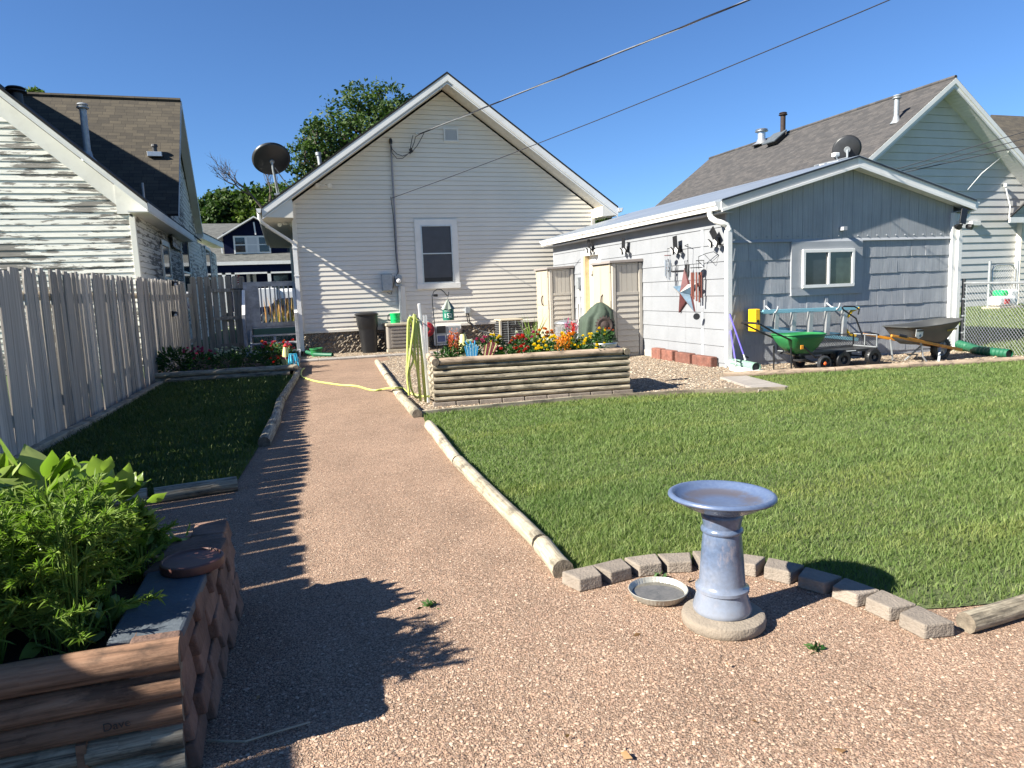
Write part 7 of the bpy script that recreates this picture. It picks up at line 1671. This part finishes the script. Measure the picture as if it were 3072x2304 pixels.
# back cross section and front porch roof at the right edge of the picture
q = pyd(2147, 248, 25.5); roofslab('wing_roof', 'roofbrown', rn, V(q.x-8, 19.6, q.z-4.), V(44, 19.6, q.z-4.), V(44, 25.5, q.z), V(q.x-.2, 25.5, q.z), .06)
q0 = pyd(2174, 475, 17.2); q1 = pyd(2212, 440, 16.6)
PXr = q0.x; roofslab('porch_roof', 'roofgrey', rn, V(PXr, 17.1, q0.z+.08), V(PXr+1.3, 18.2, q0.z+.08), V(PXr+3.2, 18.2, q0.z+1.6), V(PXr+2.2, 17.1, q0.z+1.6), .05)
MB().box((PXr-.02, 17.06, q0.z-.1), (PXr+4, 17.11, q0.z+.07)).build('porch_fascia', 'gutter', rn); cx_ = pyd(2204, 560, 17.9).x
siding('porch_wall', 'siding', rn, (0, 17.9, 0), (1, 0, 0), (0, -1, 0), [(cx_, .1), (cx_+4, .1), (cx_+4, q0.z), (cx_, q0.z)], .2, .015, .1)
MB().quad(V(cx_, 17.9, 0), V(cx_, 18.1, 0), V(cx_, 18.1, q0.z), V(cx_, 17.9, q0.z)).build('porch_side', 'siding', rn)
qv = pyd(1846/1.0, 890/1.0, RY) if False else pyd(2088, 683-200, RY-.05)
MB().box((pyd(2093, 483, RY).x, RY-.12, pyd(2093, 488, RY).z), (pyd(2112, 483, RY).x, RY-.0, pyd(2093, 478, RY).z)).build('light_box', 'whitep', rn, bevel=.01)
def onr(x, y):
    lo, hi = 14., 30.8
    X_ = 15.
    # left slope plane: z = rp.z-(rp.x-x)*rsl
    d = ray(x, y); t_ = (rp.z-rp.x*rsl-EYE)/(d[2]-rsl*d[0]); return V(d[0]*t_, d[1]*t_, EYE+d[2]*t_)
GR = 'flues on the grey shingle roof'
b_ = onr(1645, 312); flue(b_+V(0, 0, .15), .35, .16, 'wide silver flue with a windowed cap, leftmost on the grey shingle roof', 'steel', 'alu', GR)
b_ = onr(1691, 300); flue(b_+V(0, 0, .15), .75, .1, 'tall rusty flue behind the skylight on the grey roof', 'rust', 'rust', GR, False)
b_ = onr(1936, 262); flue(b_+V(0, 0, .1), .55, .075, 'thin grey flue nearest the peak of the grey shingle roof', 'galv', 'galv', GR)
b_ = onr(1685, 302); t = thing('skylight', 'small raised dark skylight on the grey shingle roof', 'skylight', b_)
un = V(1, 0, rsl).normalized(); nn = V(-rsl, 0, 1).normalized(); mb = MB(); a = b_+nn*.2; mb.hexa([a-un*.55-V(0, .4, 0), a+un*.2-V(0, .4, 0), a-un*.55+V(0, .4, 0), a+un*.2+V(0, .4, 0)]+[p+nn*.07 for p in (a-un*.55-V(0, .4, 0), a+un*.2-V(0, .4, 0), a-un*.55+V(0, .4, 0), a+un*.2+V(0, .4, 0))]); mb.build('pane', 'slate', t, bevel=.02)
mb = MB(); mb.hexa([b_-un*.4-V(0, .3, 0), b_+un*.1-V(0, .3, 0), b_-un*.4+V(0, .3, 0), b_+un*.1+V(0, .3, 0)]+[p+nn*.22 for p in (b_-un*.4-V(0, .3, 0), b_+un*.1-V(0, .3, 0), b_-un*.4+V(0, .3, 0), b_+un*.1+V(0, .3, 0))]); mb.build('curb', 'black', t)
dc = pyd(1829, 322, 10.6); dish(dc, .235, (.55, .75, .3), 'small dark satellite dish on the ridge of the grey shed', V(9.06, 10.6, SPZ+.03))
lw = thing('dish_arm', 'white receiver arm of the small dish, seen left of it over the shed ridge', 'receiver', pyd(1805, 338, 10.3)); c = pyd(1805, 335, 10.3)
MB().box(c-V(.05, .05, .03), c+V(.05, .05, .04)).build('receiver', 'whitep', lw, bevel=.015); MB().tube([c, c+V(.05, 0, -.1), V(8.95, 10.35, SPZ)], .015, 6).build('arm', 'whitep', lw)
for k, ((x0, y0), (x1, y1)) in enumerate((((1938, 365), (2212, 285)), ((1945, 370), (2212, 300)), ((1955, 372), (2212, 315)))):
    a = pyd(x0, y0, 15.5); b_ = pyd(x1, y1, 13.5); e = a+(b_-a)*2.2
    wire('overhead_cable', [a+(e-a)*i/8 for i in range(9)], .011 if k < 2 else .013, 'wire', ['thinnest overhead cable crossing the grey gable', 'middle overhead cable crossing the grey gable', 'lowest thick overhead cable crossing the grey gable'][k], group='cables crossing the grey gable')
MB_ = MB().tube([pyd(2178, 328, 17.6), pyd(2168, 335, RY-.1), pyd(2120, 375, RY-.15), pyd(2090, 410, RY-.12)], .014, 5).build('loose_cable', 'whitep', None, smooth=True); tag(MB_, 'loose white cable hanging from the soffit of the grey gable', 'cable')
t = thing('cable_bracket', 'white cable bracket with hanging wires on the sunlit part of the grey wall', 'bracket', pyd(2172, 400, RY)); MB().lathe(pyd(2172, 400, RY-.1), [(.05, -.05), (.05, .05)], 12, V(0, 0, 1), True, True).build('knob', 'whitep', t); MB().tube([pyd(2172, 400, RY-.1), pyd(2177, 425, RY-.1), pyd(2182, 445, RY-.08), pyd(2180, 470, RY-.08)], .02, 6).build('cable', 'whitep', t, smooth=True)
# chain link fence beside the shed and the gate beyond
def chainlink(a, b, z0, z1, t, step=.06, r=.0022, nm='mesh'):
    a, b = Vector(a), Vector(b); L = (b-a).length; u = (b-a).normalized(); mb = MB(); H_ = z1-z0
    for i in range(-int(H_/step)-1, int(L/step)+1):
        for s in (0, 1):
            s0_ = i*step; lo, hi = max(s0_, 0), min(s0_+H_, L)
            if hi-lo < .01: continue
            zA, zB = z0+(lo-s0_), z0+(hi-s0_)
            if s: zA, zB = z1+z0-zA, z1+z0-zB
            mb.tube([a+u*lo+V(0, 0, zA), a+u*hi+V(0, 0, zB)], r, 3, False)
    return mb.build(nm, 'alu', t, fixn=False)
cl = thing('chain_link_fence', 'galvanised chain link fence running from the shed corner toward the right', 'fence', (11.3, 9, 0)); ca, cb = V(11.55, 9.7, 0), V(10.75, 6.6, 0)
cb = V(10.75, 6.2, 0)
chainlink(ca, cb, .02, 1.15, cl, .07, .0026); MB().tube([ca+V(0, 0, 1.19), cb+V(0, 0, 1.16)], .02, 8).build('top_rail', 'galv', cl, smooth=True)
MB().cyl(ca, ca+V(0, 0, 1.27), .03, .03, 12).build('post', 'darkgrey', cl, smooth=True); MB().cyl(cb, cb+V(0, 0, 1.27), .03, .03, 12).build('post', 'galv', cl, smooth=True)
MB().tube([ca-V(.03, .08, 0)+V(0, 0, .0), ca-V(.03, .08, 0)+V(0, 0, 1.15)], .006, 5).build('tension_bar', 'alu', cl)
for z in (.3, .6, .9): MB().lathe(ca+V(0, 0, z), [(.036, 0), (.036, .025)], 12, V(0, 0, 1), True, True).build('tie_band', 'alu', cl)
cg = thing('chain_link_gate', 'small chain link gate with a rounded frame by the grey house', 'gate', (20, 17.2, 0)); GY = 17.0; g0, g1 = pyd(2137, 600, GY).x, pyd(2197, 600, GY).x; gzt = pyd(2160, 572, GY).z
for x in (g0, g1): MB().cyl(V(x, GY, 0), V(x, GY, gzt+.12), .045, .045, 10).build('post', 'galv', cg, smooth=True)
MB().tube([V(g0+.12, GY, .2), V(g0+.12, GY, gzt-.15), V(g0+.2, GY, gzt-.03), V(g0+.35, GY, gzt), V(g1-.35, GY, gzt), V(g1-.2, GY, gzt-.03), V(g1-.12, GY, gzt-.15), V(g1-.12, GY, .2)], .025, 8, closed=True).build('frame', 'alu', cg, smooth=30)
chainlink((g0+.12, GY, 0), (g1-.12, GY, 0), .22, gzt-.03, cg, .1, .004)
pk_ = thing('soil_bag', 'white, green and red printed plastic bags piled on a pale pallet by the grey house', 'bag', (19.5, 16.5, .2)); bx0 = pyd(2145, 655, 16.6); 
for i, (dx_, dz_, w_, h_, m_) in enumerate(((0, .12, .75, .3, 'whitep'), (.5, .12, .4, .5, 'whitep'), (.25, .4, .5, .2, 'brightgreen'))):
    x = bx0.x+dx_; MB().box((x, 16.4+.05*i, .2+dz_), (x+w_, 16.8+.04*i, .2+dz_+h_)).build('bag', m_, pk_, bevel=.09, seg=4)
MB().box((bx0.x-.1, 16.3, .18), (bx0.x+.9, 16.9, .3)).build('pallet', 'resin', pk_, bevel=.01); MB().box((bx0.x+.22, 16.38, .38), (bx0.x+.42, 16.4, .52)).build('print', 'redp', pk_)
# ---------------------------------------------------------------- blue house over the street, car, trees
BY = 56.; bh_ = thing('navy_house', 'navy blue house with a white triple window and a covered porch across the street', 'house', (-2, BY, 0))
Bp = lambda x, y, d=0: pyd(x, y, BY+d)
wl, wr = Bp(415, 600), Bp(690, 600); rdg = Bp(510, 477, 5); pb = Bp(550, 578)
MB().box((wl.x, BY+1.2, 0), (wr.x, BY+10, pb.z+.4)).build('wall', 'navy', bh_)
ev = Bp(550, 565, -1.5); up = Bp(550, 545, .8)
roofslab('porch_roof', 'roofblue', bh_, V(wl.x, BY-1.6, ev.z), V(wr.x, BY-1.6, ev.z), V(wr.x, BY+7, rdg.z), V(wl.x, BY+7, rdg.z), .12)
MB().box((wl.x, BY-1.7, ev.z-.22), (wr.x, BY-1.6, ev.z+.02)).build('porch_fascia', 'trim', bh_); MB().box((wl.x, BY-1.55, ev.z-.75), (wr.x, BY-1.4, ev.z-.22)).build('porch_beam', 'navy', bh_)
# dormer
d0, d1, dp = Bp(484, 540), Bp(620, 540), Bp(548, 468); de = Bp(470, 515); dz0 = Bp(550, 552).z
mb = MB(); mb.prism([V(d0.x, BY, dz0-.1), V(d1.x, BY, dz0-.1), V(d1.x, BY, de.z+.35), V(dp.x, BY, dp.z-.2), V(d0.x, BY, de.z+.35)], V(0, 5, 0)); mb.build('dormer_wall', 'navy', bh_)
der = 2*dp.x-de.x
roofslab('dormer_roof', 'roofblue', bh_, V(de.x, BY-.5, de.z), V(de.x, BY+6, de.z), V(dp.x, BY+6, dp.z), V(dp.x, BY-.5, dp.z), .1, 'trim'); roofslab('dormer_roof', 'roofblue', bh_, V(der, BY-.5, de.z), V(der, BY+6, de.z), V(dp.x, BY+6, dp.z), V(dp.x, BY-.5, dp.z), .1, 'trim')
for x, y in ((548, 480), (476, 520)): p = Bp(x, y, -.3); MB().beam(p-V(-.06, 0, .9), p, .1, .1).build('bracket', 'trim', bh_)
a, c_ = Bp(503, 510), Bp(586, 547); w_ = (c_.x-a.x)
f = MB(); f.box((a.x, BY-.08, c_.z), (c_.x, BY, a.z)); wdw = f.build('window', 'trim', bh_)
for i in range(3):
    x0 = a.x+.12+i*(w_-.08)/3; x1 = x0+(w_-.08)/3-.16; mb = MB(); zm = (a.z+c_.z)/2; mb.box((x0, BY-.1, zm+.04), (x1, BY-.081, a.z-.12)); mb.box((x0, BY-.1, c_.z+.12), (x1, BY-.081, zm-.04)); mb.build('pane', 'glass' if i != 1 else 'rwall', wdw)
fz = Bp(550, 655).z; PH = ev.z-.75
for x in (449, 484, 504, 582): p = Bp(x, 600, -1.5); MB().box((p.x-.12, BY-1.6, 0), (p.x+.12, BY-1.35, PH)).build('porch_post', 'trim', bh_)
MB().box((wl.x, BY-1.6, PH-.12), (wr.x, BY-1.4, PH)).build('porch_trim', 'trim', bh_)
a, c_ = Bp(530, 586), Bp(556, 640); mb = MB(); mb.box((a.x, BY+1.1, 0), (c_.x, BY+1.2, a.z)); dd_ = mb.build('door', 'rwall', bh_); MB().box((a.x+.25, BY+1.06, 1.), (c_.x-.25, BY+1.1, a.z-.15)).build('pane', 'glass', dd_)
a, c_ = Bp(455, 590), Bp(478, 625); MB().box((a.x, BY+1.1, c_.z), (c_.x, BY+1.2, a.z)).build('window', 'glass', bh_); a, c_ = Bp(590, 590), Bp(625, 625); MB().box((a.x, BY+1.1, c_.z), (c_.x, BY+1.2, a.z)).build('window', 'glass', bh_)
MB().box((wl.x, BY-1.6, 0), (wr.x, BY+1.2, .6)).build('porch_floor', 'deckpaint', bh_)
cp_ = Bp(513, 590, -1.2); bn = thing('welcome_banner', 'dark red vertical banner reading WELCOME on the porch of the navy house', 'banner', cp_)
MT['crimson'] = paint('crimson_cloth', (.2, .01, .03), .8, .1, 5.); a, c_ = Bp(506, 585, -1.2), Bp(520, 625, -1.2); MB().box((a.x, BY-1.25, c_.z), (c_.x, BY-1.2, a.z)).build('cloth', 'crimson', bn)
for i, ch in enumerate('WELCOME'): text_mb(ch, .3, ((a.x+c_.x)/2, BY-1.26, a.z-.2-i*(a.z-c_.z-.2)/7), (1, 0, 0), (0, 0, 1), 'letter', 'whitep', bn, .003)
car = thing('parked_car', 'dark parked car with bright silver wheels seen through the balusters', 'car', (-1, 46, 0)); cy = 46.; c0x = pyd(574, 668, cy).x
body = [(-1.0, .35), (-.95, .75), (-.6, .95), (.2, 1.0), (.75, 1.45), (1.9, 1.5), (2.7, 1.02), (3.3, .95), (3.4, .4)]
mb = MB(); mb.prism([V(c0x+x, cy, z) for x, z in body], V(0, 1.7, 0)); cb_ = mb.build('body', 'navy', car, bevel=.06)
mb = MB(); mb.prism([V(c0x+x, cy-.01, z) for x, z in ((.35, 1.02), (.8, 1.4), (1.2, 1.42), (1.2, 1.02))], V(0, -.01, 0)); mb.prism([V(c0x+x, cy-.01, z) for x, z in ((1.28, 1.02), (1.28, 1.42), (1.85, 1.44), (2.5, 1.02))], V(0, -.01, 0)); mb.build('side_window', 'glass', car)
for x in (0., 2.6): wheel((c0x+x, cy, .34), .34, .2, (0, 1, 0), car, 'steel', 'black', .68, 8)
vn = thing('white_truck', 'white box truck parked across the street behind the steps', 'truck', (0, 50, 0)); a, c_ = pyd(545, 640, 50), pyd(600, 655, 50)
MB().box((a.x, 50, .9), (c_.x, 52, a.z+.5)).build('box', 'whitep', vn, bevel=.05); MB().box((c_.x, 50.1, .7), (c_.x+1.4, 51.9, 2.1)).build('cab', 'whitep', vn, bevel=.2); 
for x in (a.x+.5, c_.x+.8): wheel((x, 50, .42), .42, .25, (0, 1, 0), vn, 'steel', 'black', .6, 6)
def tree(name, base, H_, blobs, nleaf, ls, mat, label, group=None, seed=1, trunkr=.25, limbs=True):
    rs = np.random.RandomState(seed); t = thing(name, label, 'tree', base, group); B = np.array(base); P_ = []
    tot = sum(b_[3]**2 for b_ in blobs); tk = MB(); low = min(b_[2]-b_[3] for b_ in blobs)
    tk.tube([Vector(B), Vector(B+[0, 0, low*.6]), Vector(B+[0, 0, low+.5]), Vector([*(np.mean([b_[:2] for b_ in blobs], 0)), np.mean([b_[2] for b_ in blobs])])], [trunkr, trunkr*.8, trunkr*.6, trunkr*.25], 8)
    for (x, y, z, r_) in blobs:
        k = int(nleaf*r_**2/tot); nc = max(3, int(k/45)); q = rs.normal(size=(nc, 3)); q /= np.linalg.norm(q, axis=1)[:, None]; cc = np.array([x, y, z])+q*r_*(rs.rand(nc)**.4)[:, None]*[1, 1, .8]
        for c in cc:
            m_ = 45; w = rs.normal(size=(m_, 3))*r_*.13*[1.2, 1.2, .8]; P_.append(c+w)
            if limbs and rs.rand() < .25: tk.tube([Vector([x, y, z-r_*.4]), Vector((c+[x, y, z])/2), Vector(c)], [trunkr*.15, trunkr*.1, trunkr*.03], 4)
        if limbs: tk.tube([Vector(B+[0, 0, low+.3]), Vector([(x+B[0])/2, (y+B[1])/2, (z+low)/2]), Vector([x, y, z])], [trunkr*.5, trunkr*.3, trunkr*.1], 6)
    leaves('crown', np.concatenate(P_), ls, mat, t, seed, .1, .55); tk.build('trunk', 'bark', t, fixn=False); return t
def blob(x, y, Y, r): p = pyd(x, y, Y); return (p.x, Y+random.uniform(-1, 1), p.z, r)
T1 = 34.; bs = [blob(778, 222, T1, 1.), blob(795, 262, T1, 1.6), blob(845, 238, T1, 1.1), blob(745, 290, T1, 1.6), blob(700, 290, T1, 1.1), blob(800, 310, T1, 2.), blob(690, 335, T1, 1.2), blob(655, 345, T1, .9), blob(730, 350, T1, 1.6), blob(668, 390, T1, 1.2), blob(640, 375, T1, .7), blob(640, 430, T1, 1.2), blob(862, 262, T1, 1.), blob(765, 245, T1, 1.3), blob(705, 325, T1, 1.3), blob(680, 300, T1, .9), blob(665, 285, T1, .5), blob(830, 240, T1, 1.2)]
b0 = pyd(800, 600, T1); tree('locust_tree', (b0.x, T1, 0), 14, bs, 12500, .17, 'tree', 'tall feathery green tree rising behind the left roof slope of the cream house', None, 5, .35)
T2 = 72.
for k, (x, y, r_, m_, lb) in enumerate(((455, 455, 2.6, 'tree', 'dark tree farthest left beyond the navy house'), (497, 445, 3., 'tree', 'dark tree behind the ridge of the navy house'), (535, 452, 3.2, 'tree2', 'yellow green tree right above the navy gable'), (565, 440, 2.8, 'tree', 'dark green tree under the bare branches'), (590, 455, 3., 'tree2', 'bright tree just left of the cream eave'), (600, 425, 2.2, 'tree', 'small dark crown below the satellite dish'), (425, 470, 2.5, 'tree', 'tree partly hidden by the peeling house'))):
    bs = [blob(x, y+6, T2, r_*.7), blob(x-9, y+18, T2, r_*.8), blob(x+9, y+16, T2, r_*.75), blob(x, y+28, T2, r_), blob(x+2, y-5, T2, r_*.45), blob(x-1, y-15, T2, r_*.25)]; b0 = pyd(x, 600, T2); tree('street_tree', (b0.x, T2, 0), 10, bs, 9000, .42, m_, lb, 'trees beyond the navy house', 20+k, .3, False)
bt = thing('bare_tree', 'leafless tree with thin grey branches against the sky', 'tree', (pyd(575, 600, 60).x, 60, 0)); mb = MB(); rs = random.Random(8)
def branch(p, d, L, r_, dep):
    if dep == 0 or r_ < .006: return
    q = p+d*L; m_ = p.lerp(q, .5)+V(rs.uniform(-1, 1), 0, rs.uniform(-1, 1))*L*.08; mb.tube([p, m_, q], [r_, r_*.85, r_*.6], 5, False)
    for _ in range(rs.choice([2, 3, 3])):
        d2 = (d+V(rs.uniform(-.75, .75), rs.uniform(-.5, .5), rs.uniform(-.25, .5))).normalized(); branch(p.lerp(q, rs.uniform(.55, 1)), d2, L*rs.uniform(.6, .8), r_*.58, dep-1)
b0 = pyd(582, 470, 60); mb.tube([V(b0.x, 60, 0), b0], [.3, .16], 8); branch(b0, V(-.55, 0, .8).normalized(), 2.2, .12, 6); branch(b0, V(.1, 0, 1).normalized(), 1.8, .08, 5); mb.build('branches', 'bark', bt, fixn=False)
tree('street_tree', (pyd(1288, 600, 40).x, 40, 0), 7, [blob(1290, 480, 40, 1.2), blob(1300, 472, 40, .7)], 2500, .2, 'tree', 'small tree glimpsed between the cream house and the shed roof', None, 61, .15, False)
tree('street_tree', (pyd(72, 600, 45).x, 45, 0), 12, [blob(72, 212, 45, .7), blob(64, 216, 45, .5), blob(72, 225, 45, .8)], 1500, .2, 'tree2', 'tip of a tree showing over the brown shingle ridge', None, 62, .15, False)
# tidy the helper property
for o in bpy.data.objects:
    if '_w' in o: del o['_w']
